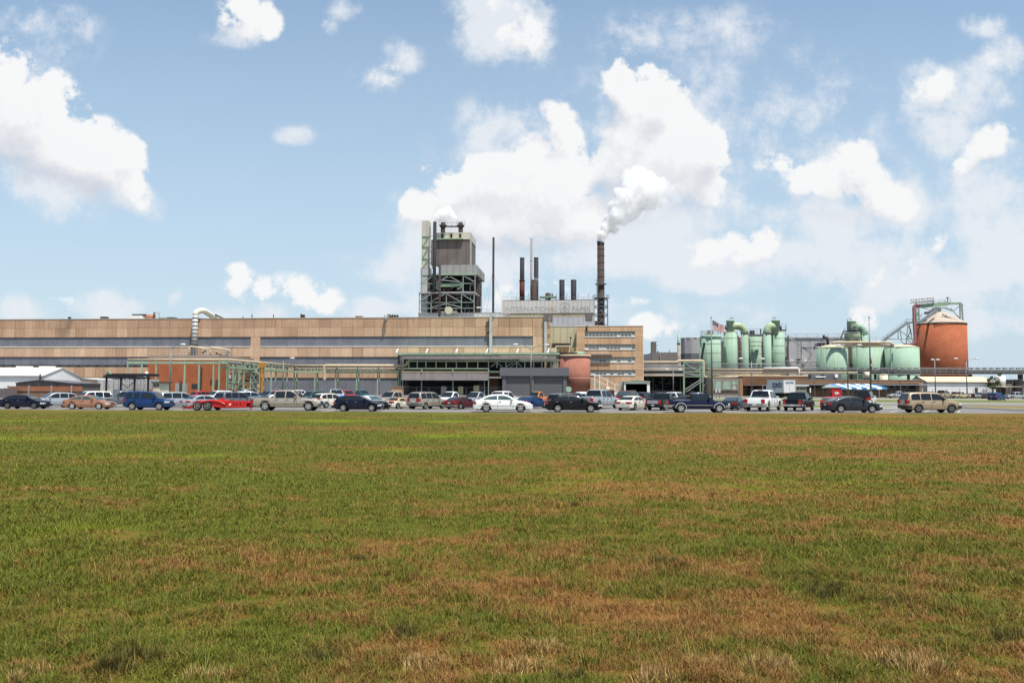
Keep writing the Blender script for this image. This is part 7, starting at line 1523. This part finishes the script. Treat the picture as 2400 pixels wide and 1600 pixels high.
tpart('diamond_sign', WHITE, lambda b: b.add([(xm-.62,Yb-.03,zm),(xm,Yb-.03,zm-.33),(xm+.62,Yb-.03,zm),(xm,Yb-.03,zm+.33)], [(0,1,2,3)])); tpart('diamond_mark', PIPEG, lambda b: b.add([(xm-.28,Yb-.045,zm-.02),(xm,Yb-.045,zm-.12),(xm+.28,Yb-.045,zm+.02),(xm,Yb-.045,zm+.12)], [(0,1,2,3)]))
tpart('roof', mat('booth_red', (.42,.02,.025)), lambda b: b.box(xa-.06, xb+.06, Yb-.06, Yb+1.66, zb1+.002, zb1+.08))
for px, y0, y1, w_, l in ((1679,913,919,4.2,'left of two small white sign boards by the flagpole'),(1686.5,913,919,4.2,'right of two small white sign boards by the flagpole'),(1899.5,908.5,919.5,2.6,'tall narrow white board on post right of the black pickup'),(1721,904,912,7,'grey notice board on two posts near the mint annex')):
    Ys = 170.0; t = thing('sign_board', l, 'sign', (gx(px, Ys, 1), Ys, 0), 'sign boards across the road'); z1, z0 = P(px, y0, Ys)[2], P(px, y1, Ys)[2]; hw = w_/2*Ys/F
    tpart('board', WHITE if px != 1721 else DUCT, lambda b: b.box(gx(px,Ys,1)-hw, gx(px,Ys,1)+hw, Ys, Ys+.05, z0, z1)); tpart('post', LAMPM, lambda b: b.box(gx(px,Ys,1)-.05, gx(px,Ys,1)+.05, Ys+.055, Ys+.14, 0, z1-.05))
    if px < 1690: tpart('symbol', PLAST, lambda b: b.box(gx(px,Ys,1)-hw*.5, gx(px,Ys,1)+hw*.5, Ys-.012, Ys-.002, z0+.2, z1-.18))
def fence(label, pts, h, step, top=True):
    t = thing('wire_fence', label, 'fence', ((pts[0][0]+pts[-1][0])/2, (pts[0][1]+pts[-1][1])/2, 0)); b = MB(); w_ = MB(); 
    for (a, c) in zip(pts[:-1], pts[1:]):
        a, c = Vector((*a,0)), Vector((*c,0)); n = max(1, int((c-a).length/step))
        for i in range(n+1): q = a.lerp(c, i/n); b.bar(q, q+Vector((0,0,h)), .07)
        for z in ([h-.03, h*.62, h*.33, .08]): w_.bar(a+Vector((0,0,z)), c+Vector((0,0,z)), .045 if z > h-.1 else .018)
        k = int((c-a).length/.55)
        for i in range(k): q = a.lerp(c, i/k); w_.bar(q+Vector((0,0,.1)), q+Vector((0,0,h-.05)), .012)
    b.build('fence_posts', LAMPM, t); w_.build('mesh', LAMPM, t); return t
fence('grey wire fence before the loading shed and mill', [(gx(600,205), 205), (gx(1180,203), 203)], 2.3, 3.2)
fence('grey wire fence along the far car line and tan shed', [(gx(2155,200), 200), (gx(2345,199), 199)], 2.4, 3.0)
fence('grey wire fence behind the tent and white truck', [(gx(1700,196), 196), (gx(2150,196), 196)], 2.2, 3.2)
fence('low pale rail fence before the dark pipework', [(gx(1524,205), 205), (gx(1625,205), 205)], 1.6, 4.5)
t = thing('brick_pillar_box', 'low tan block hut with flat lid left of the loading shed', 'hut', (gx(928, 214), 214, 0))
tpart('body', CONC2, lambda b: b.box(gx(916,214), gx(942,214), 214, 217, 0, P(928,906,214)[2])); tpart('lid', TANB, lambda b: b.box(gx(914,214), gx(944,214), 213.7, 217.3, P(928,906,214)[2]+.002, P(928,904.6,214)[2]))
t = thing('green_vessel', 'round mint vessel end beside the salmon tank', 'tank', (gx(1333,205), 205, 0))
tpart('shell', GREENT, lambda b: b.tube([(gx(1333,205),204.5,P(1333,912,205)[2]),(gx(1333,205),207,P(1333,912,205)[2])], .75, 18)); tpart('stand', PIPEG, lambda b: b.box(gx(1333,205)-.3, gx(1333,205)+.3, 205, 206.5, 0, P(1333,914,205)[2]))
t = thing('cream_drum', 'cream drum lying beside the outside stair', 'drum', (gx(1424,203), 203, 0))
tpart('shell', CREAM, lambda b: b.tube([(gx(1419,203),203,P(1424,912,203)[2]),(gx(1429,203),203.4,P(1424,912,203)[2])], .5, 16)); tpart('stand', RUSTB, lambda b: b.box(gx(1420,203), gx(1440,203), 202.9, 203.8, 0, P(1430,914,203)[2]))

# ================================================================== lamp posts and flagpoles
def lamp_post(label, px, ytop, Y, arms, base=0):
    X = gx(px, Y, 5); t = thing('lamp_post', label, 'lamp post', (X, Y, 0), 'lamp posts of the lot'); zt_ = P(px, ytop, Y)[2]
    b = MB(); b.tube([(X,Y,0),(X,Y,zt_)], [.16,.09], 10); b.build('pole', LAMPM, t)
    b = MB(); b.lathe([(.3,0),(.3,.15),(.2,.35)], (X,Y), 12); b.build('base', KERB, t)
    for (ax, ay) in arms:
        q = P(ax, ay, Y); b = MB(); mid = ((X*2+q[0])/3, Y, zt_+(q[2]-zt_)*.55); b.tube([(X,Y,zt_-.12), mid, (q[0]*.8+X*.2,Y,q[2]-.04), (q[0],Y,q[2])], .055, 8); b.build('arm', LAMPM, t)
        s_ = 1 if q[0] > X else -1; b = MB(); b.tube([(q[0]-s_*.15,Y,q[2]),(q[0]+s_*.1,Y,q[2]+.05),(q[0]+s_*.75,Y,q[2]+.04),(q[0]+s_*.9,Y,q[2])], [.07,.17,.19,.06], 10); b.build('lamp_head', LAMPH, t)
lamp_post('twin armed lamp post in front of the roller doors', 1244.5, 817.5, 152, [(1213,807.5),(1277,808.5)])
lamp_post('twin armed lamp post in front of the mint tower tanks', 1761.8, 847, 170, [(1741,840.5),(1783,841)])
lamp_post('twin armed lamp post left of the bare flagpole', 1986.8, 816.5, 160, [(1969,809.5),(2010,809)])
lamp_post('twin armed lamp post at right of the orange silo foot', 2265.6, 846, 200, [(2244,840.5),(2287,840.5)])
lamp_post('short armed lamp post in front of the orange silo', 2191.8, 844.5, 205, [(2189.5,843),(2194.5,843)])
lamp_post('twin armed lamp post before the dark pipework', 1577.8, 870.5, 190, [(1567,866.8),(1590,866.8)])
lamp_post('single armed lamp post before the red brick building', 399.3, 816.5, 150, [(424,807.5)])
lamp_post('single armed lamp post behind the beige crew cab pickup', 663.6, 845.5, 170, [(681,839.5)])
def pole(name, label, pxt, yt, Y, r):
    p = P(pxt, yt, Y); t = thing(name, label, 'flagpole', (p[0], Y, 0), 'flagpoles by the lot')
    b = MB(); b.tube([(p[0],Y,0),(p[0],Y,p[2])], [r*1.5,r*.7], 10); b.build('pole', LAMPM, t)
    b = MB(); b.lathe([(.02,p[2]+.001),(.14,p[2]+.1),(.14,p[2]+.2),(.02,p[2]+.3)], (p[0],Y), 10); b.build('finial', LAMPM, t); return p
p = pole('flagpole', 'tall flagpole flying the striped flag beside mint tanks', 1666.8, 745.5, 150, .13)
pole('flagpole', 'tall flagpole with limp red flag before the low mint tanks', 2036.8, 745.5, 150, .13)
# striped flag, blowing right and drooping
t = thing('striped_flag', 'red and white striped flag with starry blue corner blowing right', 'flag', (p[0]+.12, 150, p[2]-.6))
q0 = P(1669.4, 750, 150); q1 = P(1669.4, 772.5, 150); q2 = P(1699, 779.5, 150); Hf = q0[2]-q1[2]; dx = q2[0]-q0[0]; dz = q2[2]-q1[2]
NX = 30
def fp(u, v):
    return (q0[0]+dx*u*(1-.05*v), 150-.1+.25*math.sin(u*8.5+v*1.2)*(.25+u), q0[2]-Hf*v*(1-.34*u)-1.33*u**1.1+.17*math.sin(u*9+.5)*u**.7)
def cells(sel):
    def f(b):
        for j in range(13):
            for i in range(NX):
                canton = j < 7 and i < NX*.42
                c = 'b' if canton else ('r' if j % 2 == 0 else 'w')
                if c == sel: b.add([fp(i/NX,j/13),fp((i+1)/NX,j/13),fp((i+1)/NX,(j+1)/13),fp(i/NX,(j+1)/13)], [(3,2,1,0)])
    return f
FR_ = mat('flag_red', (.36,.008,.018), .8); FW_ = mat('flag_white', (.62,.60,.58), .8); FB_ = mat('flag_blue', (.004,.007,.045), .8)
tpart('red_stripes', FR_, cells('r')); tpart('white_stripes', FW_, cells('w')); tpart('blue_corner', FB_, cells('b'))
def stars(b):
    for j in range(9):
        for i in range(6 if j % 2 == 0 else 5):
            u, v = ((i+.5 if j % 2 == 0 else i+1)/6)*.40, (j+.8)/18*1.0
            c_ = fp(u, v); r0 = .055; pts = [(c_[0]+(r0 if k % 2 == 0 else r0*.42)*math.sin(math.pi*k/5), c_[1]-.03, c_[2]+(r0 if k % 2 == 0 else r0*.42)*math.cos(math.pi*k/5)) for k in range(10)]; b.add(pts, [tuple(range(10))])
tpart('stars', FW_, stars)
t = thing('limp_flag', 'limp dark red flag hanging along the bare flagpole', 'flag', (gx(2042, 150, 8), 150, P(2042, 839, 150)[2]))
lf = [(2040.6,838,2041.4),(2040.8,846,2043.2),(2041,852,2044),(2041,858,2043.4),(2041.2,864,2044),(2041.4,869,2042.4)]
def limp(sel):
    def f(b):
        for i, (a, c) in enumerate(zip(lf[:-1], lf[1:])):
            if (i == 2) == sel: b.add([P(a[0],a[1],149.8),P(a[2],a[1],149.9),P(c[2],c[1],149.9),P(c[0],c[1],149.8),P(a[0],a[1],150.05),P(a[2],a[1],150.1),P(c[2],c[1],150.1),P(c[0],c[1],150.05)], [(3,2,1,0),(4,5,6,7),(1,2,6,5)])
    return f
tpart('red_cloth', mat('flag_dark_red', (.16,.015,.02), .85), limp(False)); tpart('pale_cloth', mat('flag_pale', (.35,.36,.36), .85), limp(True))

# ================================================================== steam
def plume(name, label, blobs, Y, dens, vox, seed, kids=12, fade=None, col=(.992,.990,.985)):
    rnd = random.Random(seed); bm = MB()
    ico = []; 
    import bmesh
    bb = bmesh.new(); bmesh.ops.create_icosphere(bb, subdivisions=2, radius=1); iv = [tuple(v_.co) for v_ in bb.verts]; if_ = [tuple(v_.index for v_ in f.verts) for f in bb.faces]; bb.free()
    def ball(c, r): bm.add([(c[0]+x*r, c[1]+y*r, c[2]+z*r) for x, y, z in iv], if_, True)
    def rec(c, r, lvl):
        ball(c, r)
        if lvl == 0 or r < vox*1.6: return
        for _ in range(kids if lvl == 2 else 6):
            d = Vector((rnd.gauss(0,1), rnd.gauss(0,1), rnd.gauss(0,1))).normalized(); q = Vector(c)+d*r*rnd.uniform(.75,1.0); rec(tuple(q), r*rnd.uniform(.28,.5), lvl-1)
    for (px, py, rp) in blobs: rec(P(px, py, Y+rnd.uniform(-.3,.3)*rp*Y/F), rp*Y/F*.92, 2)
    base = P(blobs[0][0], blobs[0][1], Y); o = bm.build(name, None, None, loc=base)
    mod = o.modifiers.new('fuse', 'REMESH'); mod.mode = 'VOXEL'; mod.voxel_size = vox; mod.use_smooth_shade = True
    m = bpy.data.materials.new(name); m.use_nodes = True; n_ = m.node_tree; n_.nodes.clear(); n_ = m.node_tree; vo = n_.nodes.new('ShaderNodeVolumePrincipled'); out = n_.nodes.new('ShaderNodeOutputMaterial')
    vo.inputs['Color'].default_value = (*col,1); vo.inputs['Density'].default_value = dens; vo.inputs['Anisotropy'].default_value = .0
    n3 = noise(m.node_tree, position(m.node_tree), .5/max(vox,.3)*.42, 5, .62)
    dn = mathn(m.node_tree, 'MULTIPLY', rng(m.node_tree, n3, .38, .58, .28, 1, True), dens*1.5)
    if fade:                                            # steam thins out downwind
        sx_ = n_.nodes.new('ShaderNodeSeparateXYZ'); m.node_tree.links.new(position(m.node_tree), sx_.inputs[0])
        dn = mathn(m.node_tree, 'MULTIPLY', dn, rng(m.node_tree, sx_.outputs[0], P(fade[0],450,Y)[0], P(fade[1],450,Y)[0], 1, .03, True)); dn = mathn(m.node_tree, 'MULTIPLY', dn, rng(m.node_tree, sx_.outputs[0], P(1408,540,Y)[0], P(1455,500,Y)[0], 4.0, 1.0))
    m.node_tree.links.new(dn, vo.inputs['Density'])
    m.node_tree.links.new(vo.outputs[0], out.inputs['Volume']); o.data.materials.append(m)
    tag(o, label, 'steam', None, 'stuff'); return o
Ych = mill((MU(1408,78,560), 78, 0))[1]
plume('steam_plume', 'big white steam plume blowing right from the tall chimney', [(1408,564,9.5),(1409,557,11),(1412,550,12.5),(1419,537,14),(1427,524,17),(1438,512,21),(1452,500,24),(1450,482,22),(1470,486,24),(1468,462,27),(1492,470,27),(1483,440,25),(1505,450,30),(1470,432,16),(1476,412,17),(1492,402,15),(1508,420,25),(1532,436,26),(1530,458,20),(1556,440,19),(1565,448,15),(1512,478,17),(1478,505,17),(1490,498,13),(1462,520,12),(1440,540,11),(1585,443,17),(1604,450,14),(1588,462,14),(1545,470,17),(1530,484,12),(1622,446,10)], Ych, .27, .45, 3, fade=(1505,1625))
Ytw = mill((MU(1040,50,505), 50, 0))[1]
plume('steam_cloud', 'small bright steam cloud on top of the boiler tower', [(1021,514,6),(1025,507,9),(1034,501,12),(1046,499,13),(1057,504,10),(1066,509,7),(1042,512,8),(1050,490,8),(1030,513,8)], Ytw, .8, .3, 5)
plume('steam_cloud', 'little steam cloud rising from the far left roof vent', [(162,738,3),(162.5,731,4.5),(163,722,7),(165,712,9),(158,705,10),(148,703,9),(138,702,6),(128,699,6),(118,697,5),(168,700,7)], 252, .16, .35, 6)
plume('steam_wisp', 'steam wisp around the short stacks on power house', [(1338,661,4),(1330,657,5.5),(1320,652,6),(1312,658,5),(1326,664,4)], mill((MU(1330,74,660),74,0))[1], .10, .28, 8, kids=8)
plume('steam_wisp', 'steam puff hiding the foot of the half seen stack', [(1256,656,5),(1262,655,6),(1268,658,5),(1252,652,4),(1275,664,6),(1266,668,6)], mill((MU(1260,72,656),72,0))[1], .16, .28, 9, kids=8)
plume('steam_wisp', 'thin steam streak left of the taupe works chimney', [(1512,811,2.2),(1517,809,2.6),(1522,806,2.4),(1526,803,1.8)], 330, .3, .2, 10, kids=6)

# small round tree beside the white tank
t = thing('small_tree', 'small dark green tree between tan shed and white tank', 'tree', (gx(2327,226), 226, 0))
tpart('trunk', mat('bark', (.09,.06,.04), .9), lambda b: [b.tube([(gx(2327,226),226,0),(gx(2327,226)+.1,226,2.6),(gx(2327,226)-.2,226,4)], [.25,.18,.1], 8)]+[b.tube([(gx(2327,226),226,2.2+i*.3),(gx(2327,226)+1.1*math.cos(i*1.9),226+1.1*math.sin(i*1.9),3.6+i*.3)], [.09,.03], 6) for i in range(5)])
def leaves(b):
    rnd = random.Random(4); cx = gx(2327,226)
    cl = [(cx+rnd.gauss(0,.9), 226+rnd.gauss(0,.9), 4.1+rnd.gauss(0,.9), rnd.uniform(.5,.95)) for _ in range(16)]
    for (x, y, z, r) in cl:
        for _ in range(150):
            d = Vector((rnd.gauss(0,1), rnd.gauss(0,1), rnd.gauss(0,1))).normalized()*r*rnd.uniform(.5,1.05); p = Vector((x,y,z))+d
            a = Vector((rnd.gauss(0,1), rnd.gauss(0,1), rnd.gauss(0,1))).normalized()*.16; c = a.cross(Vector((rnd.gauss(0,1), rnd.gauss(0,1), rnd.gauss(0,1)))).normalized()*.09
            b.add([tuple(p-a), tuple(p+c), tuple(p+a), tuple(p-c)], [(0,1,2,3)])
tpart('crown', mat('tree_leaves', (.06,.075,.03), .7, .4, 1.5), leaves)
# ------------------------------------------------------------------ tidy up
for o in scene.objects:
    if 'base' in o: del o['base']
